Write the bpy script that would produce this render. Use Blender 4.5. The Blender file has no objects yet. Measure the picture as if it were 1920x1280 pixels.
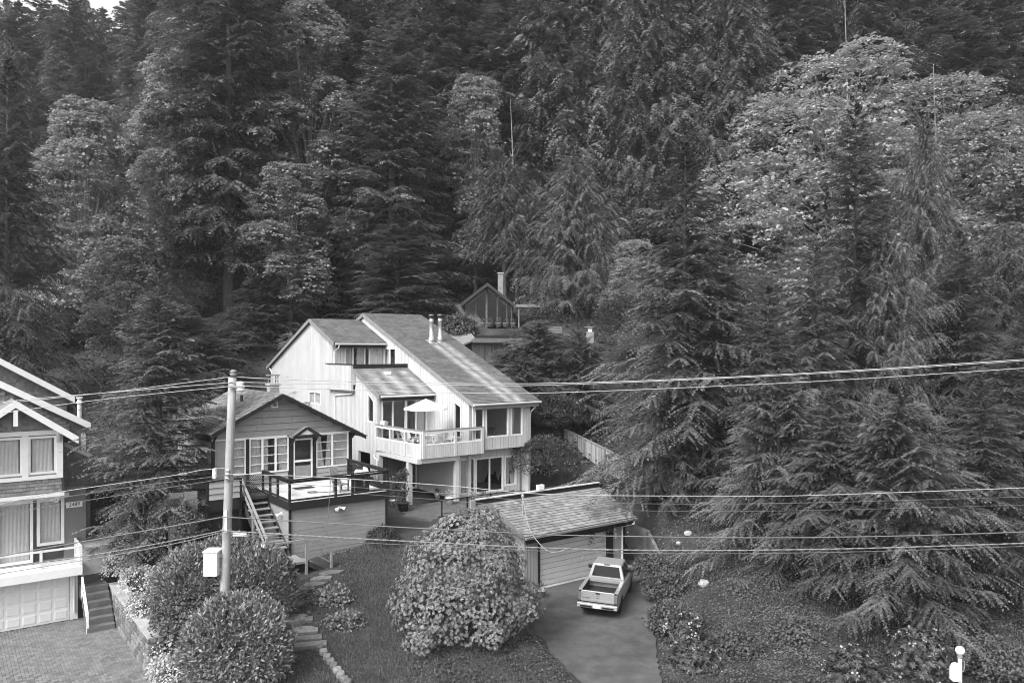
import bpy, math, random
import numpy as np
from mathutils import Vector, Matrix, noise as mnoise

# ------------------------------------------------------------------ camera, world, sun, exposure
scene = bpy.context.scene
F, HX, HY, ZC = 1450.0, 960.0, 652.0, 11.5          # focal length in photo pixels, principal column, horizon row, eye height
cam_d = bpy.data.cameras.new("camera"); cam = bpy.data.objects.new("camera", cam_d)
scene.collection.objects.link(cam); scene.camera = cam
cam.location = (0, 0, ZC); cam.rotation_euler = (math.radians(90), 0, 0)
cam_d.sensor_width = 36; cam_d.lens = F / 1920 * 36; cam_d.shift_y = 12 / 1920
cam_d.clip_start = 0.2; cam_d.clip_end = 3000
SUN_EL, SUN_AZ = math.radians(46), math.radians(-144)    # azimuth measured clockwise from +Y (view direction)
world = bpy.data.worlds.new("World"); scene.world = world; world.use_nodes = True
wn = world.node_tree; bg = wn.nodes["Background"]
sky = wn.nodes.new("ShaderNodeTexSky"); sky.sky_type = 'NISHITA'; sky.sun_disc = False
sky.sun_elevation = SUN_EL; sky.sun_rotation = SUN_AZ; sky.dust_density = 4.0; sky.air_density = 1.0
bw = wn.nodes.new("ShaderNodeHueSaturation"); bw.inputs['Saturation'].default_value = 0.0    # black-and-white photograph
wn.links.new(sky.outputs[0], bw.inputs['Color']); wn.links.new(bw.outputs[0], bg.inputs[0])
bg.inputs[1].default_value = 0.15
sun_d = bpy.data.lights.new("sun", 'SUN'); sun_d.energy = 1.5; sun_d.angle = math.radians(24); sun_d.color = (1, 1, 1)
sun = bpy.data.objects.new("sun", sun_d); scene.collection.objects.link(sun)
sv = Vector((math.sin(SUN_AZ) * math.cos(SUN_EL), math.cos(SUN_AZ) * math.cos(SUN_EL), math.sin(SUN_EL)))
sun.rotation_euler = sv.to_track_quat('Z', 'Y').to_euler()
scene.view_settings.view_transform = 'Standard'; scene.view_settings.look = 'None'
scene.view_settings.exposure = 1.22; scene.view_settings.gamma = 1.0
scene.cycles.max_bounces = 5; scene.cycles.diffuse_bounces = 3; scene.cycles.glossy_bounces = 2
scene.cycles.transparent_max_bounces = 8; scene.cycles.use_denoising = True
scene.cycles.sample_clamp_indirect = 4.0; scene.cycles.filter_width = 1.05

# ------------------------------------------------------------------ frame of the buildings (all share one grid)
TH = math.atan2(1450, 1960); CT, ST = math.cos(TH), math.sin(TH); OX, OY = 1.33, 37.2
def world_uv(u, v): return OX + u * CT - v * ST, OY + u * ST + v * CT
def loc_uv(X, Y): dx, dy = X - OX, Y - OY; return dx * CT + dy * ST, -dx * ST + dy * CT
def px(x, y, d): return Vector(((x - HX) / F * d, d, ZC - (y - HY) / F * d))
def pz(x, y, z): return px(x, y, (ZC - z) * F / (y - HY))
def pv(x, y, v):                                       # pixel -> (u,v,z) on the plane v = const
    k = (x - HX) / F; t = (v + (OY * CT - OX * ST)) / (CT - k * ST) if abs(CT - k * ST) > 1e-9 else 0
    X, Y = k * t, t; u, vv = loc_uv(X, Y); return u, vv, ZC - (y - HY) / F * t
def pu(x, y, u):
    k = (x - HX) / F; t = (u + (OX * CT + OY * ST)) / (k * CT + ST)
    X, Y = k * t, t; uu, v = loc_uv(X, Y); return uu, v, ZC - (y - HY) / F * t

col = scene.collection
R_ = random.Random(7)

# ------------------------------------------------------------------ materials
MATS = {}
def nd(nt, t, **kw):
    n = nt.nodes.new(t)
    for k, v in kw.items(): setattr(n, k, v)
    return n
def mat(name, c, rough=0.75, var=0.15, scale=3.0, bump=0.0, bscale=20.0, spec=0.3, island=0.0, stretch=(1, 1, 1), metal=0.0, dirt=0.0, dscale=0.6):
    if name in MATS: return MATS[name]
    m = bpy.data.materials.new(name); m.use_nodes = True; nt = m.node_tree
    b = nt.nodes["Principled BSDF"]; b.inputs["Roughness"].default_value = rough
    b.inputs["Specular IOR Level"].default_value = spec; b.inputs["Metallic"].default_value = metal
    tc = nd(nt, "ShaderNodeTexCoord"); mp = nd(nt, "ShaderNodeMapping"); mp.inputs["Scale"].default_value = stretch
    nt.links.new(tc.outputs["Object"], mp.inputs[0])
    n1 = nd(nt, "ShaderNodeTexNoise"); n1.inputs["Scale"].default_value = scale; n1.inputs["Detail"].default_value = 6
    n1.inputs["Roughness"].default_value = 0.65
    nt.links.new(mp.outputs[0], n1.inputs["Vector"])
    mr = nd(nt, "ShaderNodeMapRange"); mr.inputs[1].default_value = 0.3; mr.inputs[2].default_value = 0.7
    mr.inputs[3].default_value = 1 - var; mr.inputs[4].default_value = 1 + var
    nt.links.new(n1.outputs["Fac"], mr.inputs[0]); val = mr.outputs[0]
    if island:
        g = nd(nt, "ShaderNodeNewGeometry"); r2 = nd(nt, "ShaderNodeMapRange")
        r2.inputs[3].default_value = 1 - island; r2.inputs[4].default_value = 1 + island
        nt.links.new(g.outputs["Random Per Island"], r2.inputs[0])
        ml = nd(nt, "ShaderNodeMath", operation='MULTIPLY'); nt.links.new(val, ml.inputs[0]); nt.links.new(r2.outputs[0], ml.inputs[1]); val = ml.outputs[0]
    if dirt:
        n3 = nd(nt, "ShaderNodeTexNoise"); n3.inputs["Scale"].default_value = dscale; n3.inputs["Detail"].default_value = 8; n3.inputs["Roughness"].default_value = .7
        nt.links.new(tc.outputs["Object"], n3.inputs["Vector"])
        r3 = nd(nt, "ShaderNodeMapRange"); r3.inputs[1].default_value = .45; r3.inputs[2].default_value = .68; r3.inputs[3].default_value = 1; r3.inputs[4].default_value = 1 - dirt
        nt.links.new(n3.outputs["Fac"], r3.inputs[0])
        ml = nd(nt, "ShaderNodeMath", operation='MULTIPLY'); nt.links.new(val, ml.inputs[0]); nt.links.new(r3.outputs[0], ml.inputs[1]); val = ml.outputs[0]
    mx = nd(nt, "ShaderNodeMath", operation='MULTIPLY'); mx.inputs[1].default_value = c
    nt.links.new(val, mx.inputs[0])
    cc = nd(nt, "ShaderNodeCombineColor")
    for i in range(3): nt.links.new(mx.outputs[0], cc.inputs[i])
    nt.links.new(cc.outputs[0], b.inputs["Base Color"])
    if bump:
        n2 = nd(nt, "ShaderNodeTexNoise"); n2.inputs["Scale"].default_value = bscale; n2.inputs["Detail"].default_value = 5
        nt.links.new(mp.outputs[0], n2.inputs["Vector"])
        bp = nd(nt, "ShaderNodeBump"); bp.inputs["Strength"].default_value = bump; bp.inputs["Distance"].default_value = 0.03
        nt.links.new(n2.outputs["Fac"], bp.inputs["Height"]); nt.links.new(bp.outputs[0], b.inputs["Normal"])
    MATS[name] = m; return m
def leafmat(name, c, trans=0.25, var=0.35, rough=0.55, spec=0.25, objvar=0.18):
    if name in MATS: return MATS[name]
    m = bpy.data.materials.new(name); m.use_nodes = True; nt = m.node_tree
    b = nt.nodes["Principled BSDF"]; b.inputs["Roughness"].default_value = rough; b.inputs["Specular IOR Level"].default_value = spec
    g = nd(nt, "ShaderNodeNewGeometry"); o = nd(nt, "ShaderNodeObjectInfo")
    r1 = nd(nt, "ShaderNodeMapRange"); r1.inputs[3].default_value = 1 - var; r1.inputs[4].default_value = 1 + var
    nt.links.new(g.outputs["Random Per Island"], r1.inputs[0])
    r2 = nd(nt, "ShaderNodeMapRange"); r2.inputs[3].default_value = 1 - objvar; r2.inputs[4].default_value = 1 + objvar
    nt.links.new(o.outputs["Random"], r2.inputs[0])
    tc = nd(nt, "ShaderNodeTexCoord"); n1 = nd(nt, "ShaderNodeTexNoise"); n1.inputs["Scale"].default_value = .5; n1.inputs["Detail"].default_value = 3
    nt.links.new(tc.outputs["Object"], n1.inputs["Vector"])
    r3 = nd(nt, "ShaderNodeMapRange"); r3.inputs[1].default_value = .3; r3.inputs[2].default_value = .7; r3.inputs[3].default_value = .75; r3.inputs[4].default_value = 1.25
    nt.links.new(n1.outputs["Fac"], r3.inputs[0])
    a = nd(nt, "ShaderNodeMath", operation='MULTIPLY'); nt.links.new(r1.outputs[0], a.inputs[0]); nt.links.new(r2.outputs[0], a.inputs[1])
    a2 = nd(nt, "ShaderNodeMath", operation='MULTIPLY'); nt.links.new(a.outputs[0], a2.inputs[0]); nt.links.new(r3.outputs[0], a2.inputs[1])
    a3 = nd(nt, "ShaderNodeMath", operation='MULTIPLY'); nt.links.new(a2.outputs[0], a3.inputs[0]); a3.inputs[1].default_value = c
    cc = nd(nt, "ShaderNodeCombineColor")
    for i in range(3): nt.links.new(a3.outputs[0], cc.inputs[i])
    nt.links.new(cc.outputs[0], b.inputs["Base Color"])
    if trans:
        t = nd(nt, "ShaderNodeBsdfTranslucent"); nt.links.new(cc.outputs[0], t.inputs[0])
        mx = nd(nt, "ShaderNodeMixShader"); mx.inputs[0].default_value = trans
        nt.links.new(b.outputs[0], mx.inputs[1]); nt.links.new(t.outputs[0], mx.inputs[2])
        nt.links.new(mx.outputs[0], nt.nodes["Material Output"].inputs[0])
    MATS[name] = m; return m
def glassmat(name, refl=0.005, tint=0.95):
    if name in MATS: return MATS[name]
    m = bpy.data.materials.new(name); m.use_nodes = True; nt = m.node_tree
    nt.nodes.remove(nt.nodes["Principled BSDF"])
    t = nd(nt, "ShaderNodeBsdfTransparent"); t.inputs[0].default_value = (tint,) * 3 + (1,)
    g = nd(nt, "ShaderNodeBsdfGlossy"); g.inputs["Roughness"].default_value = 0.02
    fr = nd(nt, "ShaderNodeFresnel"); fr.inputs[0].default_value = 1.5
    ge = nd(nt, "ShaderNodeNewGeometry"); fs = nd(nt, "ShaderNodeMath", operation='SUBTRACT'); fs.inputs[0].default_value = 1.0; nt.links.new(ge.outputs["Backfacing"], fs.inputs[1])   # only the outer skin of a thin pane reflects
    f2_ = nd(nt, "ShaderNodeMath", operation='MULTIPLY'); nt.links.new(fr.outputs[0], f2_.inputs[0]); nt.links.new(fs.outputs[0], f2_.inputs[1])
    ad = nd(nt, "ShaderNodeMath", operation='MULTIPLY_ADD'); ad.inputs[1].default_value = .6; ad.inputs[2].default_value = refl; nt.links.new(f2_.outputs[0], ad.inputs[0])
    mx = nd(nt, "ShaderNodeMixShader"); nt.links.new(ad.outputs[0], mx.inputs[0])
    nt.links.new(t.outputs[0], mx.inputs[1]); nt.links.new(g.outputs[0], mx.inputs[2])
    nt.links.new(mx.outputs[0], nt.nodes["Material Output"].inputs[0])
    MATS[name] = m; return m

M_white = mat("white_siding", .47, .6, .08, 2.5, stretch=(6, 6, .5), island=.05, dirt=.12, dscale=.5)
M_trim = mat("white_trim", .7, .5, .05, 4)
M_trimgrey = mat("weathered_fascia", .2, .6, .15, 3)
M_roof = mat("asphalt_shingle", .115, .9, .22, 1.2, bump=.4, bscale=60, island=.22, dirt=.25, dscale=.4)
M_shake = mat("wood_shake", .16, .9, .25, 2.5, bump=.5, bscale=30, island=.3)
M_dark = mat("dark_paint", .012, .7, .15, 4)
M_grey = mat("grey_paint", .27, .65, .07, 3, island=.04, dirt=.1)
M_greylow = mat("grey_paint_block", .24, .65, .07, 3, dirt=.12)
M_deck = mat("pale_deck", .72, .6, .12, 2, dirt=.25, dscale=1.3)
M_glass = glassmat("window_glass")
M_glassclear = glassmat("clear_glass", .03, .9)
M_inside = mat("room_wall", .5, .9, .1, 2)
M_insidedark = mat("room_dark", .2, .9, .2, 2)
M_curtain = mat("curtain", .38, .85, .1, 6, stretch=(8, 8, .3))
M_wood = mat("weathered_wood", .22, .85, .25, 3, stretch=(5, 5, .6), bump=.3, island=.15)
M_wooddark = mat("dark_wood", .035, .8, .3, 3, stretch=(4, 4, .6))
M_pole = mat("pole_wood", .3, .85, .2, 3, stretch=(9, 9, .35), bump=.4, bscale=15)
M_metal = mat("galvanized", .5, .35, .12, 5, metal=.6, spec=.5)
M_wire = mat("aluminium_wire", .33, .5, .1, 2)
M_wiredark = mat("black_cable", .12, .6, .1, 2)
M_stone = mat("wall_stone", .27, .9, .3, 4, bump=.6, bscale=18, island=.0)
M_mortar = mat("mortar", .3, .95, .2, 5, bump=.4)
M_paver = mat("paver_brick", .155, .85, .2, 1.5, bump=.2, bscale=40, island=.2, dirt=.2)
M_joint = mat("paver_joint", .05, .95, .2, 6)
M_asphalt = mat("asphalt", .078, .85, .3, 1.3, bump=.3, bscale=60, dirt=.62, dscale=.24)
def cracks(m, scale, width, dark):
    nt = m.node_tree; b = nt.nodes["Principled BSDF"]; lk = b.inputs["Base Color"].links[0].from_socket; tc = nd(nt, "ShaderNodeTexCoord")
    nz = nd(nt, "ShaderNodeTexNoise"); nz.inputs["Scale"].default_value = 1.3; nz.inputs["Detail"].default_value = 4; nt.links.new(tc.outputs["Object"], nz.inputs["Vector"])
    mx0 = nd(nt, "ShaderNodeMix", data_type='VECTOR'); mx0.inputs[0].default_value = .35; nt.links.new(tc.outputs["Object"], mx0.inputs[4]); nt.links.new(nz.outputs["Color"], mx0.inputs[5])
    vo = nd(nt, "ShaderNodeTexVoronoi", feature='DISTANCE_TO_EDGE'); vo.inputs["Scale"].default_value = scale; nt.links.new(mx0.outputs[1], vo.inputs["Vector"])
    r = nd(nt, "ShaderNodeMapRange"); r.inputs[1].default_value = 0; r.inputs[2].default_value = width; r.inputs[3].default_value = dark; r.inputs[4].default_value = 0; nt.links.new(vo.outputs["Distance"], r.inputs[0])
    mx = nd(nt, "ShaderNodeMix", data_type='RGBA'); mx.inputs[7].default_value = (.02, .02, .02, 1); nt.links.new(r.outputs[0], mx.inputs[0]); nt.links.new(lk, mx.inputs[6]); nt.links.new(mx.outputs[2], b.inputs["Base Color"])
cracks(M_asphalt, .3, .008, .35)
M_concrete = mat("concrete", .36, .85, .2, 2, bump=.3, bscale=25, dirt=.2)
M_soil = mat("soil", .035, .95, .5, .6, bump=.8, bscale=5)
M_bark = mat("bark", .085, .95, .4, 2, stretch=(5, 5, .7), bump=.8, bscale=8)
M_barklight = mat("pale_bark", .2, .9, .3, 2, stretch=(4, 4, .8), bump=.4)
M_plastic = mat("white_plastic", .66, .4, .02, 4)
M_black = mat("black_plastic", .015, .4, .2, 4)
M_rubber = mat("tyre_rubber", .018, .8, .2, 8)
M_pot = mat("clay_pot", .3, .8, .2, 6)
M_fabric = mat("white_canvas", .85, .8, .03, 4)
M_gdoor = mat("garage_door_paint", .45, .6, .08, 1.5, stretch=(1, 1, 4), dirt=.1)
M_shinglewall = mat("wall_shingle", .2, .85, .15, 2, island=.22, bump=.2)
L_fir = leafmat("fir_needles", .15, .25, .3)
L_hem = leafmat("hemlock_needles", .128, .25, .3)
L_ced = leafmat("cedar_sprays", .125, .25, .3)
L_far = leafmat("douglas_needles", .12, .25, .3)
L_map = leafmat("maple_leaves", .3, .35, .2, rough=.7, spec=.08)
L_laurel = leafmat("laurel_leaves", .21, .15, .3, rough=.32, spec=.5)
L_rhodo = leafmat("rhododendron_leaves", .19, .2, .35, rough=.42, spec=.4)
L_pale = leafmat("pale_shrub_leaves", .42, .25, .3)
L_dark = leafmat("dark_shrub_leaves", .06, .15, .4, rough=.4)
L_ivy = leafmat("ivy_leaves", .11, .2, .28, rough=.6, spec=.12)
L_grass = leafmat("grass_blades", .085, .2, .4)
L_greyleaf = leafmat("grey_shrub_leaves", .16, .25, .3)
L_flower = leafmat("pale_petals", .38, .2, .15)

# ------------------------------------------------------------------ mesh helpers
class MB:
    def __init__(s): s.v = []; s.f = []
    def add(s, vs, fs):
        o = len(s.v); s.v += [tuple(p) for p in vs]; s.f += [tuple(i + o for i in f) for f in fs]; return s
    def hexa(s, p): return s.add(p, [(0, 3, 2, 1), (4, 5, 6, 7), (0, 1, 5, 4), (1, 2, 6, 5), (2, 3, 7, 6), (3, 0, 4, 7)])
    def box(s, x0, x1, y0, y1, z0, z1):
        return s.hexa([(x0, y0, z0), (x1, y0, z0), (x1, y1, z0), (x0, y1, z0), (x0, y0, z1), (x1, y0, z1), (x1, y1, z1), (x0, y1, z1)])
    def prism(s, poly, vec):
        n = len(poly); v = Vector(vec); a = [Vector(p) for p in poly]; b = [p + v for p in a]
        return s.add(a + b, [tuple(range(n - 1, -1, -1)), tuple(range(n, 2 * n))] + [(i, (i + 1) % n, n + (i + 1) % n, n + i) for i in range(n)])
    def tube(s, pts, r, n=6, cap=True):
        pts = [Vector(p) for p in pts]; rs = r if isinstance(r, (list, tuple)) else [r] * len(pts); o = len(s.v)
        t0 = (pts[1] - pts[0]).normalized(); a = t0.orthogonal().normalized()
        for i, p in enumerate(pts):
            t = (pts[min(i + 1, len(pts) - 1)] - pts[max(i - 1, 0)]).normalized()
            a = (a - t * a.dot(t)); a = a.normalized() if a.length > 1e-6 else t.orthogonal().normalized(); b = t.cross(a)
            for k in range(n):
                q = 2 * math.pi * k / n; s.v.append(tuple(p + (a * math.cos(q) + b * math.sin(q)) * rs[i]))
        for i in range(len(pts) - 1):
            for k in range(n): s.f.append((o + i * n + k, o + i * n + (k + 1) % n, o + (i + 1) * n + (k + 1) % n, o + (i + 1) * n + k))
        if cap: s.f.append(tuple(o + k for k in range(n - 1, -1, -1))); e = o + (len(pts) - 1) * n; s.f.append(tuple(e + k for k in range(n)))
        return s
    def bar(s, a, b, w, h, up=(0, 0, 1)):
        a, b = Vector(a), Vector(b); t = (b - a).normalized(); u = Vector(up); sd = t.cross(u)
        if sd.length < 1e-4: sd = t.cross(Vector((1, 0, 0)))
        sd.normalize(); u = sd.cross(t).normalized(); sd *= w / 2; u *= h / 2
        return s.hexa([a - sd - u, a + sd - u, b + sd - u, b - sd - u, a - sd + u, a + sd + u, b + sd + u, b - sd + u])
    def lathe(s, prof, n=12, c=(0, 0, 0)):
        o = len(s.v)
        for r, z in prof:
            for k in range(n): q = 2 * math.pi * k / n; s.v.append((c[0] + r * math.cos(q), c[1] + r * math.sin(q), c[2] + z))
        for i in range(len(prof) - 1):
            for k in range(n): s.f.append((o + i * n + k, o + i * n + (k + 1) % n, o + (i + 1) * n + (k + 1) % n, o + (i + 1) * n + k))
        s.f.append(tuple(o + k for k in range(n - 1, -1, -1))); e = o + (len(prof) - 1) * n; s.f.append(tuple(e + k for k in range(n)))
        return s
    def mesh(s, name):
        me = bpy.data.meshes.new(name); me.from_pydata(s.v, [], s.f); me.update(); return me
    def build(s, name, m, parent=None, off=(0, 0, 0), smooth=False, bevel=0):
        if any(off): s.v = [(a - off[0], b - off[1], c - off[2]) for a, b, c in s.v]
        me = s.mesh(name); me.materials.append(m)
        if smooth: me.polygons.foreach_set("use_smooth", [True] * len(me.polygons))
        return link(name, me, parent, bevel)
def link(name, me, parent=None, bevel=0):
    o = bpy.data.objects.new(name, me); col.objects.link(o)
    if parent is not None: o.parent = parent
    if bevel:
        b = o.modifiers.new("bevel", 'BEVEL'); b.width = bevel; b.segments = 2; b.limit_method = 'ANGLE'
    return o
def tag(o, label, cat, group=None):
    o["label"] = label; o["category"] = cat
    if group: o["group"] = group
    return o
def thing(name, label, cat, loc=(0, 0, 0), rz=0.0, group=None):
    o = bpy.data.objects.new(name, None); col.objects.link(o); o.location = loc; o.rotation_euler = (0, 0, rz); o.empty_display_size = .3
    return tag(o, label, cat, group)
def copy_tree(o, parent=None):
    c = o.copy(); col.objects.link(c)
    if parent is not None: c.parent = parent
    for ch in [k for k in o.children]: copy_tree(ch, c)
    return c
def np_mesh(name, V, Tn, m):
    V = np.asarray(V, np.float32).reshape(-1, 3); Tn = np.asarray(Tn, np.int32)
    k = Tn.shape[1]; me = bpy.data.meshes.new(name)
    me.vertices.add(len(V)); me.vertices.foreach_set("co", V.ravel())
    me.loops.add(Tn.size); me.loops.foreach_set("vertex_index", Tn.ravel())
    me.polygons.add(len(Tn)); me.polygons.foreach_set("loop_start", np.arange(0, Tn.size, k, dtype=np.int32))
    try: me.polygons.foreach_set("loop_total", np.full(len(Tn), k, np.int32))
    except Exception: pass
    me.update(calc_edges=True); me.materials.append(m); return me
def soup(name, P, m):
    P = np.asarray(P, np.float32); n, k, _ = P.shape
    return np_mesh(name, P.reshape(-1, 3), np.arange(n * k).reshape(n, k), m)
def unit(a): return a / np.maximum(np.linalg.norm(a, axis=-1, keepdims=True), 1e-9)

# ------------------------------------------------------------------ terrain
def W(u, v, z): return (*world_uv(u, v), z)
ctrl = [W(3, -3, 0), W(1, -8, -.1), W(-3, -9, 0), W(-2, -15, -.5), (3, 18, -1.2), (-12, 18, -1.0), (-26, 18, -1.4), (22, 18, -1.6), (40, 18, -2),
        (7.9, 36, .5), (8.4, 34.6, .9), (11, 29.6, .2), (9, 38.5, 2.0), (18, 27.9, -.3), (20, 34, 1.2), (20, 40, 3.0), (13, 42, 2.9), (20, 50, 6.5), (22, 60, 10.5), (24, 75, 17),
        (36, 34, 1), (40, 50, 7), (45, 75, 17), (9.5, 46, 3.4), (8, 52, 4.2), (6, 58, 7),
        W(-7, 4, 1.7), W(-4, 4.5, 1.9), W(-5, 0, 1.1), W(-8, -2, .8), W(-10.5, 3, 1.3), W(-14, 3, .9), W(-15, 8, 1.2), W(-14, 12, 1.6), W(-12, -3, .5), W(-4, -5, .3),
        W(-20, 5, -1), W(-20, 12, -1), W(-28, 10, -1), W(-16, 16, 2.2), W(-12, 20, 3.8), W(-8, 21, 4.8), W(-3, 27, 6), W(-3, 34, 7.5), W(3, 34, 8.8),
        W(-22, 30, 4), (-34, 60, 9.5), (-45, 45, 2), (-25, 55, 8), (-20, 66, 10.5),
        W(17, 27, 13.2), W(12, 30, 12.2), W(19, 32, 14.2), W(11, 22, 9.4), W(13, 17, 8), (4, 66, 12.3), (-12, 72, 12.2), (12, 72, 14),
        (0, 100, 27), (-40, 100, 24), (40, 100, 30), (80, 100, 30), (-80, 100, 20), (0, 150, 55), (-60, 150, 46), (60, 150, 58), (110, 150, 58), (-110, 150, 36),
        (0, 220, 85), (-90, 220, 58), (110, 220, 88), (-70, 45, -2), (70, 45, 4)]
cp = np.array(ctrl, float); CX = cp[:, :2] / 50.0
def tps(r2): return np.where(r2 > 1e-12, .5 * r2 * np.log(np.maximum(r2, 1e-12)), 0)
_n = len(cp); _K = tps(((CX[:, None] - CX[None]) ** 2).sum(-1)) + np.eye(_n) * 2e-4; _P = np.c_[np.ones(_n), CX]
_A = np.zeros((_n + 3, _n + 3)); _A[:_n, :_n] = _K; _A[:_n, _n:] = _P; _A[_n:, :_n] = _P.T
_w = np.linalg.solve(_A, np.r_[cp[:, 2], 0, 0, 0])
# level platforms cut into the slope: (u0,u1,v0,v1,z,feather)
flats = [(-1.2, 5.7, -.3, 4.9, -.05, .3), (-2.6, 10, 5.2, 10.2, 2.38, .5), (-1.4, 6.3, 9, 20, 2.2, .5), (-12.6, -5.2, 5.6, 18, 1.5, .4),
         (-30, -16.45, -4, 24, -1.0, .3), (9.8, 14, 20.5, 26, 9.2, .6), (14, 20.2, 27, 34, 13.25, .6)]
drive_px = [(1010, 1108), (1003, 1150), (1000, 1180), (1040, 1230), (1092, 1282), (1140, 1330), (1245, 1330), (1240, 1280), (1226, 1180), (1245, 1090), (1208, 1048), (1168, 1047)]
drive_w = [tuple(pz(x, y, 0)[:2]) for x, y in drive_px]
drive_w += [world_uv(5.45, 0.02), world_uv(-.7, 0.02)]
def poly_sd(X, Y, poly):
    X = np.asarray(X, float); Y = np.asarray(Y, float); d = np.full(X.shape, 1e9); ins = np.zeros(X.shape, bool); n = len(poly)
    for i in range(n):
        x0, y0 = poly[i]; x1, y1 = poly[(i + 1) % n]; ex, ey = x1 - x0, y1 - y0
        t = np.clip(((X - x0) * ex + (Y - y0) * ey) / (ex * ex + ey * ey + 1e-12), 0, 1)
        d = np.minimum(d, np.hypot(X - x0 - t * ex, Y - y0 - t * ey))
        c = ((y0 > Y) != (y1 > Y)); xi = x0 + (Y - y0) * ex / (ey if abs(ey) > 1e-12 else 1e-12); ins ^= c & (X < xi)
    return np.where(ins, -d, d)
def terrain(X, Y):
    X = np.asarray(X, float); Y = np.asarray(Y, float); sh = X.shape; q = np.stack([X.ravel(), Y.ravel()], -1) / 50.0
    z = np.empty(len(q))
    for i in range(0, len(q), 20000):
        qq = q[i:i + 20000]; z[i:i + 20000] = tps(((qq[:, None] - CX[None]) ** 2).sum(-1)) @ _w[:_n] + _w[_n] + qq @ _w[_n + 1:]
    z = z.reshape(sh); U, V = loc_uv(X, Y)
    z = z + .12 * np.sin(X * .9 + 1.3 * np.sin(Y * .6)) * np.sin(Y * .8 + .7) * np.clip((Y - 20) / 30, 0.15, 1.5)
    for u0, u1, v0, v1, zz, f in flats:
        d = np.maximum(np.maximum(u0 - U, U - u1), np.maximum(v0 - V, V - v1)); k = np.clip(1 - d / f, 0, 1); z = z * (1 - k) + zz * k
    d = poly_sd(X, Y, drive_w); k = np.clip(1 - d / .5, 0, 1); z = z * (1 - k) + (-.06) * k
    return z
def tz(x, y): return float(terrain(np.array([x]), np.array([y]))[0])
def grid_axis(parts):
    out = []
    for a, b, s in parts: out += list(np.arange(a, b, s))
    return np.array(out + [parts[-1][1]])
gx = grid_axis([(-400, -120, 20), (-120, -45, 3), (-45, 30, .5), (30, 140, 3), (140, 420, 20)]); gy = grid_axis([(6, 16, 2), (16, 66, .5), (66, 120, 2), (120, 360, 8)])
GX, GY = np.meshgrid(gx, gy); GZ = terrain(GX, GY)
nx, ny = len(gx), len(gy); idx = np.arange(nx * ny).reshape(ny, nx)
me = np_mesh("ground", np.stack([GX, GY, GZ], -1).reshape(-1, 3), np.stack([idx[:-1, :-1], idx[:-1, 1:], idx[1:, 1:], idx[1:, :-1]], -1).reshape(-1, 4), M_soil)
me.polygons.foreach_set("use_smooth", [True] * len(me.polygons))
g = link("ground", me); g["kind"] = "structure"
# driveway: a draped sheet
def sheet(name, poly, z, m, kind="structure"):
    mb = MB(); n = len(poly); mb.v = [(x, y, z) for x, y in poly] + [(x, y, z - .06) for x, y in poly]
    mb.f = [tuple(range(n))] + [(i, n + i, n + (i + 1) % n, (i + 1) % n) for i in range(n)]
    o = mb.build(name, m); o["kind"] = kind; return o
dpoly = []; rgd = random.Random(2)
for i in range(len(drive_w)):
    a, b = Vector(drive_w[i]), Vector(drive_w[(i + 1) % len(drive_w)]); n_ = max(1, int((b - a).length / .25)); pv_ = Vector((-(b - a).y, (b - a).x)).normalized()
    for k in range(n_): q = a.lerp(b, k / n_); q = q + pv_ * (rgd.uniform(-.07, .07) if i < 11 else 0); dpoly.append((q.x, q.y))
sheet("driveway", dpoly[::-1], 0.0, M_asphalt)

# ------------------------------------------------------------------ wall helpers (building frame)
class Face:
    """a wall plane: axis 'v' faces -v (s runs along u); axis 'u' faces -u (s runs along v)"""
    def __init__(s, axis, pos, off): s.axis, s.pos, s.off = axis, pos, off
    def p(s, a, dep, z):
        q = (a, s.pos + dep, z) if s.axis == 'v' else (s.pos + dep, a, z)
        return (q[0] - s.off[0], q[1] - s.off[1], q[2] - s.off[2])
    def box(s, mb, a, b, d0, d1, z0, z1, z0b=None, z1b=None):
        z0b = z0 if z0b is None else z0b; z1b = z1 if z1b is None else z1b; P = s.p
        h = [P(a, d0, z0), P(b, d0, z0b), P(b, d1, z0b), P(a, d1, z0), P(a, d0, z1), P(b, d0, z1b), P(b, d1, z1b), P(a, d1, z1)]
        if s.axis == 'u': h = [h[1], h[0], h[3], h[2], h[5], h[4], h[7], h[6]]
        mb.hexa(h)
def lerp_top(top, s):
    if isinstance(top, (int, float)): return top
    for (a, za), (b, zb) in zip(top, top[1:]):
        if s <= b + 1e-9: return za + (zb - za) * (s - a) / (b - a)
    return top[-1][1]
def wall_cells(s0, s1, bot, top, openings, spacing):
    br = {s0, s1}
    if not isinstance(top, (int, float)): br |= {a for a, _ in top if s0 < a < s1}
    for o in openings: br |= {x for x in o[:2] if s0 < x < s1}
    marks = set()
    if spacing:
        k = s0 + spacing
        while k < s1 - .01: marks.add(k); k += spacing
    br = sorted(br | marks); out = []
    for a, b in zip(br, br[1:]):
        if b - a < 1e-4: continue
        ta, tb = lerp_top(top, a + 1e-6), lerp_top(top, b - 1e-6)
        cuts = sorted([o for o in openings if o[0] <= a + 1e-6 and o[1] >= b - 1e-6], key=lambda o: o[2])
        za, zb = bot, bot
        for o in cuts:
            f = lambda s: o[3] if len(o) < 5 else o[3] + (o[4] - o[3]) * (s - o[0]) / (o[1] - o[0])
            if o[2] > za + .01: out.append((a, b, za, zb, o[2], o[2], a in marks, b in marks))
            za, zb = f(a), f(b)
        if ta > za + .01 or tb > zb + .01: out.append((a, b, za, zb, max(ta, za), max(tb, zb), a in marks, b in marks))
    return out
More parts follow.
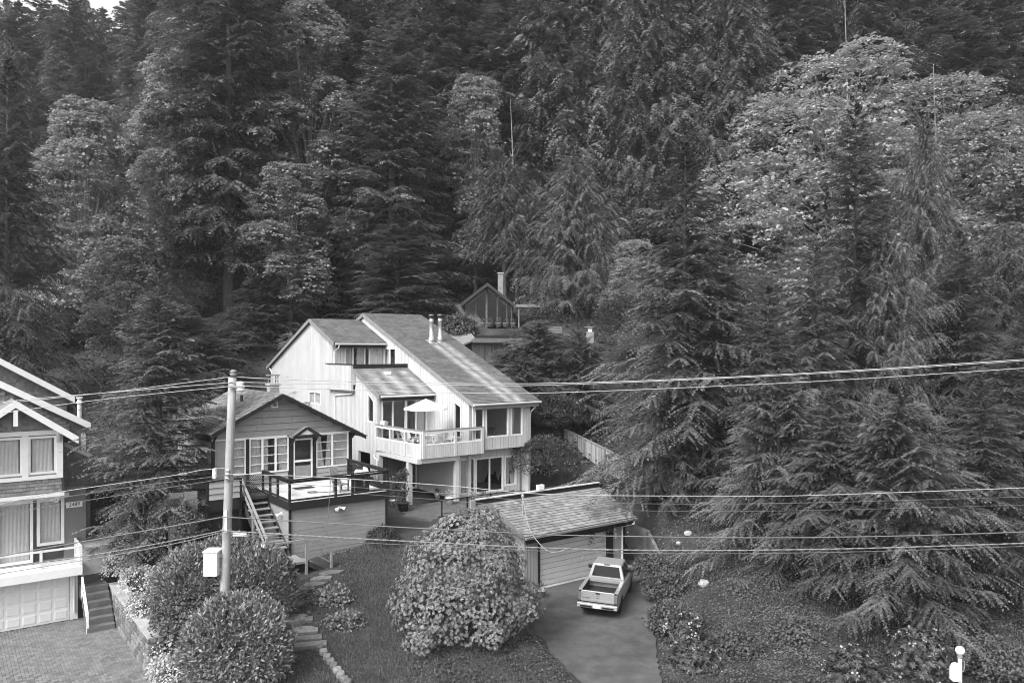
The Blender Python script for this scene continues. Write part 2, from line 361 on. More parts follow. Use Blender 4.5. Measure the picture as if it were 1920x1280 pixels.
def clad(face, s0, s1, bot, top, openings, spacing=.2, gap=.034, proud=.035, thick=.14):
    """vertical board siding with real grooves, and the backing wall"""
    mb = MB()
    for a, b, z0a, z0b, z1a, z1b, ma, mbk in wall_cells(s0, s1, bot, top, openings, spacing):
        face.box(mb, a + (gap / 2 if ma else 0), b - (gap / 2 if mbk else 0), -proud, 0.0, z0a, z1a, z0b, z1b)
    back = MB()
    for a, b, z0a, z0b, z1a, z1b, *_ in wall_cells(s0, s1, bot, top, openings, None): face.box(back, a, b, .001, thick, z0a, z1a, z0b, z1b)
    return mb, back
M_blind = mat("roller_blind", .5, .8, .06, 3)
def window(parent, face, s0, s1, z0, z1, fw=.07, vm=(), hm=(), m=None, cur=(), z1b=None, name="window", proud=.045, hmw=.03, vmw=None, glass=None, cmat=None):
    m = m or M_trim; fr = MB(); z1b = z1 if z1b is None else z1b; d0, d1 = -proud, .07
    sl = (z1b - z1) / (s1 - s0); T = lambda s: z1 + sl * (s - s0)
    face.box(fr, s0, s0 + fw, d0, d1, z0, T(s0), z0, T(s0 + fw)); face.box(fr, s1 - fw, s1, d0, d1, z0, T(s1 - fw), z0, T(s1))
    face.box(fr, s0 + fw, s1 - fw, d0, d1, z0, z0 + fw); face.box(fr, s0 + fw, s1 - fw, d0, d1, T(s0 + fw) - fw, T(s0 + fw), T(s1 - fw) - fw, T(s1 - fw))
    vmw = vmw or fw
    for s in vm: face.box(fr, s - vmw / 2, s + vmw / 2, d0 + .004, d1 - .004, z0 + fw, T(s) - fw)
    edges = [s0 + fw] + [x for s in vm for x in (s - vmw / 2, s + vmw / 2)] + [s1 - fw]
    cells = [(edges[i], edges[i + 1]) for i in range(0, len(edges), 2)]
    for h in hm:
        for a, b in cells: face.box(fr, a, b, d0 + .012, d1 - .02, h - hmw / 2, h + hmw / 2)
    w = fr.build(name, m, parent)
    zs = [z0 + fw] + [x for h in hm for x in (h - hmw / 2, h + hmw / 2)] + [None]
    for a, b in cells:
        for i in range(0, len(zs), 2):
            pm = MB(); za = zs[i]; zb = zs[i + 1]
            face.box(pm, a, b, .02, .03, za, (T(a) - fw) if zb is None else zb, za, (T(b) - fw) if zb is None else zb)
            pm.build("pane", glass or M_glass, w)
    for c in cur:
        a, b, ca, cb = (c + (0, 0))[:4]      # top a..b, bottom shifted inwards by ca / cb (tied back)
        cm = MB(); n = max(6, int((b - a) / .045)); rows = 8; o = 0
        for r in range(rows + 1):
            t = r / rows; za = (z1 - fw) + (z0 + .02 - z1 + fw) * t; tt = t ** 1.6
            for k in range(n + 1):
                q = k / n; s = (a + ca * tt) * (1 - q) + (b + cb * tt) * q; cm.v.append(face.p(s, .085 + .02 * math.sin(k * 1.9 + .3 * r), za))
        for r in range(rows):
            for k in range(n): i = r * (n + 1) + k; cm.f.append((i, i + 1, i + n + 2, i + n + 1))
        cm.build("curtain", cmat or M_curtain, w, smooth=True)
    return w
def slab(mb, face_pts, thick):
    """sloping roof slab: four corners listed counter-clockwise seen from above, thickness downwards"""
    p = [Vector(q) for q in face_pts]; d = Vector((0, 0, -thick)); mb.hexa([q + d for q in p] + p)
def shingle_field(p00, p10, p01, rows, cols, m, name, parent, thick=.018, jit=.15, lap=1.35, stagger=True, ragged=0.0, seed=1):
    """overlapping shingles on a plane: p00 low-left, p10 low-right, p01 high-left"""
    rg = random.Random(seed); a, b, c = Vector(p00), Vector(p10), Vector(p01); e = (b - a); h = (c - a); n = e.cross(h).normalized(); mb = MB()
    for r in range(rows):
        y0 = r / rows; y1 = min(1.0, (r + lap) / rows); off = (.5 if (r % 2 and stagger) else 0) + rg.uniform(-.12, .12)
        k = -1 + off
        xs = []
        while k < cols + 1: xs.append(k); k += 1 + rg.uniform(-jit, jit)
        for x0, x1 in zip(xs, xs[1:]):
            x0 = max(0, x0) / cols; x1 = min(cols, x1 - .035) / cols
            if x1 - x0 < .15 / cols: continue
            rz = rg.uniform(0, ragged) / rows; t = thick * rg.uniform(.8, 1.25)
            q = [a + e * x0 + h * (y0 - rz), a + e * x1 + h * (y0 - rz), a + e * x1 + h * y1, a + e * x0 + h * y1]
            mb.add([q[0] + n * .004, q[1] + n * .004, q[0] + n * (t + .006), q[1] + n * (t + .006), q[2] + n * .006, q[3] + n * .006],
                   [(0, 1, 3, 2), (2, 3, 4, 5), (0, 2, 5), (1, 4, 3)])
    o = mb.build(name, m, parent); o["kind"] = "stuff"; return o
def base_thing(name, label, cat, u, v, z):
    X, Y = world_uv(u, v); return thing(name, label, cat, (X, Y, z), TH), (u, v, z)

# ------------------------------------------------------------------ 1. the white house
hs, HO = base_thing("white_house", "large white house of board siding with long sloping roof and balcony", "house", 2.3, 14, 2.4)
def hb(): return MB()
def H_(p): return (p[0] - HO[0], p[1] - HO[1], p[2] - HO[2])
def part(mb, name, m, parent, O=HO, smooth=False, bevel=0): return mb.build(name, m, parent, O, smooth, bevel)
def build_clad(face, name, parent, *a, m=None, mback=None, **k):
    f, b = clad(face, *a, **k); o = b.build("wall", mback or m or M_white, parent); s = f.build(name, m or M_white, parent); s["kind"] = "stuff"; return o
def zmain(v): return 8.25 + .394 * (v - 9.0)
def zwing(v): return 11.9 + .40 * (v - 20.3) if v < 24.6 else 11.9 + .40 * 4.3 - .40 * (v - 24.6)
def zmid(v): return 8.65 + .42 * (v - 13.59)
UL = -1.5; fL = Face('u', UL, HO)
# left gable wall
w1 = pu(580, 733, UL); w2 = pu(602, 759, UL)
op = [(w2[1], w1[1], w2[2], w1[2]), (14.62, 15.5, 6.85, 8.2, 8.72), (15.1, 16.8, 2.4, 4.9)]
build_clad(fL, "siding_board", hs, 14.2, 33, 2.3, [(14.2, zmid(14.2) - .2), (17.3, zmid(17.3) - .2), (17.301, 8.8), (20.9, 8.8), (20.901, zwing(20.9) - .2), (24.6, zwing(24.6) - .2), (33, zwing(33) - .2)], op)
window(hs, fL, w2[1], w1[1], w2[2], w1[2], .06, vm=[(w1[1] + w2[1]) / 2], cur=[(w2[1] + .1, w1[1] - .1)])
window(hs, fL, 14.62, 15.5, 6.85, 8.2, .06, z1b=8.72)
# upper deck box standing proud of the gable wall
fB = Face('u', -1.82, HO)
build_clad(fB, "siding_board", hs, 17.25, 21.2, 8.72, 10.4, [])
mb = MB(); mb.box(-1.815, 2.28, 17.26, 20.9, 9.2, 9.34); part(mb, "deck_floor", M_concrete, hs)
mb = MB(); mb.box(-1.9, -1.68, 17.2, 21.3, 10.403, 10.45); mb.box(-1.67, 2.28, 17.16, 17.36, 10.12, 10.43); part(mb, "parapet_cap", M_dark, hs)
mb = MB(); mb.box(-1.81, -1.5, 17.26, 21.2, 8.66, 8.715); part(mb, "soffit", M_trimgrey, hs)
mb = MB(); mb.box(-1.66, 2.28, 17.2, 17.3, 9.1, 10.1); part(mb, "parapet_wall", M_white, hs)
# wing front wall with patio doors
fW = Face('v', 20.9, HO)
a0 = pv(646, 652, 20.9)[0]; a1 = pv(693, 652, 20.9)[0]
build_clad(fW, "siding_board", hs, UL + .15, 2.28, 9.34, 12.0, [(a0, a1, 9.4, 11.55)], m=M_white)
window(hs, fW, a0, a1, 9.4, 11.55, .07, vm=[a0 + (a1 - a0) * .33, a0 + (a1 - a0) * .8], cur=[(a0 + .1, a0 + (a1 - a0) * .33), (a0 + (a1 - a0) * .5, a0 + (a1 - a0) * .78)], name="patio_door")
mb = MB(); c = pv(707, 662, 20.9); mb.box(c[0] - .06, c[0] + .06, 20.78, 20.87, c[2] - .12, c[2] + .12); mb.box(c[0] - .03, c[0] + .03, 20.82, 20.87, c[2] + .12, c[2] + .2); part(mb, "wall_lamp", M_metal, hs)
# main block, left side
fM = Face('u', 2.3, HO)
op = [(10.5, 11.35, 6.0, 7.95, 8.28), (18.9, 20.7, 9.4, 11.5)]
build_clad(fM, "siding_board", hs, 9.65, 27.0, 2.5, [(9.65, zmain(9.65) - .2), (23.8, zmain(23.8) - .2), (27, zmain(23.8) - .2 - .394 * 3.2)], op)
window(hs, fM, 10.5, 11.35, 6.0, 7.95, .09, z1b=8.28, proud=.05)
window(hs, fM, 18.9, 20.7, 9.4, 11.5, .09, vm=[19.85], name="patio_door", cur=[(20.0, 20.5)])
# mid wing front
fD = Face('v', 14.2, HO)
build_clad(fD, "siding_board", hs, UL, 2.28, 5.6, 8.55, [(-1.2, .5, 5.75, 8.25), (.5, 2.0, 5.75, 8.25)])
window(hs, fD, -1.2, .5, 5.75, 8.25, .08, vm=[-.42], name="patio_door")
window(hs, fD, .5, 2.0, 5.75, 8.25, .08, vm=[1.22], name="patio_door", cur=[(1.3, 1.85)])
# bay front (upper floor right)
fF = Face('v', 9.25, HO)
ops = [(2.42, 3.08, 6.02, 7.95), (3.2, 4.92, 6.08, 8.0), (5.08, 6.0, 6.08, 8.0)]
build_clad(fF, "siding_board", hs, 2.3, 6.45, 5.36, 8.22, ops)
window(hs, fF, 2.42, 3.08, 6.02, 7.95, .06)
window(hs, fF, 3.2, 4.92, 6.08, 8.0, .09)
window(hs, fF, 5.08, 6.0, 6.08, 8.0, .09, cur=[(5.18, 5.42, 0, -.05)])
mb = MB(); mb.box(2.302, 6.6, 9.4, 23.6, 5.37, 5.6); part(mb, "floor_slab", M_white, hs)
mb = MB(); mb.box(6.45, 6.6, 9.24, 23.5, 2.5, 8.15); part(mb, "wall", M_white, hs)
mb = MB(); mb.prism([(6.46, 9.25, 8.15), (6.46, 23.6, 8.15), (6.46, 23.6, 13.8)], (.13, 0, 0)); part(mb, "gable_infill", M_white, hs)
mb = MB(); mb.box(UL + .01, 6.4, 32.9, 33.05, 4, 10.2); part(mb, "wall", M_white, hs)
# lower floor front
fG = Face('v', 9.9, HO); ops = [(1.75, 2.85, 2.72, 4.85), (2.9, 4.98, 2.66, 4.8), (5.06, 6.0, 2.9, 4.78)]
build_clad(fG, "siding_board", hs, 1.45, 6.3, 2.5, 5.36, ops)
window(hs, fG, 1.75, 2.85, 2.72, 4.85, .08, cur=[(1.85, 2.3, 0, -.05)])
window(hs, fG, 2.9, 4.98, 2.66, 4.8, .08, vm=[3.95], vmw=.06, name="patio_door")
window(hs, fG, 5.06, 6.0, 2.9, 4.78, .1, cur=[(5.15, 5.55, 0, -.12), (5.52, 5.92, .12, 0)])
# recess under the balcony
build_clad(Face('v', 14.3, HO), "siding_board", hs, UL + .15, 2.3, 2.5, 5.4, [(.5, 1.35, 2.55, 4.7)], m=mat("shaded_siding", .16, .8, .1, 3))  # shade under the balcony put into this darker siding colour
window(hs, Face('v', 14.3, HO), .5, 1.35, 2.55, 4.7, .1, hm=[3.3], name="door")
mb = MB(); mb.box(1.45, 1.6, 9.92, 14.28, 2.5, 5.4); part(mb, "wall", M_white, hs)
# interior backs
for bx_ in ((2.46, 6.4, 13.8, 13.9, 5.62, 8.3), (1.62, 6.4, 13.6, 13.7, 2.5, 5.3), (UL + .2, 2.25, 17.6, 17.7, 5.6, 8.6), (UL + .2, 2.25, 24, 24.1, 9.36, 12.4)):
    mb = MB(); mb.box(*bx_); part(mb, "room_wall", M_inside, hs)
mb = MB(); mb.box(UL + .16, 2.28, 14.36, 20, 5.4, 5.6); mb.box(1.62, 6.44, 10.06, 16, 2.4, 2.55); mb.box(2.45, 6.44, 9.41, 13.8, 8.25, 8.3); mb.box(UL + .16, 2.28, 14.36, 17.6, 8.42, 8.47); part(mb, "room_floor", M_insidedark, hs)
# roofs
def roof(name, u0, u1, va, za, vb, zb, th=.16):
    mb = MB(); slab(mb, [(u0, va, za), (u1, va, za), (u1, vb, zb), (u0, vb, zb)], th); return part(mb, name, M_roof, hs)
M_mainroof = mat("asphalt_shingle_main", .115, .9, .22, 1.2, bump=.4, bscale=60, island=.2, dirt=.2, dscale=.4)
def streak(m, centres, vmax):
    """pale run-off stains below the flues: two soft-edged bands along the slope"""
    nt = m.node_tree; b = nt.nodes["Principled BSDF"]; lk = b.inputs["Base Color"].links[0].from_socket
    tc = nd(nt, "ShaderNodeTexCoord"); sp = nd(nt, "ShaderNodeSeparateXYZ"); nt.links.new(tc.outputs["Object"], sp.inputs[0])
    nz = nd(nt, "ShaderNodeTexNoise"); nz.inputs["Scale"].default_value = 1.7; nz.inputs["Detail"].default_value = 5; nt.links.new(tc.outputs["Object"], nz.inputs["Vector"])
    tot = None
    for c, wd in centres:
        s = nd(nt, "ShaderNodeMath", operation='SUBTRACT'); nt.links.new(sp.outputs[0], s.inputs[0]); s.inputs[1].default_value = c
        a = nd(nt, "ShaderNodeMath", operation='ABSOLUTE'); nt.links.new(s.outputs[0], a.inputs[0])
        r = nd(nt, "ShaderNodeMapRange"); r.inputs[1].default_value = 0; r.inputs[2].default_value = wd; r.inputs[3].default_value = 1; r.inputs[4].default_value = 0; nt.links.new(a.outputs[0], r.inputs[0])
        if tot is None: tot = r.outputs[0]
        else:
            mm = nd(nt, "ShaderNodeMath", operation='MAXIMUM'); nt.links.new(tot, mm.inputs[0]); nt.links.new(r.outputs[0], mm.inputs[1]); tot = mm.outputs[0]
    rv = nd(nt, "ShaderNodeMapRange"); rv.inputs[1].default_value = vmax; rv.inputs[2].default_value = vmax - .4; rv.inputs[3].default_value = 0; rv.inputs[4].default_value = 1; nt.links.new(sp.outputs[1], rv.inputs[0])
    p1 = nd(nt, "ShaderNodeMath", operation='MULTIPLY'); nt.links.new(tot, p1.inputs[0]); nt.links.new(rv.outputs[0], p1.inputs[1])
    rn = nd(nt, "ShaderNodeMapRange"); rn.inputs[1].default_value = .3; rn.inputs[2].default_value = .65; rn.inputs[3].default_value = .25; rn.inputs[4].default_value = .85; nt.links.new(nz.outputs["Fac"], rn.inputs[0])
    p2 = nd(nt, "ShaderNodeMath", operation='MULTIPLY'); nt.links.new(p1.outputs[0], p2.inputs[0]); nt.links.new(rn.outputs[0], p2.inputs[1])
    mx = nd(nt, "ShaderNodeMix", data_type='RGBA'); mx.inputs[7].default_value = (.42, .42, .42, 1); nt.links.new(p2.outputs[0], mx.inputs[0]); nt.links.new(lk, mx.inputs[6])
    nt.links.new(mx.outputs[2], b.inputs["Base Color"])
streak(M_mainroof, [(4.79 - HO[0], .5), (5.56 - HO[0], .55)], 18.3 - HO[1])
M_midroof = mat("asphalt_shingle_mid", .15, .9, .25, 1.2, bump=.4, bscale=60, island=.2, dirt=.2, dscale=.5)
streak(M_midroof, [(.3 - HO[0], .6), (-.9 - HO[0], .5), (1.6 - HO[0], .5)], 16.9 - HO[1])
r1 = roof("roof", 2.15, 7.1, 8.95, zmain(8.95), 23.8, zmain(23.8))
roof("roof", 2.15, 7.1, 23.8, zmain(23.8), 27.5, zmain(23.8) - 1.46)
shingle_field(H_((2.13, 8.9, zmain(8.9))), H_((7.12, 8.9, zmain(8.9))), H_((2.13, 23.8, zmain(23.8))), 84, 17, M_mainroof, "shingle", r1, seed=3)
r2 = roof("roof", -1.7, 2.27, 20.25, zwing(20.25), 24.6, zwing(24.6))
roof("roof", -1.7, 2.27, 24.6, zwing(24.6), 33.7, zwing(33.7))
shingle_field(H_((-1.72, 20.2, zwing(20.2))), H_((2.26, 20.2, zwing(20.2))), H_((-1.72, 24.6, zwing(24.6))), 25, 13, M_roof, "shingle", r2, seed=4)
r3 = roof("roof", -1.68, 2.27, 13.55, zmid(13.55), 17.2, zmid(17.2))
shingle_field(H_((-1.7, 13.5, zmid(13.5))), H_((2.26, 13.5, zmid(13.5))), H_((-1.7, 17.16, zmid(17.16))), 21, 13, M_midroof, "shingle", r3, seed=5)
# rake boards on the left edges
def rake(u, va, za, vb, zb, h=.26, m=M_trimgrey):
    mb = MB(); mb.prism([(u - .05, va, za - .005 - h), (u - .05, vb, zb - .005 - h), (u - .05, vb, zb - .005), (u - .05, va, za - .005)], (.045, 0, 0)); part(mb, "rake_board", m, hs)
rake(2.145, 8.93, zmain(8.93), 23.78, zmain(23.78)); rake(2.145, 23.82, zmain(23.8), 27.5, zmain(23.8) - 1.46)
rake(-1.705, 20.22, zwing(20.22), 24.58, zwing(24.58)); rake(-1.705, 24.62, zwing(24.62), 33.7, zwing(33.7))
rake(-1.685, 13.52, zmid(13.52), 17.15, zmid(17.15))
# gutters, fascias, downpipes
def gutter(u0, u1, v, z):
    mb = MB(); mb.prism([(u0, v, z), (u0, v - .12, z), (u0, v - .12, z - .07), (u0, v - .08, z - .12), (u0, v, z - .12)], (u1 - u0, 0, 0)); part(mb, "gutter", M_trim, hs)
    mb = MB(); mb.box(u0 + .1, u1 - .1, v + .02, v + .1, z - .34, z - .13); part(mb, "fascia", M_dark if u1 < 3 else M_trimgrey, hs)
gutter(2.1, 7.15, 8.9, zmain(8.9) - .03); gutter(-1.62, 2.24, 20.2, zwing(20.2) - .03); gutter(-1.62, 2.24, 13.5, zmid(13.5) - .03)
def pipe(pts, r=.045):
    mb = MB(); mb.tube(pts, r, 8); part(mb, "downpipe", M_trim, hs)
pipe([(-1.35, 20.15, 11.7), (-1.4, 20.2, 11.5), (-1.46, 20.75, 11.25), (-1.46, 20.78, 9.4)])
pipe([(-1.62, 33.5, 10.1), (-1.62, 33.4, 9.95), (-1.6, 32.7, 9.5), (-1.6, 32.7, 5)])
pipe([(-1.62, 17.4, 8.6), (-1.63, 17.7, 8.5), (-1.6, 20.2, 8.3), (-1.6, 20.3, 8.1), (-1.6, 20.3, 4)])
pipe([(7.0, 8.95, 8.1), (6.98, 9.0, 7.95), (6.72, 9.3, 7.5), (6.68, 9.35, 7.3), (6.68, 9.35, 5.4), (6.68, 9.4, 3)])
# flues
for uu, vv in ((4.79, 18.3), (5.56, 18.41)):
    zb = zmain(vv); mb = MB(); mb.lathe([(.26, -.12), (.2, .32), (.155, .36), (.155, 1.45), (.165, 1.46), (.165, 1.5), (.155, 1.51), (.155, 1.68)], 14, (uu, vv, zb)); f = part(mb, "flue", M_metal, hs, smooth=True)
    mb = MB(); mb.lathe([(.13, 1.68), (.21, 1.7), (.21, 1.86), (.2, 1.88)], 14, (uu, vv, zb)); part(mb, "flue_cap", M_dark, f)
    mb = MB(); mb.lathe([(.2, 1.885), (.2, 1.92), (.02, 1.95)], 14, (uu, vv, zb)); part(mb, "cap_lid", M_metal, f)
    mb = MB(); mb.hexa([(uu - .32, vv - .42, zmain(vv - .42) + .03), (uu + .32, vv - .42, zmain(vv - .42) + .03), (uu + .32, vv + .3, zmain(vv + .3) + .03), (uu - .32, vv + .3, zmain(vv + .3) + .03)] +
                        [(uu - .32, vv - .42, zmain(vv - .42) + .045), (uu + .32, vv - .42, zmain(vv - .42) + .045), (uu + .32, vv + .3, zmain(vv + .3) + .045), (uu - .32, vv + .3, zmain(vv + .3) + .045)]); part(mb, "flashing", M_metal, f)
mb = MB(); mb.box(.1, .48, 16.1, 16.45, zmid(16.3) - .05, zmid(16.3) + .16); part(mb, "roof_vent", M_trim, hs, bevel=.03)
# balcony
B0, B1, B2 = (-1.55, 14.3), (-1.22, 9.15), (2.95, 9.15)
zf = 5.62
mb = MB(); mb.prism([(B0[0] + .06, B0[1], zf - .1), (B1[0] + .06, B1[1] + .06, zf - .1), (2.28, B1[1] + .06, zf - .1), (2.28, 14.15, zf - .1)], (0, 0, .1)); part(mb, "balcony_floor", M_concrete, hs)
def lerp2(a, b, t): return (a[0] + (b[0] - a[0]) * t, a[1] + (b[1] - a[1]) * t)
def balc_side(A, B, nseg, posts, name_bays):
    A, B = Vector((*A, 0)), Vector((*B, 0)); e = (B - A); L = e.length; t = e / L; nrm = Vector((t.y, -t.x, 0))
    for zz, hh, ww, mm, nm in ((6.78, .05, .17, M_trimgrey, "handrail"), (6.68, .14, .1, M_trim, "top_rail"), (5.98, .07, .12, M_trim, "bottom_rail")):
        mb = MB(); mb.bar(A + Vector((0, 0, zz)), B + Vector((0, 0, zz)), ww, hh); part(mb, nm, mm, hs)
    for q in posts:
        c = A + e * q; mb = MB(); mb.bar(c + Vector((0, 0, 5.2)) - nrm * 0, c + Vector((0, 0, 6.75)), .15, .15, up=t); part(mb, "baluster_post", M_white, hs)
    n = int(L / .15); mb = MB()
    for k in range(n):
        a = A + e * (k / n) + t * .008; b = A + e * ((k + 1) / n) - t * .008
        mb.hexa([a + nrm * .05 + Vector((0, 0, 5.2)), b + nrm * .05 + Vector((0, 0, 5.2)), b + Vector((0, 0, 5.2)), a + Vector((0, 0, 5.2)), a + nrm * .05 + Vector((0, 0, 5.95)), b + nrm * .05 + Vector((0, 0, 5.95)), b + Vector((0, 0, 5.95)), a + Vector((0, 0, 5.95))])
    o = part(mb, "skirt_board", M_white, hs); o["kind"] = "stuff"
    mb = MB(); mb.bar(A - nrm * .03 + Vector((0, 0, 5.57)), B - nrm * .03 + Vector((0, 0, 5.57)), .04, .7); part(mb, "skirt", M_white, hs)
    ps = sorted(posts)
    for q0, q1 in zip(ps, ps[1:]):
        a = A + e * q0 + t * .09; b = A + e * q1 - t * .09; mb = MB(); mb.bar(a + Vector((0, 0, 6.31)), b + Vector((0, 0, 6.31)), .012, .58); part(mb, "glass_panel", M_glassclear, hs)
balc_side(B0, B1, 3, [.02, .34, .66, .985], 3); balc_side(B1, B2, 2, [.02, .53, .985], 2)
mb = MB(); mb.box(-1.5, -1.2, 9.2, 14.2, 4.92, 5.18); mb.box(-1.2, 1.4, 9.25, 9.55, 4.92, 5.18); part(mb, "beam", M_white, hs)
for u, v in ((-1.35, 10.4), (1.25, 9.45), (-1.38, 14.05)):
    mb = MB(); mb.box(u - .13, u + .13, v - .13, v + .13, 2.4, 4.92); part(mb, "post", M_white, hs)
mb = MB(); mb.tube([(-1.66, 14.3, 4.95), (-1.66, 14.28, 4.8), (-1.6, 14.0, 4.6), (-1.6, 14, 2.5)], .05, 8); part(mb, "downpipe", M_trim, hs)

# ------------------------------------------------------------------ 2. the garage below the patio
gs, GO = base_thing("garage", "low garage with shingled roof and wide panelled door behind the pickup", "garage", 2.3, 0, 0)
def G_(p): return (p[0] - GO[0], p[1] - GO[1], p[2] - GO[2])
def zg(v): return 2.72 + .42 * (v + .45)
M_garage = mat("garage_siding", .24, .7, .1, 3, island=.05, stretch=(5, 5, .5))
fg = Face('v', 0, GO)
build_clad(fg, "siding_board", gs, -.95, 5.55, -.1, 2.62, [(0.0, 4.7, -.1, 2.12)], m=M_garage, spacing=.19)
mb = MB(); mb.box(-.95, -.8, .16, 4.9, -.1, 2.7); mb.box(5.4, 5.55, .16, 4.9, -.1, 2.7); mb.box(-.8, 5.4, 4.75, 4.9, -.1, 3.5); part(mb, "wall", M_garage, gs, GO)
for gu in (5.42, -.94):
    mb = MB(); mb.prism([(gu, .16, 2.7), (gu, 4.9, 2.7), (gu, 2.2, 3.7)], (.12, 0, 0)); part(mb, "gable_infill", M_garage, gs, GO)
fr = MB(); fg.box(fr, -.14, 0, -.05, .1, -.05, 2.26); fg.box(fr, 4.48, 4.84, -.05, .1, -.05, 2.26); fg.box(fr, 0, 4.48, -.05, .1, 2.1, 2.26); fr.build("door_frame", M_dark, gs)
dm = MB(); fg.box(dm, .01, 4.47, .13, .16, -.03, 2.09); door = dm.build("garage_door", M_dark, gs)
for i in range(8):
    pm = MB(); fg.box(pm, .02, 4.46, .09, .128, -.02 + i * .264, -.02 + i * .264 + .248); pm.build("panel", M_gdoor, door, bevel=.012)
pm = MB(); pm.lathe([(.05, 0), (.05, .02), (.03, .05)], 10); o = pm.build("lock", M_metal, door); o.rotation_euler = (math.pi / 2, 0, 0); o.location = (2.3 - GO[0] + .55, .088, .92)
mb = MB(); slab(mb, [(-1.3, -.5, zg(-.5)), (5.95, -.5, zg(-.5)), (5.95, 2.25, zg(2.25)), (-2.1, 2.25, zg(2.25))], .14); gr = part(mb, "roof", M_roof, gs, GO)
mb = MB(); slab(mb, [(-1.3, 2.25, zg(2.25)), (5.95, 2.25, zg(2.25)), (5.95, 5.0, zg(2.25) - 1.1), (-1.3, 5.0, zg(2.25) - 1.1)], .14); part(mb, "roof", M_roof, gs, GO)
M_groof = mat("garage_shingle", .2, .9, .22, 1.1, bump=.4, bscale=50, island=.28, dirt=.2, dscale=.5)
shingle_field(G_((-1.32, -.55, zg(-.55))), G_((5.97, -.55, zg(-.55))), G_((-1.32, 2.2, zg(2.2))), 15, 26, M_groof, "shingle", gr, seed=8, thick=.04)
mb = MB(); mb.box(-2.1, 6.0, 2.26, 2.4, zg(2.25) - .1, zg(2.25) + .22); part(mb, "parapet", M_dark, gs, GO)
mb = MB(); mb.box(-2.12, 6.02, 2.22, 2.44, zg(2.25) + .222, zg(2.25) + .262); part(mb, "parapet_cap", mat("cap_metal", .45, .6, .15, 2), gs, GO)
mb = MB(); mb.prism([(-1.32, -.56, zg(-.5) - .03), (-1.32, -.68, zg(-.5) - .03), (-1.32, -.66, zg(-.5) - .13), (-1.32, -.56, zg(-.5) - .14)], (7.3, 0, 0)); part(mb, "gutter", M_trimgrey, gs, GO)
mb = MB(); mb.box(-1.2, 5.9, -.52, -.45, zg(-.5) - .36, zg(-.5) - .15); part(mb, "fascia", M_dark, gs, GO)
mb = MB(); mb.tube([(5.8, -.6, 2.5), (5.8, -.58, 2.38), (5.45, -.08, 2.2), (5.45, -.07, 2.05), (5.45, -.07, .1)], .05, 8); part(mb, "downpipe", M_trim, gs, GO)
# service mast on the garage roof
c = pv(980, 975, 1.0); mz = zg(1.0)
X, Y = world_uv(c[0], 1.0)
ms = thing("service_mast", "thin metal service mast with wire loops standing on garage roof", "mast", (X, Y, mz - .05), TH)
mb = MB(); mb.tube([(0, 0, 0), (0, 0, .95)], .035, 8); mb.build("pipe", M_metal, ms)
mb = MB(); mb.lathe([(.05, .9), (.075, .95), (.075, 1.03), (.02, 1.08)], 10); mb.build("weather_head", M_metal, ms)
mb = MB(); mb.tube([(0, 0, .8), (.35, .5, 0.25)], .018, 6); mb.build("brace", M_metal, ms)
for k in range(3):
    mb = MB(); mb.tube([(.16 * math.cos(q) * (1 + .2 * k), .05 * k, .62 + .17 * math.sin(q)) for q in np.linspace(0, 5.2, 14)], .007, 4); mb.build("wire_loop", M_wiredark, ms)
# concrete apron strip in front of the door, patio and retaining wall
mb = MB(); P_ = [world_uv(u, v) for u, v in ((-.9, -.25), (5.4, -.25), (5.4, .0), (-.9, .0))]; mb.prism([(x, y, -.05) for x, y in P_], (0, 0, .056)); o = mb.build("door_threshold", M_concrete); o["kind"] = "structure"
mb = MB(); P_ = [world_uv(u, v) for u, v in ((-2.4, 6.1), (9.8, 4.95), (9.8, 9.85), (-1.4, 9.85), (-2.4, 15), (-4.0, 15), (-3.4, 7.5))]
mb.prism([(x, y, 2.3) for x, y in P_], (0, 0, .2)); o = mb.build("patio", mat("patio_slab", .1, .85, .3, 2, dirt=.3)); o["kind"] = "structure"  # slab colour darkened to carry shade as well as dark wood
for k, (zz, dv) in enumerate(((2.12, 0), (1.75, .45))):
    mb = MB(); P_ = [world_uv(u, v) for u, v in ((-3.5 - dv * .3, 6.9 - dv), (-1.9, 6.0 - dv), (-1.9, 6.9 - dv), (-3.2, 8.2 - dv))]
    mb.prism([(x, y, zz - .4) for x, y in P_], (0, 0, .4 - k * .03)); o = mb.build("patio_step", M_wooddark); o["kind"] = "structure"
rw, RO = base_thing("patio_wall", "short white retaining wall at the front edge of the patio", "wall", -1.0, 6, 1)
mb = MB(); mb.box(-2.0, -.6, 5.75, 5.95, .8, 2.55); part(mb, "wall_body", M_white, rw, RO)
mb = MB(); mb.box(-2.05, -.55, 5.7, 6.0, 2.552, 2.62); part(mb, "coping", M_dark, rw, RO)
pr, PO = base_thing("patio_railing", "dark iron railing with thin bars along the patio edge", "railing", 0, 6, 2.5)
mb = MB(); mb.bar((-1.9, 5.9, 3.45), (2.8, 5.9, 3.45), .04, .05); part(mb, "top_rail", M_dark, pr, PO)
mb = MB(); mb.bar((-1.9, 5.9, 2.75), (2.8, 5.9, 2.75), .03, .03); part(mb, "bottom_rail", M_dark, pr, PO)
for u in (-1.9, -.3, 1.25, 2.8):
    mb = MB(); mb.box(u - .03, u + .03, 5.87, 5.93, 2.5, 3.5); part(mb, "post", M_dark, pr, PO)

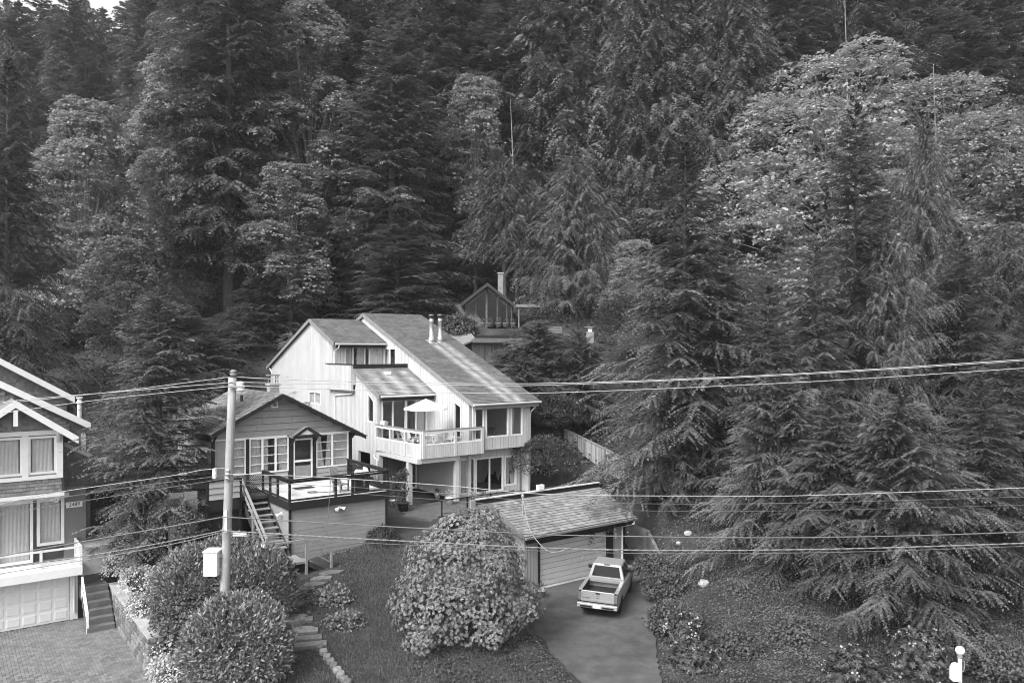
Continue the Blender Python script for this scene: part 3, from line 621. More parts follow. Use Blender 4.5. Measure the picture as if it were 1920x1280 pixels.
# ------------------------------------------------------------------ 3. the grey cottage and its deck
cs, CO = base_thing("grey_cottage", "small grey gabled cottage with white multi pane windows and deck", "house", -9, 10.3, 1.5)
fc = Face('v', 10.3, CO)
AP_U = -9.12          # ridge line
SL = .525
def zc(u): return 9.16 - SL * abs(u - AP_U)
ops = [(-11.5, -10.78, 5.1, 6.9), (-10.6, -8.56, 5.1, 6.9), (-8.3, -7.26, 4.6, 6.72), (-7.05, -5.2, 5.1, 6.9)]
bk = MB()
for a, b, z0a, z0b, z1a, z1b, *_ in wall_cells(-12.4, -5.05, 2.0, [(-12.4, zc(-12.4) - .15), (AP_U, zc(AP_U) - .15), (-5.05, zc(-5.05) - .15)], ops, None): fc.box(bk, a, b, .03, .16, z0a, z1a, z0b, z1b)
bk.build("wall", M_grey, cs)
def boards(face, s0, s1, z0, z1, h, topf, ops, m, parent, seed=2, maxlen=2.4, gap=.03, proud=.055):
    """horizontal lap boards, each one a piece of its own"""
    rg = random.Random(seed); z = z0
    while z < z1 - .03:
        zt = min(z + h, z1); segs = [(s0, s1)]
        for o in ops:
            if o[2] < zt - .02 and o[3] > z + .02:
                ns = []
                for a, b in segs:
                    if o[1] <= a or o[0] >= b: ns.append((a, b)); continue
                    if o[0] - a > .06: ns.append((a, o[0]))
                    if b - o[1] > .06: ns.append((o[1], b))
                segs = ns
        for a, b in segs:
            if topf:                                     # trim to the rakes at mid height
                zm = (z + zt) / 2
                while a < b and topf(a) < zm: a += .03
                while b > a and topf(b) < zm: b -= .03
                if b - a < .1: continue
            n = max(1, int(math.ceil((b - a) / maxlen))); cuts = [a] + sorted(a + (b - a) * (k + rg.uniform(-.2, .2)) / n for k in range(1, n)) + [b]
            for c0, c1 in zip(cuts, cuts[1:]):
                bm_ = MB(); P = face.p; j = rg.uniform(0, .006); e0 = c0 + .004; e1 = c1 - .004
                h_ = [P(e0, -proud - j, z), P(e1, -proud - j, z), P(e1, .0, z), P(e0, .0, z), P(e0, -.012, zt - gap), P(e1, -.012, zt - gap), P(e1, .0, zt - gap), P(e0, .0, zt - gap)]
                if face.axis == 'u': h_ = [h_[1], h_[0], h_[3], h_[2], h_[5], h_[4], h_[7], h_[6]]
                bm_.hexa(h_); bm_.build("siding_board", m, parent)
        z += h
boards(fc, -12.4, -5.05, 6.95, 9.0, .33, lambda u: zc(u) - .16, [], M_grey, cs, 2, 2.2)
boards(fc, -12.4, -5.05, 4.35, 5.06, .24, None, [(-8.6, -7.05, 4, 7)], M_grey, cs, 3, 2.2)
fm = MB(); fc.box(fm, -12.4, -8.66, -.06, .0, 6.9, 6.96); fc.box(fm, -7.0, -5.05, -.06, .0, 6.9, 6.96); fm.build("window_head", M_trim, cs)
hz = [5.56, 6.0, 6.45]
window(cs, fc, -11.5, -10.78, 5.1, 6.9, .06, hm=hz, cur=[(-11.4, -10.85)])
window(cs, fc, -10.6, -8.56, 5.1, 6.9, .06, vm=[-9.93, -9.24], hm=hz, cur=[(-10.52, -10.0), (-9.88, -9.6), (-9.12, -8.62, .1, 0)], vmw=.1)
window(cs, fc, -7.05, -5.2, 5.1, 6.9, .06, vm=[-6.14], hm=hz, cur=[(-7.0, -6.75, 0, .22), (-6.4, -6.2, -.1, 0), (-6.08, -5.26)], vmw=.1)
# dark pilasters between the windows
for a, b in ((-10.77, -10.61), (-8.55, -8.31), (-7.25, -7.06), (-5.19, -5.0), (-12.45, -12.3)):
    dm = MB(); fc.box(dm, a, b, -.07, .02, 4.3, 6.9); dm.build("pilaster", M_dark, cs)
dw = window(cs, fc, -8.3, -7.26, 4.6, 6.72, .07, hm=[5.55], m=M_trim, name="door", hmw=.1)
dm = MB(); fc.box(dm, -8.2, -7.36, -.01, .015, 4.68, 5.3); dm.build("kick_panel", M_trimgrey, dw)
# gable vent
dm = MB(); fc.box(dm, AP_U - .36, AP_U - .02, -.06, 0, 8.42, 8.48); fc.box(dm, AP_U - .36, AP_U - .3, -.06, 0, 8.48, 8.74); fc.box(dm, AP_U - .08, AP_U - .02, -.06, 0, 8.48, 8.78); dm.build("gable_vent", M_trim, cs)
# door hood
hd = MB(); hu = -7.83
for sg in (-1, 1): slab(hd, [(hu, 9.55, 7.42), (hu + sg * .78, 9.55, 6.92), (hu + sg * .78, 10.3, 6.92), (hu, 10.3, 7.42)][::sg], .07)
hood = part(hd, "door_hood", M_shake, cs, CO)
hd = MB()
for sg in (-1, 1): hd.bar((hu + sg * .02, 9.53, 7.34), (hu + sg * .76, 9.53, 6.87), .05, .12)
hd.box(hu - .66, hu + .66, 9.56, 9.66, 6.84, 6.93)
part(hd, "hood_fascia", M_dark, hood, (0, 0, 0)); 
hood.children[0].location = (-CO[0], -CO[1], -CO[2])
hd = MB(); hd.prism([(hu - .36, 9.6, 7.0), (hu + .36, 9.6, 7.0), (hu, 9.6, 7.24)], (0, .05, 0)); o = part(hd, "hood_gable", M_trim, hood, CO)
for sg in (-1, 1):
    hd = MB(); hd.bar((hu + sg * .62, 9.62, 6.9), (hu + sg * .62, 10.25, 6.3), .06, .07); part(hd, "bracket", M_dark, cs, CO)
# cottage roof with shakes
ev_l, ev_r = AP_U - 3.5, AP_U + 4.62; v0, v1 = 9.6, 17.4
for sg, ue in ((-1, ev_l), (1, ev_r)):
    mb = MB(); slab(mb, [(AP_U, v0, zc(AP_U)), (ue, v0, zc(ue)), (ue, v1, zc(ue)), (AP_U, v1, zc(AP_U))][::sg], .12); rf = part(mb, "roof", M_shake, cs, CO)
    if sg < 0: shingle_field([ue - CO[0] - .05, v1 - CO[1], zc(ue - .05) - CO[2]], [ue - CO[0] - .05, v0 - .06 - CO[1], zc(ue - .05) - CO[2]], [AP_U - CO[0], v1 - CO[1], zc(AP_U) - CO[2]], 22, 34, M_shake, "shake", rf, thick=.035, jit=.35, ragged=.35, seed=11)
    else: shingle_field([ue - CO[0] + .05, v0 - .06 - CO[1], zc(ue + .05) - CO[2]], [ue - CO[0] + .05, v1 - CO[1], zc(ue + .05) - CO[2]], [AP_U - CO[0], v0 - .06 - CO[1], zc(AP_U) - CO[2]], 22, 34, M_shake, "shake", rf, thick=.035, jit=.35, ragged=.35, seed=12)
    mb = MB(); e = .05; mb.hexa([(AP_U, v0 - .04 - e, zc(AP_U) - .2), (ue, v0 - .04 - e, zc(ue) - .2), (ue, v0 - .01, zc(ue) - .2), (AP_U, v0 - .01, zc(AP_U) - .2), (AP_U, v0 - .04 - e, zc(AP_U) - .02), (ue, v0 - .04 - e, zc(ue) - .02), (ue, v0 - .01, zc(ue) - .02), (AP_U, v0 - .01, zc(AP_U) - .02)]); part(mb, "rake_board", M_dark, cs, CO)
    mb = MB(); eu = -5.1 if sg > 0 else -12.35; mb.bar((eu, 9.7, zc(eu) - .2), (eu, 10.35, zc(eu) - .6), .08, .1); part(mb, "bracket", M_dark, cs, CO)
mb = MB(); mb.box(-5.2, -5.05, 10.46, 17.2, 2, 6.7); mb.box(-12.4, -12.25, 10.46, 17.2, 2, 6.8); mb.box(-12.2, -5.2, 17.05, 17.2, 2, 6.7); part(mb, "wall", M_grey, cs, CO)
mb = MB(); mb.box(-12.2, -5.25, 13.2, 13.3, 4.4, 7); part(mb, "room_wall", M_inside, cs, CO)
mb = MB(); mb.box(-12.2, -5.25, 10.5, 13.2, 4.3, 4.4); mb.box(-12.2, -5.25, 10.5, 13.2, 7.0, 7.05); part(mb, "room_floor", M_insidedark, cs, CO)
# chimney
cu = pv(513, 725, 15.8)[0]; mb = MB(); mb.box(cu - .28, cu + .28, 15.6, 16.15, 8.0, 9.3); ch = part(mb, "chimney", mat("chimney_block", .28, .9, .2, 5, bump=.4), cs, CO); mb = MB(); mb.box(cu - .35, cu + .35, 15.53, 16.22, 9.302, 9.39); part(mb, "chimney_cap", M_concrete, ch, (0, 0, 0)).location = (-CO[0], -CO[1], -CO[2])
mb = MB(); mb.box(cu - .36, cu + .3, 15.6, 16.1, 9.86, 9.93)
for a in (cu - .24, cu + .2):
    for b in (15.68, 16.05): mb.box(a, a + .05, b, b + .05, 9.392, 9.86)
part(mb, "chimney_cowl", M_trimgrey, ch, (0, 0, 0)).location = (-CO[0], -CO[1], -CO[2])
# deck block
DU0, DU1, DV = -10.35, -5.35, 5.4
fb = Face('v', DV + .04, CO)
mb = MB(); mb.box(DU0 + .04, DU1 - .04, DV + .04, 10.2, 1.3, 4.1); part(mb, "deck_block", M_greylow, cs, CO)
boards(fb, DU0 + .1, DU1 - .1, 1.65, 4.08, .205, None, [], M_greylow, cs, 7, 5.2, gap=.008, proud=.016)
mb = MB(); mb.box(DU0, DU1, DV - .08, 10.25, 4.3, 4.42); part(mb, "deck_floor", M_deck, cs, CO)
mb = MB(); mb.box(DU0 - .06, DU1 + .06, DV - .14, DV - .085, 4.08, 4.44); mb.box(DU0 - .06, DU0 - .005, DV - .08, 10.1, 4.08, 4.44); mb.box(DU1 + .005, DU1 + .06, DV - .08, 10.1, 4.08, 4.44); part(mb, "deck_fascia", M_dark, cs, CO)
mb = MB(); mb.box(DU0, DU0 + .1, DV - .03, DV + .07, 1.3, 4.07); mb.box(DU1 - .1, DU1, DV - .03, DV + .07, 1.3, 4.07); part(mb, "corner_board", M_dark, cs, CO)
zr = 5.45
def deck_rail(a, b, posts, rail=True):
    A, B = Vector((*a, 0)), Vector((*b, 0)); e = B - A
    mb = MB(); mb.bar(A + Vector((0, 0, zr)), B + Vector((0, 0, zr)), .16, .05); part(mb, "handrail", M_dark, cs, CO)
    mb = MB(); mb.bar(A + Vector((0, 0, zr - .1)), B + Vector((0, 0, zr - .1)), .05, .09); part(mb, "top_rail", M_dark, cs, CO)
    mb = MB(); mb.bar(A + Vector((0, 0, 4.52)), B + Vector((0, 0, 4.52)), .05, .08); part(mb, "bottom_rail", M_dark, cs, CO)
    for q in posts:
        c = A + e * q; mb = MB(); mb.bar(c + Vector((0, 0, 4.1)), c + Vector((0, 0, zr - .03)), .1, .1, up=e.normalized()); part(mb, "post", M_dark, cs, CO)
    ps = sorted(posts)
    for q0, q1 in zip(ps, ps[1:]):
        t = e.normalized(); mb = MB(); mb.bar(A + e * q0 + t * .06 + Vector((0, 0, 4.95)), A + e * q1 - t * .06 + Vector((0, 0, 4.95)), .01, .76); part(mb, "glass_panel", M_glassclear, cs, CO)
deck_rail((DU0 - .02, DV - .06), (DU1 + .02, DV - .06), [.005, .45, .62, .995]); deck_rail((DU0 - .02, 8.9), (DU0 - .02, DV), [.0, .3, .6]); deck_rail((DU1 + .02, 10.1), (DU1 + .02, DV), [.02, .5])
# mat, hose on the deck
o = MB(); X, Y = world_uv(-8.4, 8.6); o.box(-.5, .5, -.28, .28, 0, .02); o = o.build("door_mat", M_wooddark); o.location = (X, Y, 4.425); o.rotation_euler = (0, 0, TH); tag(o, "dark rectangular door mat lying on the pale cottage deck", "door mat")
hz_ = []
for k in range(60): q = k * .35; r = .22 + .02 * math.sin(k); hz_.append((r * math.cos(q) + (0 if k < 40 else (k - 40) * .06), r * math.sin(q) * .8, .02 + .001 * k))
mb = MB(); mb.tube(hz_, .014, 5); o = mb.build("garden_hose", M_wiredark); X, Y = world_uv(-8.6, 7.0); o.location = (X, Y, 4.43); tag(o, "thin dark hose coiled on the pale cottage deck", "hose")
# floodlights under the deck
for uu, nm, lb in ((-7.9, "floodlight", "white twin floodlight on the grey wall beneath the deck"),):
    X, Y = world_uv(uu, DV - .02); fl = thing(nm, lb, "floodlight", (X, Y, 3.92), TH); mb = MB(); mb.box(-.06, .06, -.06, .01, -.06, .06); mb.build("mount", M_plastic, fl)
    for sg in (-1, 1):
        mb = MB(); mb.lathe([(.04, 0), (.06, .08), (.1, .2), (.09, .21)], 10); o = mb.build("lamp_head", M_plastic, fl, smooth=True); o.location = (sg * .06, -.06, 0); o.rotation_euler = (math.radians(110), 0, sg * .9)
X, Y = world_uv(DU0 + .02, 6.4); fl = thing("floodlight", "single white floodlight on the side wall above the stairs", "floodlight", (X, Y, 3.75), TH)
mb = MB(); mb.box(-.06, .02, -.06, .06, -.06, .06); mb.build("mount", M_plastic, fl); mb = MB(); mb.lathe([(.04, 0), (.06, .08), (.1, .2), (.09, .21)], 10); o = mb.build("lamp_head", M_plastic, fl, smooth=True); o.location = (-.06, 0, 0); o.rotation_euler = (0, math.radians(-115), 0)
# side porch left of the deck, lattice
mb = MB(); mb.box(-13.3, DU0 - .1, 8.0, 10.2, 4.25, 4.4); part(mb, "porch_floor", M_wooddark, cs, CO)
mb = MB(); mb.box(-13.35, -11.75, 7.92, 7.98, 3.9, 4.4); part(mb, "porch_fascia", M_dark, cs, CO)
fp = Face('v', 7.95, CO)
boards(fp, -13.2, -11.8, 4.45, 5.3, .28, None, [], M_grey, cs, 9, 3)
mb = MB(); mb.box(-13.3, -11.7, 7.88, 8.06, 5.3, 5.37); part(mb, "porch_rail", M_dark, cs, CO)
for u in (-13.25, -11.75):
    mb = MB(); mb.box(u - .06, u + .06, 7.92, 8.04, 1.5, 5.3); part(mb, "porch_post", M_dark, cs, CO)
mb = MB(); mb.box(-13.2, -11.8, 8.1, 8.2, 1.4, 4.2); mb.box(-12.4, -10.4, 10.1, 10.25, 1.4, 4.3); part(mb, "crawl_wall", M_dark, cs, CO)
mb = MB(); n = 11
for k in range(-n, n + 1):
    for sg in (1, -1):
        a = -11.65 + (k / n) * 1.2 * 1; p0 = [a, 4.42]; p1 = [a + sg * .86, 5.28]
        # clip to the panel
        if sg > 0:
            lo = max(0, (-11.65 - p0[0]) / .86); hi = min(1, (-10.45 - p0[0]) / .86)
        else:
            lo = max(0, (p0[0] + 10.45) / .86); hi = min(1, (p0[0] + 11.65) / .86)
        if hi - lo < .05: continue
        q0 = (p0[0] + sg * .86 * lo, 8.9 + .006 * sg, 4.42 + .86 * lo); q1 = (p0[0] + sg * .86 * hi, 8.9 + .006 * sg, 4.42 + .86 * hi); mb.bar(q0, q1, .012, .03)
part(mb, "lattice", M_wooddark, cs, CO)["kind"] = "stuff"
# wooden stairs: upper flight, landing, lower flight
st, SO = base_thing("wooden_stairs", "weathered wooden stairs climbing beside the cottage deck in two flights", "stairs", -10.9, 6, 1.5)
for k in range(9):
    v = 8.6 - k * .37; z = 4.3 - k * .235; mb = MB(); mb.box(-11.45, -10.45, v - .3, v, z - .05, z); part(mb, "tread", M_wood, st, SO)
for u in (-11.5, -10.42):
    mb = MB(); mb.bar((u, 8.8, 4.3), (u, 5.1, 1.98), .05, .26); part(mb, "stringer", M_wooddark, st, SO)
mb = MB(); mb.bar((-11.52, 8.7, 5.25), (-11.52, 5.0, 3.0), .1, .07); part(mb, "handrail", M_wood, st, SO)
mb = MB(); mb.bar((-11.52, 8.7, 4.85), (-11.52, 5.0, 2.55), .05, .12); part(mb, "mid_rail", M_wood, st, SO)
for v, z in ((8.65, 5.25), (6.8, 4.1), (5.0, 3.05)):
    mb = MB(); mb.box(-11.58, -11.48, v - .05, v + .05, z - 1.6, z); part(mb, "post", M_wood, st, SO)
mb = MB(); mb.box(-11.5, -10.15, 3.9, 5.2, 1.96, 2.06); part(mb, "landing", M_wood, st, SO)
for k in range(4):
    u = -10.1 + k * .3; z = 1.9 - k * .17; mb = MB(); mb.box(u, u + .28, 3.95, 5.0, z - .05, z); part(mb, "tread", M_wood, st, SO)
mb = MB(); mb.bar((-10.15, 3.92, 2.0), (-8.85, 3.92, 1.22), .05, .22); part(mb, "stringer", M_wooddark, st, SO)
for (a, b, c) in (((-11.5, 3.9, 3.0), (-10.15, 3.9, 3.0), .08), ((-10.1, 3.9, 2.98), (-8.8, 3.9, 2.15), .08), ((-10.1, 3.9, 2.55), (-8.95, 3.9, 1.8), .05)):
    mb = MB(); mb.bar(a, b, .09, c); part(mb, "handrail", M_wood, st, SO)
for u, z0, z1 in ((-11.45, .9, 3.0), (-10.12, .9, 3.0), (-8.95, 1.0, 2.25)):
    mb = MB(); mb.box(u - .05, u + .05, 3.85, 3.95, z0, z1); part(mb, "post", M_wood, st, SO)
# barbecue and board on the deck
X, Y = world_uv(-6.55, 5.95); bq = thing("barbecue", "dark cabinet barbecue with white folded cloths on top, by deck railing", "barbecue", (X, Y, 4.42), TH)
mb = MB(); mb.box(-.38, .38, -.25, .25, .08, .82); mb.build("cabinet", M_black, bq, bevel=.02)
mb = MB(); mb.box(-.85, .85, -.28, .28, .84, .9); mb.build("shelf", M_trim, bq, bevel=.01)
for xx, ww, hh, tl_ in ((-.1, .2, .22, .06), (.32, .12, .32, -.05)):
    mb = MB(); mb.hexa([(xx - ww, -.15, .902), (xx + ww, -.17, .902), (xx + ww, .15, .902), (xx - ww, .17, .902), (xx - ww * .85 + tl_, -.12, .9 + hh), (xx + ww * .8 + tl_, -.1, .9 + hh * .8), (xx + ww * .8 + tl_, .1, .9 + hh * .8), (xx - ww * .85 + tl_, .12, .9 + hh)]); mb.build("cloth_bundle", M_plastic, bq, bevel=.05)
for sx in (-.33, .33):
    mb = MB(); mb.tube([(sx, -.2, .08), (sx, -.2, 0)], .04, 8); mb.build("caster", M_black, bq)
X, Y = world_uv(-7.3, 6.6); bc = thing("deck_chair", "tall backed wooden chair beside the barbecue on the cottage deck", "chair", (X, Y, 4.42), TH + .4)
for k in range(5):
    mb = MB(); mb.hexa([(-.28 + k * .115, .22, .38), (-.18 + k * .115, .22, .38), (-.18 + k * .115, .26, .38), (-.28 + k * .115, .26, .38), (-.3 + k * .12, .5, 1.15), (-.2 + k * .12, .5, 1.15), (-.2 + k * .12, .53, 1.15), (-.3 + k * .12, .53, 1.15)]); mb.build("back_slat", M_wood, bc)
mb = MB(); mb.box(-.3, .3, -.28, .24, .34, .38); mb.build("seat", M_wood, bc)
for sx in (-.28, .28):
    for sy in (-.25, .2): mb = MB(); mb.box(sx - .03, sx + .03, sy - .03, sy + .03, 0, .36 if sy > 0 else .55); mb.build("leg", M_wood, bc)
    mb = MB(); mb.box(sx - .06, sx + .06, -.32, .3, .55, .58); mb.build("armrest", M_wood, bc)

# ------------------------------------------------------------------ 4. the left house
ls, LO = base_thing("shingled_house", "dark shingled house with white trim, balcony and white garage door", "house", -20, 11.4, -.95)
def shingle_wall(face, s0, s1, z0, z1, topf, ops, parent, rows_h=.16, w=.16, seed=1):
    rg = random.Random(seed); mb = MB(); z = z0; r = 0
    while z < z1 - .02:
        zt = min(z1, z + rows_h); s = s0 - rg.uniform(0, w)
        while s < s1:
            e = s + w * rg.uniform(.7, 1.3); a, b = max(s, s0), min(e - .008, s1)
            if b - a > .03 and not any(o[0] < (a + b) / 2 < o[1] and o[2] < (z + zt) / 2 < o[3] for o in ops) and (topf is None or topf((a + b) / 2) > zt - .03):
                P = face.p; j = rg.uniform(0, .012)
                h_ = [P(a, -.03 - j, z), P(b, -.03 - j, z), P(b, 0, z), P(a, 0, z), P(a, -.008, zt), P(b, -.008, zt), P(b, 0, zt), P(a, 0, zt)]
                if face.axis == 'u': h_ = [h_[1], h_[0], h_[3], h_[2], h_[5], h_[4], h_[7], h_[6]]
                mb.hexa(h_)
            s = e
        z += rows_h; r += 1
    o = mb.build("wall_shingle", M_shinglewall, parent); o["kind"] = "stuff"; return o
lp = lambda mb, n, m, par=None, **k: part(mb, n, m, par or ls, LO, **k)
# garage level
fq = Face('v', 11.4, LO)
mb = MB(); mb.box(-27, -18.15, 11.48, 11.6, -1, 1.4); lp(mb, "wall", M_grey)
mb = MB(); mb.box(-18.42, -18.1, 11.36, 11.5, -1, 1.4); lp(mb, "corner_board", M_trim)
mb = MB(); fq.box(mb, -23.4, -18.45, .0, .05, -.92, 1.25); gd = mb.build("garage_door", M_trim, ls)
for r in range(4):
    for c in range(8):
        a = -23.3 + c * .61; z = -.84 + r * .52
        mb = MB(); P = fq.p; mb.hexa([P(a, -.004, z), P(a + .53, -.004, z), P(a + .53, .0, z), P(a, .0, z), P(a, -.004, z + .42), P(a + .53, -.004, z + .42), P(a + .53, 0, z + .42), P(a, 0, z + .42)])
        mb.hexa([P(a + .05, -.022, z + .05), P(a + .48, -.022, z + .05), P(a + .53, -.003, z), P(a, -.003, z), P(a + .05, -.022, z + .37), P(a + .48, -.022, z + .37), P(a + .53, -.003, z + .42), P(a, -.003, z + .42)])
        mb.build("panel", M_trim, gd)
mb = MB(); mb.tube([(-18.25, 11.28, 1.3), (-18.25, 11.28, -.6)], .05, 8); lp(mb, "downpipe", M_trim)
# deck over the garage
mb = MB(); mb.box(-27, -18.05, 10.7, 12.6, 1.4, 1.55); lp(mb, "deck_floor", M_deck)
mb = MB(); mb.box(-27, -18.0, 10.62, 10.695, 1.25, 1.62); lp(mb, "deck_fascia", M_trim)
mb = MB(); mb.box(-18.04, -17.98, 10.7, 12.6, 1.25, 1.62); lp(mb, "deck_fascia", M_trim)
for a, b in (((-27, 10.72), (-18.05, 10.72)), ((-18.05, 10.75), (-18.05, 12.5))):
    for z, t in ((2.5, .08), (1.75, .05)):
        mb = MB(); mb.bar((*a, z), (*b, z), .07, t); lp(mb, "railing", M_trim)
for c in ((-18.05, 10.74), (-19.6, 10.72), (-21.2, 10.72), (-22.8, 10.72), (-18.05, 11.7), (-18.05, 12.5)):
    mb = MB(); mb.box(c[0] - .05, c[0] + .05, c[1] - .05, c[1] + .05, 1.3, 2.55); lp(mb, "railing_post", M_trim)
# middle storey
f2 = Face('v', 12.6, LO)
mb = MB()
for a, b, z0a, z0b, z1a, z1b, *_ in wall_cells(-27, -17.6, 1.4, 4.95, [(-22.5, -18.5, 1.65, 4.5)], None): f2.box(mb, a, b, .0, .15, z0a, z1a, z0b, z1b)
mb.build("wall", mat("dark_board", .16, .7, .12, 3, stretch=(5, 5, .5)), ls)
window(ls, f2, -22.5, -19.75, 1.65, 4.5, .12, vm=[-21.1], m=M_trim, name="patio_door", cur=[(-22.3, -19.9)], cmat=M_blind)
window(ls, f2, -19.6, -18.5, 2.35, 4.5, .13, m=M_trim, cur=[(-19.45, -18.65)], cmat=M_blind)
mb = MB(); f2.box(mb, -22.7, -18.3, -.06, .0, 4.5, 4.72); mb.build("window_head", M_trim, ls)
# bay above
f3 = Face('v', 11.3, LO); ops3 = [(-22.6, -20.25, 5.85, 7.55), (-20.05, -18.95, 5.85, 7.55)]
BU, BZ = -20.55, 9.1
def zl(u): return BZ - .72 * abs(u - BU)
mb = MB()
for a, b, z0a, z0b, z1a, z1b, *_ in wall_cells(-22.8, -18.75, 4.95, [(-22.8, zl(-22.8) - .1), (BU, zl(BU) - .1), (-18.75, zl(-18.75) - .1)], [(-22.6, -20.25, 5.85, 7.55), (-20.05, -18.95, 5.85, 7.55)], None): f3.box(mb, a, b, .005, .15, z0a, z1a, z0b, z1b)
mb.build("wall", M_shinglewall, ls)
shingle_wall(f3, -22.8, -18.75, 5.0, 9.0, lambda u: zl(u) - .12, [(-22.8, -18.7, 5.7, 7.75)], ls, seed=2)
mb = MB(); f3.box(mb, -22.8, -18.7, -.07, -.002, 5.62, 5.78); f3.box(mb, -22.8, -18.7, -.07, -.002, 7.6, 7.8); f3.box(mb, -20.27, -20.03, -.06, -.002, 5.78, 7.6); f3.box(mb, -18.95, -18.7, -.06, -.002, 5.78, 7.6); mb.build("window_surround", M_trim, ls)
window(ls, f3, -22.6, -20.25, 5.85, 7.55, .1, m=M_trim, proud=.03, cur=[(-22.4, -20.4)], cmat=M_blind)
window(ls, f3, -20.05, -18.95, 5.85, 7.55, .1, m=M_trim, proud=.03, cur=[(-19.9, -19.1)], cmat=M_blind)
mb = MB(); mb.box(-22.8, -18.65, 11.2, 12.6, 4.8, 4.95); lp(mb, "bay_soffit", M_trim)
mb = MB(); mb.box(-18.75, -18.62, 11.46, 16, 4.95, 7.5); lp(mb, "wall", mat("dark_board", .16))
mb = MB(); mb.prism([(-18.9, 12.55, 4.3), (-18.9, 11.5, 4.8), (-18.9, 12.55, 4.8)], (.14, 0, 0)); lp(mb, "bracket", M_trim)
# roofs: bay gable, main gable, rear gable (only right-hand slopes show)
def gable(bu, bz, sl, v0_, v1_, ul, ur, nm=1):
    z_ = lambda u: bz - sl * abs(u - bu)
    for sg, ue in ((-1, ul), (1, ur)):
        mb = MB(); slab(mb, [(bu, v0_, z_(bu)), (ue, v0_, z_(ue)), (ue, v1_, z_(ue)), (bu, v1_, z_(bu))][::sg], .14); lp(mb, "roof", M_shake)
        mb = MB(); q = [(bu, z_(bu)), (ue, z_(ue))]
        mb.hexa([(q[0][0], v0_ - .08, q[0][1] - .3), (q[1][0], v0_ - .08, q[1][1] - .3), (q[1][0], v0_ - .01, q[1][1] - .3), (q[0][0], v0_ - .01, q[0][1] - .3),
                 (q[0][0], v0_ - .08, q[0][1] + .02), (q[1][0], v0_ - .08, q[1][1] + .02), (q[1][0], v0_ - .01, q[1][1] + .02), (q[0][0], v0_ - .01, q[0][1] + .02)]); lp(mb, "bargeboard", M_trim)
gable(BU, BZ + .1, .72, 10.7, 13.2, -23.2, -18.15)
mb = MB(); mb.box(BU - .08, BU + .08, 10.6, 10.75, 8.1, 8.8); lp(mb, "king_post", M_trim)
mb = MB(); mb.prism([(-18.95, 11.25, 7.2), (-18.95, 10.8, 7.75), (-18.95, 11.25, 7.75)], (.12, 0, 0)); lp(mb, "bracket", M_trim)
# main gable right low end (170,793); rear (140,744)
m_r = pv(170, 793, 13.0); m_t = pv(60, 742, 13.0); sl2 = (m_t[2] - m_r[2]) / (m_r[0] - m_t[0])
bu2 = m_r[0] - 6.5; gable(bu2, m_r[2] + sl2 * 6.5, sl2, 13.0, 22, bu2 - 6.5, m_r[0])
n_r = pv(140, 744, 17.0); n_t = pv(0, 672, 17.0); sl3 = (n_t[2] - n_r[2]) / (n_r[0] - n_t[0]); bu3 = n_r[0] - 6.0
gable(bu3, n_r[2] + sl3 * 6.0, sl3, 17.0, 24, bu3 - 6, n_r[0])
o1 = pv(170, 820, 12.4); 
f4 = Face('v', 13.4, LO); z4 = lambda u: m_r[2] - .15 - sl2 * (u - m_r[0])
mb = MB()
wA = pv(128, 835, 13.4); wB = pv(178, 870, 13.4)
for a, b, z0a, z0b, z1a, z1b, *_ in wall_cells(-22, -15.9, 1.4, [(-22, z4(-22)), (-15.9, max(5.0, z4(-15.9)))], [(-17.3, -16.2, 2.3, 4.4)], None): f4.box(mb, a, b, .0, .15, z0a, z1a, z0b, z1b)
mb.build("wall", M_shinglewall, ls)
shingle_wall(f4, -18.6, -15.95, 4.75, 8.6, lambda u: z4(u) - .1, [], ls, seed=5)
for a, b in ((-18.4, -17.75), (-17.45, -16.75)):
    mb = MB(); f4.box(mb, a, b, -.05, -.035, z4(b) - 1.05 + .3, z4(a) - .6, z4(b) - 1.05 + .02, z4(b) - .58); mb.build("clerestory_pane", M_glass, ls)
mb = MB(); f4.box(mb, -18.6, -16.9, -.07, -.034, z4(-18.6) - 1.55, z4(-18.6) - 1.35, z4(-16.9) - 1.55, z4(-16.9) - 1.35); f4.box(mb, -17.7, -17.5, -.07, -.034, z4(-17.6) - 1.35, z4(-17.6) - .5); mb.build("clerestory_frame", M_trim, ls)
mb = MB(); f4.box(mb, -17.3, -16.75, .08, .12, 2.3, 4.4); mb.build("entry_door", M_wooddark, ls)
mb = MB(); f4.box(mb, -16.74, -16.2, .08, .12, 2.3, 4.4); mb.build("entry_door", M_wooddark, ls)
mb = MB(); f4.box(mb, -17.6, -15.9, -.3, -.04, 4.45, 4.62); mb.build("entry_lintel", M_trimgrey, ls)
mb = MB(); mb.box(-18.0, -15.9, 11.4, 13.4, 1.0, 2.28); lp(mb, "entry_porch", M_concrete)
mb = MB(); f3 = Face('v', 17.6, LO); 
for a, b, z0a, z0b, z1a, z1b, *_ in wall_cells(bu3 - 5, n_r[0] - .3, 5, [(bu3 - 5, n_r[2]), (bu3, n_r[2] + sl3 * 6 - .2), (n_r[0] - .3, n_r[2])], [], None): f3.box(mb, a, b, 0, .15, z0a, z1a, z0b, z1b)
mb.build("wall", M_shinglewall, ls)
shingle_wall(f3, bu3, n_r[0] - .3, 7.5, n_r[2] + sl3 * 6, lambda u: n_r[2] - sl3 * (u - n_r[0]) - .35, [], ls, seed=6)
f3 = Face('v', 13.3, LO); shingle_wall(f3, bu2, -18.2, 7.4, m_r[2] + sl2 * 6.5, lambda u: z4(u) - .25, [], ls, seed=7)
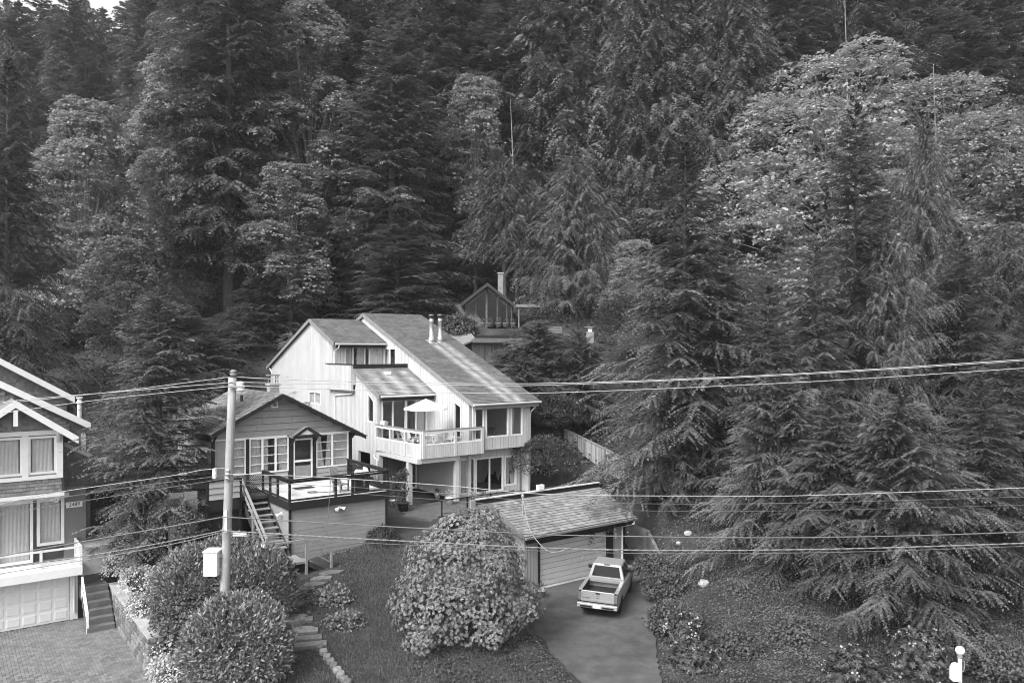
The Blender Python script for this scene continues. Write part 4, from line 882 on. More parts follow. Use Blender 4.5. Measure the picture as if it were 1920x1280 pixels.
mb = MB(); c = pv(149, 760, 15.5); mb.lathe([(.1, -1.2), (.1, 0), (.16, .02), (.16, .1), (.1, .12), (.1, .25), (.16, .26), (.16, .32)], 10, (c[0], c[1], c[2] + .1)); lp(mb, "vent_pipe", M_trim)
# house number plate with raised digits
npl = MB(); f2.box(npl, -18.42, -17.75, -.05, -.005, 3.98, 4.24); plate = npl.build("number_plate", M_trim, ls)
def text_part(name, txt, size, m, parent, loc, rot, extrude=.004):
    cu_ = bpy.data.curves.new(name, 'FONT'); cu_.body = txt; cu_.size = size; cu_.extrude = extrude; cu_.align_x = 'CENTER'; cu_.align_y = 'CENTER'; cu_.resolution_u = 2
    t = bpy.data.objects.new(name, cu_); col.objects.link(t); dg = bpy.context.evaluated_depsgraph_get(); me_ = bpy.data.meshes.new_from_object(t.evaluated_get(dg)); bpy.data.objects.remove(t)
    me_.materials.clear(); me_.materials.append(m); o = link(name, me_, parent); o.location = loc; o.rotation_euler = rot; return o
text_part("digits", "2489", .24, M_dark, plate, f2.p(-18.085, -.056, 4.11), (math.pi / 2, 0, 0))
# paver driveway: joint bed + herringbone bricks
drv, DO = base_thing("paver_driveway", "grey herringbone brick driveway", "driveway", -20, 6, -.95)
for k_ in ("label", "category"): del drv[k_]
drv["kind"] = "structure"
mb = MB(); mb.box(-26, -16.92, -2, 11.45, -.97, -.925); part(mb, "joint_bed", M_joint, drv, DO)
BL, BWd = .24, .12; bricks = []
def inside(u, v): return -25.5 < u < -16.8 and 1.0 < v < 11.3
# herringbone: a period of four half bricks
for iy in range(0, 90):
    for ix in range(0, 78):
        x = -25.5 + ix * BWd; y = 1.0 + iy * BWd; k = (ix - iy) % 4
        if k == 0: bricks.append((x + BWd, y + BWd / 2, True))
        elif k == 3: bricks.append((x + BWd / 2, y + BWd, False))
def brick_proto(name, lx, ly):
    mb = MB(); c = .008; mb.add([(-lx, -ly, 0), (lx, -ly, 0), (lx, ly, 0), (-lx, ly, 0), (-lx, -ly, .03 - c), (lx, -ly, .03 - c), (lx, ly, .03 - c), (-lx, ly, .03 - c), (-lx + c, -ly + c, .03), (lx - c, -ly + c, .03), (lx - c, ly - c, .03), (-lx + c, ly - c, .03)],
                                [(0, 1, 5, 4), (1, 2, 6, 5), (2, 3, 7, 6), (3, 0, 4, 7), (4, 5, 9, 8), (5, 6, 10, 9), (6, 7, 11, 10), (7, 4, 8, 11), (8, 9, 10, 11)]); return mb
bh = brick_proto("brick", BL / 2 - .006, BWd / 2 - .006); bvp = brick_proto("brick", BWd / 2 - .006, BL / 2 - .006)
bmats = [mat("paver_brick_%d" % k, c, .85, .2, 2, bump=.2, bscale=40, dirt=.2) for k, c in enumerate((.11, .13, .15, .17, .2))]
bmesh_ = {}
for hor, pb in ((True, bh), (False, bvp)):
    for k, m_ in enumerate(bmats): me_ = pb.mesh("brick"); me_.materials.append(m_); bmesh_[(hor, k)] = me_
vis = []
for u, v, hor in bricks:
    X, Y = world_uv(u, v); sx = HX + F * X / Y; sy = HY + F * (ZC + .93) / Y
    if -15 < sx < 300 and sy < 1295 and inside(u, v): vis.append((Y, u, v, hor))
vis.sort(); rest = MB(); rg = random.Random(3)
for n_, (Y, u, v, hor) in enumerate(vis):
    dz = rg.uniform(-.004, .004); pb = bh if hor else bvp
    if n_ < 300:
        o = link("brick", bmesh_[(hor, rg.randrange(5))], drv); o.location = (u - DO[0], v - DO[1], -.94 - DO[2] + dz)
    else: rest.add([(x + u - DO[0], y + v - DO[1], z - .94 - DO[2] + dz) for x, y, z in pb.v], pb.f)
o = rest.build("brick_field", M_paver, drv); o["kind"] = "stuff"
# stone steps and stone retaining wall
ss, SS = base_thing("concrete_steps", "five dark concrete steps between white handrail and stone wall", "steps", -17.4, 9, -.95)
for k in range(6):
    mb = MB(); mb.box(-18.05, -16.95, 8.9 + k * .36, 11.4 if k > 3 else 8.9 + k * .36 + .38, -.95 + k * .26, -.95 + (k + 1) * .26); part(mb, "step", mat("step_concrete", .13, .9, .25, 3, dirt=.3), ss, SS)
mb = MB(); mb.bar((-18.02, 8.95, -.05), (-18.02, 10.5, 1.15), .06, .06); part(mb, "handrail", M_trim, ss, SS)
mb = MB(); mb.bar((-18.02, 8.95, -.6), (-18.02, 10.5, .55), .04, .04); part(mb, "lower_rail", M_trim, ss, SS)
for v, z in ((8.95, -.05), (10.5, 1.15)): mb = MB(); mb.box(-18.06, -17.98, v - .04, v + .04, z - .9, z + .02); part(mb, "post", M_trim, ss, SS)
sw, SW = base_thing("stone_wall", "mortared stone retaining wall beside the brick driveway", "wall", -16.7, 6, -1)
mb = MB(); mb.box(-16.84, -16.3, 2.56, 11, -1.0, .5); part(mb, "wall_core", M_mortar, sw, SW)
def stone_mesh(seed):
    rg = random.Random(seed); n = 8; mb = MB()
    ring = [(.5 * math.cos(2 * math.pi * (k + .5) / n), .5 * math.sin(2 * math.pi * (k + .5) / n)) for k in range(n)]
    ring = [(max(-.48, min(.48, x * 1.35 * rg.uniform(.9, 1.08))), max(-.48, min(.48, y * 1.35 * rg.uniform(.9, 1.08)))) for x, y in ring]
    v = [(.0, x, y) for x, y in ring] + [(-.7, x * .97, y * .97) for x, y in ring] + [(-1.0 * rg.uniform(.85, 1.1), x * .75, y * .75) for x, y in ring]
    f = [(k, (k + 1) % n, n + (k + 1) % n, n + k) for k in range(n)] + [(n + k, n + (k + 1) % n, 2 * n + (k + 1) % n, 2 * n + k) for k in range(n)] + [tuple(2 * n + k for k in range(n))]
    f = [tuple(reversed(q)) for q in f]; mb.add(v, f); return mb
smats = [mat("wall_stone_%d" % k, c, .9, .3, 5, bump=.6, bscale=18) for k, c in enumerate((.1, .13, .17, .2))]
sm = []
for k in range(8): me_ = stone_mesh(k).mesh("stone"); me_.materials.append(smats[k % 4]); sm.append(me_)
rg = random.Random(5); z = -.98
for hgt in (.3, .27, .26, .24, .22, .2):
    v = 2.52 - rg.uniform(0, .1)
    while v < 9.6:
        w = rg.uniform(.3, .62)
        o = link("stone", rg.choice(sm), sw); o.location = (-16.83 - SW[0], v + w / 2 - SW[1], z + hgt / 2 - SW[2]); o.scale = (.07, w * .93, hgt * rg.uniform(.86, .95)); v += w
    u = -16.84
    while u < -16.35:
        w = rg.uniform(.24, .3); o = link("stone", rg.choice(sm), sw); o.location = (u + w / 2 - SW[0], 2.565 - SW[1], z + hgt / 2 - SW[2]); o.rotation_euler = (0, 0, math.pi / 2); o.scale = (.07, w * .96, hgt * .98); u += w
    z += hgt
mb = MB(); mb.box(-16.9, -16.25, 2.5, 11, .502, .56); part(mb, "coping", M_concrete, sw, SW)
# wooden retaining wall left of the cottage
wr, WO = base_thing("timber_wall", "weathered timber plank retaining wall beside cottage porch", "wall", -14.5, 9, 1.5)
for k in range(6):
    for j in range(2):
        mb = MB(); mb.box(-14.75 + j * .62, -14.15 + j * .62, 8.5 + k * .03, 8.56 + k * .03, 2.7 + k * .36, 2.7 + k * .36 + .33); part(mb, "plank", mat("pale_timber", .24, .85, .25, 3, stretch=(.8, 4, 4), bump=.3), wr, WO)
for u in (-14.7, -14.1, -13.6): mb = MB(); mb.box(u - .06, u + .06, 8.7, 8.82, 1.2, 4.6); part(mb, "post", M_wood, wr, WO)

# ------------------------------------------------------------------ 5. cabin and shed on the slope behind
ks, KO = base_thing("glass_cabin", "small dark cabin with glazed gable among the trees", "cabin", 17, 29, 13.3)
kp = lambda mb, n, m, par=None, **k: part(mb, n, m, par or ks, KO, **k)
ks.rotation_euler = (0, 0, .04); ks.scale = (.8, 1, 1)
KU, KZ, KS = 17.0, 17.35, .62
for sg, ue in ((-1, 14.0), (1, 20.0)):
    mb = MB(); z_ = lambda u: KZ - KS * abs(u - KU); slab(mb, [(KU, 27.7, z_(KU)), (ue, 27.7, z_(ue)), (ue, 34, z_(ue)), (KU, 34, z_(KU))][::sg], .16); kp(mb, "roof", M_wooddark)
    mb = MB(); mb.hexa([(KU, 27.62, z_(KU) - .32), (ue, 27.62, z_(ue) - .32), (ue, 27.69, z_(ue) - .32), (KU, 27.69, z_(KU) - .32), (KU, 27.62, z_(KU) - .03), (ue, 27.62, z_(ue) - .03), (ue, 27.69, z_(ue) - .03), (KU, 27.69, z_(KU) - .03)]); kp(mb, "bargeboard", M_wooddark)
fk = Face('v', 28.4, KO)
for u in (14.5, 15.7, 16.9, 18.1, 19.2, 19.75):
    w = .22 if u == 16.9 else .1; mb = MB(); fk.box(mb, u - w / 2, u + w / 2, -.06, .06, 13.3, KZ - KS * abs(u - KU) - .2); mb.build("post", mat("cabin_timber", .1, .8, .3, 3), ks)
us = [14.5, 15.7, 16.9, 18.1, 19.2, 19.75]
for a, b in zip(us, us[1:]):
    mb = MB(); fk.box(mb, a + .06, b - .06, -.01, .01, 13.4, KZ - KS * abs(a - KU) - .25, 13.4, KZ - KS * abs(b - KU) - .25); mb.build("pane", M_glass, ks)
mb = MB(); mb.prism([(14.4, 33.6, 13.2), (19.8, 33.6, 13.2), (19.8, 33.6, 15.3), (17.0, 33.6, 17.1), (14.4, 33.6, 15.4)], (0, .2, 0)); kp(mb, "wall", M_black)
mb = MB(); mb.box(14.45, 19.75, 28.5, 33.6, 13.1, 13.25); kp(mb, "floor", M_wooddark)
mb = MB(); mb.box(14.3, 14.45, 28.5, 33.6, 13.2, 15.3); kp(mb, "wall", M_wooddark)
mb = MB(); mb.box(19.75, 19.9, 28.5, 33.6, 13.2, 15.1); kp(mb, "wall", M_wooddark)
mb = MB(); c = pv(922, 545, 30.5); mb.box(c[0] - .3, c[0] + .3, 30.2, 30.8, 16.2, 18.4); cc_ = kp(mb, "chimney", M_trimgrey); mb = MB(); mb.box(c[0] - .38 - KO[0], c[0] + .38 - KO[0], 30.12 - KO[1], 30.88 - KO[1], 18.402 - KO[2], 18.5 - KO[2]); mb.build("chimney_cap", M_concrete, cc_)
# side roof descending towards the camera
tl = pu(852, 570, 14.6); bl = pu(885, 612, 14.6)
an, AO = base_thing("cabin_annex", "low dark annex with shingled slope left of the glazed cabin", "annex", 15.4, 30, 13.3)
mb = MB(); slab(mb, [(14.6, bl[1], bl[2]), (16.2, bl[1], bl[2]), (16.2, tl[1], tl[2]), (14.6, tl[1], tl[2])], .14); sr = part(mb, "roof", M_roof, an, AO)
shingle_field((14.6 - AO[0], bl[1] - AO[1], bl[2] - AO[2]), (16.2 - AO[0], bl[1] - AO[1], bl[2] - AO[2]), (14.6 - AO[0], tl[1] - AO[1], tl[2] - AO[2]), 20, 6, M_roof, "shingle", sr, seed=21)
mb = MB(); mb.prism([(14.52, bl[1], bl[2] - .3), (14.52, tl[1], tl[2] - .3), (14.52, tl[1], tl[2]), (14.52, bl[1], bl[2])], (.06, 0, 0)); part(mb, "rake_board", M_wooddark, an, AO)
mb = MB(); mb.box(14.65, 16.1, bl[1] + .6, tl[1], 12.8, bl[2] + .1); part(mb, "wall", M_wooddark, an, AO)
mb = MB(); mb.box(20.3, 23.0, 28.6, 30.4, 15.2, 15.45); kp(mb, "canopy", M_trimgrey)
mb = MB(); mb.box(20.5, 20.65, 28.8, 28.9, 13.2, 15.2); kp(mb, "canopy_post", M_wood)
# flat-roofed wooden shed between white house and cabin
es, EO = base_thing("wooden_outbuilding", "weathered wooden outbuilding with flat roof just behind the white house", "shed", 11.5, 21.5, 9)
ep = lambda mb, n, m, par=None, **k: part(mb, n, m, par or es, EO, **k)
fe = Face('v', 20.8, EO)
build_clad(fe, "siding_board", es, 9.9, 13.6, 8.4, 11.95, [(10.5, 11.9, 10.3, 11.75)], m=M_wood, spacing=.24)
window(es, fe, 10.5, 11.9, 10.3, 11.75, .08, vm=[11.1], m=M_wood, cur=[(10.6, 11.05), (11.15, 11.8)])
mb = MB(); mb.box(9.9, 10.05, 20.96, 25, 8.4, 11.95); ep(mb, "wall", M_wood)
mb = MB(); mb.box(9.6, 14.2, 20.2, 25.2, 11.97, 12.15); er = ep(mb, "roof", M_roof)
mb = MB(); mb.box(9.55, 14.25, 20.12, 20.19, 11.9, 12.25); ep(mb, "fascia", M_trimgrey)
mb = MB(); mb.box(10.6, 14.0, 21.6, 21.75, 12.155, 12.5); ep(mb, "upstand", M_wooddark)
u1_ = pv(866, 637, 20.4); u2_ = pv(905, 613, 23.5)
mb = MB(); slab(mb, [(8.3, 20.3, 11.6), (9.9, 20.3, 12.2), (11.6, 24.5, 13.4), (9.4, 24.5, 13.0)], .12); ep(mb, "lean_to_roof", M_shake)

# ------------------------------------------------------------------ 6. the pickup truck
trk = thing("pickup_truck", "silver pickup truck with open bed parked facing the garage", "truck", (3.62, 32.95, 0.02), -.295); trk.rotation_euler = (0, .035, -.295)
M_car = mat("silver_paint", .33, .3, .03, 2, metal=.35, spec=.6)
M_carglass = mat("dark_car_glass", .008, .08, .0, 2, spec=.22)
M_bed = mat("bed_liner", .018, .7, .2, 6)
M_lamp = mat("tail_lamp", .12, .25, .1, 4)
# side panels: profile in (y,z) at half width, lofted in x
def side_panel(sg):
    mb = MB(); ys = [0.03, .25, .62, .72, .95, 1.2, 1.3, 1.7, 2.0, 2.6, 3.4, 3.62, 3.75, 4.0, 4.25, 4.35, 4.75, 4.98]
    def sill(y):
        for c in (.98, 4.02):
            if abs(y - c) < .4: return .36 + math.sqrt(max(0, .42 ** 2 - (y - c) ** 2)) * .98
        return .36
    def topz(y): return 1.08 if y < 3.55 else 1.08 - (y - 3.55) * .06
    rows = []
    for y in ys:
        taper = 0 if 0.2 < y < 4.5 else (.04 if y < .2 else (y - 4.5) * .28)
        z0 = sill(y); z1 = topz(y); pts = []
        for t in (0, .25, .55, .8, 1):
            z = z0 + (z1 - z0) * t; w = .84 + .05 * math.sin(math.pi * min(1, max(0, (z - .3) / .85))) - taper; pts.append((sg * w, y, z))
        pts.append((sg * (.80 - taper), y, z1 + .005)); rows.append(pts)
    for r in rows: mb.v += r
    n = 6
    for i in range(len(rows) - 1):
        for k in range(n - 1):
            q = (i * n + k, (i + 1) * n + k, (i + 1) * n + k + 1, i * n + k + 1); mb.f.append(q if sg > 0 else q[::-1])
    return mb
for sg in (1, -1): side_panel(sg).build("side_panel", M_car, trk, smooth=True)
mb = MB(); mb.box(-.8, .8, .06, 4.9, .34, .7); mb.build("chassis", M_black, trk)
# bed
mb = MB(); mb.box(-.73, .73, .1, 1.95, .702, .74); mb.build("bed_floor", M_bed, trk)
for sg in (1, -1):
    mb = MB(); mb.box(min(sg * .73, sg * .79), max(sg * .73, sg * .79), .1, 1.98, .72, 1.09); mb.build("bed_wall", M_bed, trk)
    mb = MB(); mb.box(min(sg * .7, sg * .86), max(sg * .7, sg * .86), .06, 2.0, 1.092, 1.115); mb.build("bed_rail", M_car, trk, bevel=.008)
    mb = MB(); mb.box(min(sg * .72, sg * .845), max(sg * .72, sg * .845), -.02, .1, .68, 1.02); mb.build("tail_lamp", M_lamp, trk, bevel=.015)
    mb = MB(); mb.lathe([(.33, -.11), (.35, -.08), (.35, .08), (.33, .11), (.22, .12), (.2, .1)], 20)
    for y in (.98, 4.02):
        t = MB(); t.lathe([(.22, -.1), (.34, -.1), (.36, -.06), (.36, .06), (.34, .1), (.22, .1)], 22); w = t.build("tyre", M_rubber, trk, smooth=True); w.rotation_euler = (0, math.pi / 2, 0); w.location = (sg * .77, y, .36); w.name = "wheel"
        r = MB(); r.lathe([(.21, -.09), (.22, .085), (.17, .06), (.06, .09), (.02, .09)], 14); q = r.build("rim", M_metal, w, smooth=True); q.rotation_euler = (0, 0, 0); q.scale = (1, 1, sg)
    mb = MB(); mb.box(min(sg * .84, sg * 1.06), max(sg * .84, sg * 1.06), 3.22, 3.32, 1.14, 1.32); mb.build("wing_mirror", M_black, trk, bevel=.03)
mb = MB(); mb.box(-.77, .77, 1.96, 2.02, .72, 1.13); mb.build("bed_front_wall", M_car, trk)
mb = MB(); mb.box(-.74, .74, 1.74, 1.96, .98, 1.14); mb.build("tool_box", M_trimgrey, trk, bevel=.02)
tg = MB(); tg.box(-.72, .72, -.015, .06, .66, 1.11); tgo = tg.build("tailgate", M_car, trk, bevel=.02)
mb = MB(); mb.box(-.66, .66, -.03, -.016, .7, .76); mb.build("crease", M_car, tgo)
mb = MB(); mb.box(-.09, .09, -.028, -.016, 1.0, 1.06); mb.build("handle", M_black, tgo)
mb = MB(); mb.lathe([(.095, 0), (.095, .014), (.085, .02)], 24); em = mb.build("emblem", M_dark, tgo); em.rotation_euler = (math.pi / 2, 0, 0); em.scale = (1, .45, 1); em.location = (0, -.012, .87)
text_part("lettering", "FORD", .07, M_trim, tgo, (0, -.036, .87), (math.pi / 2, 0, 0), .002)
text_part("lettering", "RANGER", .085, M_dark, tgo, (-.5, -.02, .8), (math.pi / 2, 0, 0), .002)
bp = MB(); bp.box(-.86, .86, -.14, .06, .42, .6); bpo = bp.build("rear_bumper", M_metal, trk, bevel=.02)
for x0, x1 in ((-.72, -.22), (.22, .72)): mb = MB(); mb.box(x0, x1, -.152, -.141, .45, .52); mb.build("bumper_pad", M_black, bpo)
pl = MB(); pl.box(-.155, .155, -.158, -.142, .44, .59); plo = pl.build("number_plate", M_plastic, bpo)
mb = MB(); mb.tube([(0, -.2, .38), (0, -.05, .38)], .03, 8); mb.build("tow_hitch", M_black, trk)
# cab
def cab_section(y, zr, wt): return None
cab = MB(); yb0, yb1, yt0, yt1 = 2.02, 3.9, 2.16, 3.28
base = [(-.82, yb0, 1.09), (.82, yb0, 1.09), (.82, yb1, 1.06), (-.82, yb1, 1.06)]; top = [(-.64, yt0, 1.7), (.64, yt0, 1.7), (.64, yt1, 1.72), (-.64, yt1, 1.72)]
cab.hexa(base + top); cab.build("cab", M_car, trk, bevel=.05)
def quadpane(name, a, b, c, d, off, m, parent=trk):
    a, b, c, d = map(Vector, (a, b, c, d)); n = (b - a).cross(d - a).normalized() * off; mb = MB(); k = n * .4; mb.hexa([a + k, b + k, c + k, d + k, a + n, b + n, c + n, d + n]); return mb.build(name, m, parent)
def mix3(p, q, t): return tuple(p[i] + (q[i] - p[i]) * t for i in range(3))
def inset(bl, br, tr, tl, l, r, b, t):
    f = lambda s, h: mix3(mix3(bl, br, s), mix3(tl, tr, s), h); return f(l, b), f(r, b), f(r, t), f(l, t)
quadpane("rear_window", *inset(base[0], base[1], top[1], top[0], .09, .91, .12, .86), .012, M_carglass)
quadpane("windscreen", *inset(base[2], base[3], top[3], top[2], .07, .93, .08, .92), .012, M_carglass)
quadpane("side_window", *inset(base[1], base[2], top[2], top[1], .08, .34, .12, .85), .012, M_carglass)
quadpane("side_window", *inset(base[1], base[2], top[2], top[1], .39, .82, .1, .87), .012, M_carglass)
quadpane("side_window", *inset(base[3], base[0], top[0], top[3], .16, .6, .1, .87), .012, M_carglass)
quadpane("side_window", *inset(base[3], base[0], top[0], top[3], .66, .92, .12, .85), .012, M_carglass)
mb = MB(); mb.box(-.14, .14, 2.13, 2.2, 1.665, 1.7); mb.build("brake_light", M_lamp, trk)
mb = MB(); mb.hexa([(-.8, 3.6, .95), (.8, 3.6, .95), (.74, 4.96, .8), (-.74, 4.96, .8), (-.8, 3.6, 1.1), (.8, 3.6, 1.1), (.72, 4.94, .99), (-.72, 4.94, .99)]); mb.build("bonnet", M_car, trk, bevel=.05)
mb = MB(); mb.box(-.82, .82, 4.9, 5.06, .4, .78); mb.build("front_bumper", M_metal, trk, bevel=.03)
# ------------------------------------------------------------------ 7. balcony and patio things
def plastic_chair(label, u, v, z, rz):
    X, Y = world_uv(u, v); c = thing("plastic_chair", label, "chair", (X, Y, z), TH + rz, "white plastic chairs on the balcony")
    mb = MB(); mb.hexa([(-.24, -.24, .41), (.24, -.24, .41), (.21, .22, .39), (-.21, .22, .39), (-.24, -.24, .44), (.24, -.24, .44), (.21, .22, .42), (-.21, .22, .42)]); mb.build("seat", M_plastic, c, bevel=.01)
    mb = MB(); n = 8
    for k in range(n + 1):
        q = -1 + 2 * k / n; x = .23 * q; h = .88 - .16 * q * q; y = .24 - .07 * q * q
        for zz, yy in ((.43, y - .02), (h, y + .1)): mb.v += [(x, yy, zz), (x, yy + .025, zz)]
    for k in range(n):
        a = 4 * k; b = 4 * k + 4; mb.f += [(a, b, b + 2, a + 2), (b + 1, a + 1, a + 3, b + 3), (a + 2, b + 2, b + 3, a + 3), (a, a + 1, b + 1, b)]
    mb.build("backrest", M_plastic, c)
    for sx in (-1, 1):
        mb = MB(); mb.hexa([(sx * .25 - .03, -.26, .64), (sx * .25 + .03, -.26, .64), (sx * .24 + .03, .26, .66), (sx * .24 - .03, .26, .66), (sx * .25 - .03, -.26, .67), (sx * .25 + .03, -.26, .67), (sx * .24 + .03, .26, .69), (sx * .24 - .03, .26, .69)]); mb.build("armrest", M_plastic, c)
        for sy in (-1, 1): mb = MB(); mb.tube([(sx * .27, sy * .28, 0), (sx * .24, sy * .24, .64 if sy < 0 else .45)], [.022, .03], 6); mb.build("leg", M_plastic, c)
    return c
plastic_chair("white plastic armchair at right end of balcony facing the table", 1.45, 10.5, zf, -1.0)
plastic_chair("white plastic chair on balcony nearest the railing corner post", .2, 9.85, zf, 2.7)
plastic_chair("white plastic chair on balcony by the patio door, left of table", -.75, 12.4, zf, 1.3)
X, Y = world_uv(.25, 10.8); tb = thing("balcony_table", "round white table under the parasol on the balcony", "table", (X, Y, zf), TH)
mb = MB(); mb.lathe([(.55, .7), (.56, .72), (.55, .74)], 20); mb.build("tabletop", M_plastic, tb)
for k in range(4): q = k * math.pi / 2 + .4; mb = MB(); mb.tube([(.38 * math.cos(q), .38 * math.sin(q), 0), (.34 * math.cos(q), .34 * math.sin(q), .7)], .025, 6); mb.build("leg", M_plastic, tb)
X, Y = world_uv(.1, 11.0); um = thing("parasol", "open white canvas parasol over the balcony table", "parasol", (X, Y, zf), TH)
n = 8; r_ = 1.32; mb = MB(); mb.v = [(0, 0, 2.85)]
for k in range(n): q = 2 * math.pi * (k + .5) / n; mb.v.append((r_ * math.cos(q), r_ * math.sin(q), 2.3))
for k in range(n): q = 2 * math.pi * (k + 1) / n; mb.v.append((r_ * .9 * math.cos(q), r_ * .9 * math.sin(q), 2.31))
for k in range(n): q = 2 * math.pi * (k + .5) / n; mb.v.append((r_ * math.cos(q), r_ * math.sin(q), 2.2))
for k in range(n): q = 2 * math.pi * (k + 1) / n; mb.v.append((r_ * .9 * math.cos(q), r_ * .9 * math.sin(q), 2.21))
for k in range(n):
    k1 = (k + 1) % n; mb.f += [(0, 1 + k, 9 + k), (0, 9 + k, 1 + k1), (1 + k, 17 + k, 25 + k, 9 + k), (9 + k, 25 + k, 17 + k1, 1 + k1)]
mb.build("canopy", M_fabric, um)
mb = MB(); mb.tube([(0, 0, .03), (0, 0, 2.83)], .022, 8); mb.build("pole", M_wood, um); mb = MB(); mb.lathe([(.25, 0), (.25, .06), (.06, .1)], 14); mb.build("base", M_concrete, um)
for k in range(n): q = 2 * math.pi * (k + .5) / n; mb = MB(); mb.tube([(.03, 0, 2.8), (r_ * .97, 0, 2.27)], .01, 4); o = mb.build("rib", M_wood, um); o.rotation_euler = (0, 0, q)
X, Y = world_uv(-.05, 10.65); bw_ = MB(); bw_.lathe([(.09, 0), (.15, .07), (.17, .13), (.15, .13), (.1, .05)], 14); o = bw_.build("bowl", M_plastic, None, smooth=True); o.location = (X, Y, zf + .745); tag(o, "white bowl standing on the balcony table", "bowl")
X, Y = world_uv(-1.45, 13.4); o = MB(); 
for k in range(4): o.hexa([(-.2, -.16 + k * .01, k * .06), (.22, -.15, k * .06), (.2, .16, k * .06), (-.22, .15, k * .06), (-.2, -.15, k * .06 + .05), (.2, -.16, k * .06 + .055), (.22, .15, k * .06 + .05), (-.2, .16, k * .06 + .055)])
o = o.build("folded_towel", M_plastic, None, bevel=.02); o.location = (X, Y, 6.81); o.rotation_euler = (.15, .1, TH + .5); tag(o, "folded white towel on the balcony handrail", "towel")
X, Y = world_uv(-.9, 10.6); pb_ = thing("planter_box", "low dark planter box with pale flowers behind the balcony side railing", "planter", (X, Y, zf), TH + 1.5)
mb = MB(); mb.box(-.55, .55, -.16, .16, 0, .34); mb.build("box", M_wooddark, pb_, bevel=.01)
for k in range(9):
    mb = MB(); q = k * .12 - .48; mb.lathe([(.01, .34), (.07, .42), (.09, .5), (.05, .56), (.01, .58)], 7, (q, .04 * math.sin(k * 2.1), .02 * (k % 3))); mb.build("flower_tuft", M_trimgrey if k % 2 else M_plastic, pb_)
X, Y = world_uv(-.75, 11.3); lg = thing("sun_lounger", "pale cushioned lounger along the balcony side railing", "lounger", (X, Y, zf), TH + .05)
mb = MB(); mb.box(-.3, .3, -.75, .35, .36, .48); mb.build("cushion", M_trim, lg, bevel=.03); mb = MB(); mb.hexa([(-.3, .33, .4), (.3, .33, .4), (.3, .45, .4), (-.3, .45, .4), (-.3, .75, 1.0), (.3, .75, 1.0), (.3, .85, .97), (-.3, .85, .97)]); mb.build("backrest", M_trim, lg, bevel=.03)
mb = MB(); mb.box(-.32, .32, -.78, .4, .28, .355); mb.build("frame", M_wooddark, lg)
for sx in (-.28, .28):
    for sy in (-.7, .3): mb = MB(); mb.box(sx - .03, sx + .03, sy - .03, sy + .03, 0, .28); mb.build("leg", M_wooddark, lg)
# armchair seen through the bay window
X, Y = world_uv(3.75, 10.3); ac = thing("armchair", "pale upholstered armchair behind the big upper window", "armchair", (X, Y, 5.6), TH + 2.4)
mb = MB(); mb.box(-.35, .35, -.35, .3, .1, .45); mb.build("seat", M_trimgrey, ac, bevel=.05); mb = MB(); mb.hexa([(-.35, .2, .4), (.35, .2, .4), (.35, .36, .4), (-.35, .36, .4), (-.3, .38, 1.1), (.3, .38, 1.1), (.3, .5, 1.1), (-.3, .5, 1.1)]); mb.build("backrest", M_trimgrey, ac, bevel=.05)
for sx in (-.4, .28): mb = MB(); mb.box(sx, sx + .12, -.35, .3, .1, .62); mb.build("armrest", M_trimgrey, ac, bevel=.03)
for sx in (-.28, .28):
    for sy in (-.28, .22): mb = MB(); mb.box(sx - .03, sx + .03, sy - .03, sy + .03, 0, .1); mb.build("leg", M_wooddark, ac)
# satellite of things on the parapet
X, Y = world_uv(1.9, 2.33); o = MB(); o.box(-.2, .2, -.1, .1, 0, .26); o = o.build("meter_box", M_plastic, None, bevel=.015); o.location = (X, Y, zg(2.25) + .28); o.rotation_euler = (0, 0, TH); tag(o, "small white box on the garage parapet cap", "box")

# ------------------------------------------------------------------ 8. utility pole and cables
PD = 27.5
p_top = px(436, 708, PD); p_bot = px(416, 1250, PD); p_bot.z = tz(p_bot.x, p_bot.y) - .3
up = thing("utility_pole", "tall wooden utility pole standing between the two laurel bushes", "pole", tuple(p_bot))
mb = MB(); N = 7; mb.tube([(p_top - p_bot) * (k / N) for k in range(N + 1)], [.165 - .025 * k / N for k in range(N + 1)], 16); mb.build("shaft", M_pole, up, smooth=True)
def on_pole(y):  # centre of the pole at photo row y
    t = (y - 708) / (1250 - 708); c = px(436 - 20 * t, y, PD); return c - p_bot
c = on_pole(705); mb = MB(); mb.lathe([(.03, -.1), (.12, -.02), (.13, .03), (.08, .06), (.12, .08), (.1, .15), (.03, .17)], 12, tuple(c + Vector((.05, -.05, .06)))); mb.build("insulator", M_trimgrey, up, smooth=True)
for dy, dx in ((722, .33), (729, .36)):
    c = on_pole(dy) + Vector((dx, -.12, 0)); mb = MB(); mb.lathe([(.03, -.1), (.15, -.05), (.16, 0), (.1, .03), (.14, .06), (.12, .12), (.03, .14)], 12, tuple(c)); mb.build("insulator", M_trim, up, smooth=True)
c = on_pole(740); mb = MB(); mb.tube([c + Vector((.38, -.12, 0)), c + Vector((.38, -.12, -.22))], [.05, .06], 8); mb.build("fuse_cutout", M_dark, up)
mb = MB(); mb.bar(c + Vector((-.05, -.24, .32)), c + Vector((.4, -.12, .3)), .06, .07); mb.build("bracket", M_metal, up)
for y in (880, 887.5, 896): c = on_pole(y); mb = MB(); mb.lathe([(.03, 0), (.07, .02), (.07, .07), (.02, .09)], 8); o = mb.build("bolt", M_metal, up); o.location = c + Vector((.02, -.15, 0)); o.rotation_euler = (math.pi / 2, 0, 0)
for y in (968, 992): c = on_pole(y); mb = MB(); mb.lathe([(.15, -.04), (.165, -.04), (.165, .04), (.15, .04)], 16, tuple(c)); mb.build("band", M_metal, up)
c = on_pole(955); mb = MB(); mb.box(c.x - .04, c.x + .04, c.y - .19, c.y - .15, c.z - .75, c.z); mb.build("cable_guard", M_trim, up)
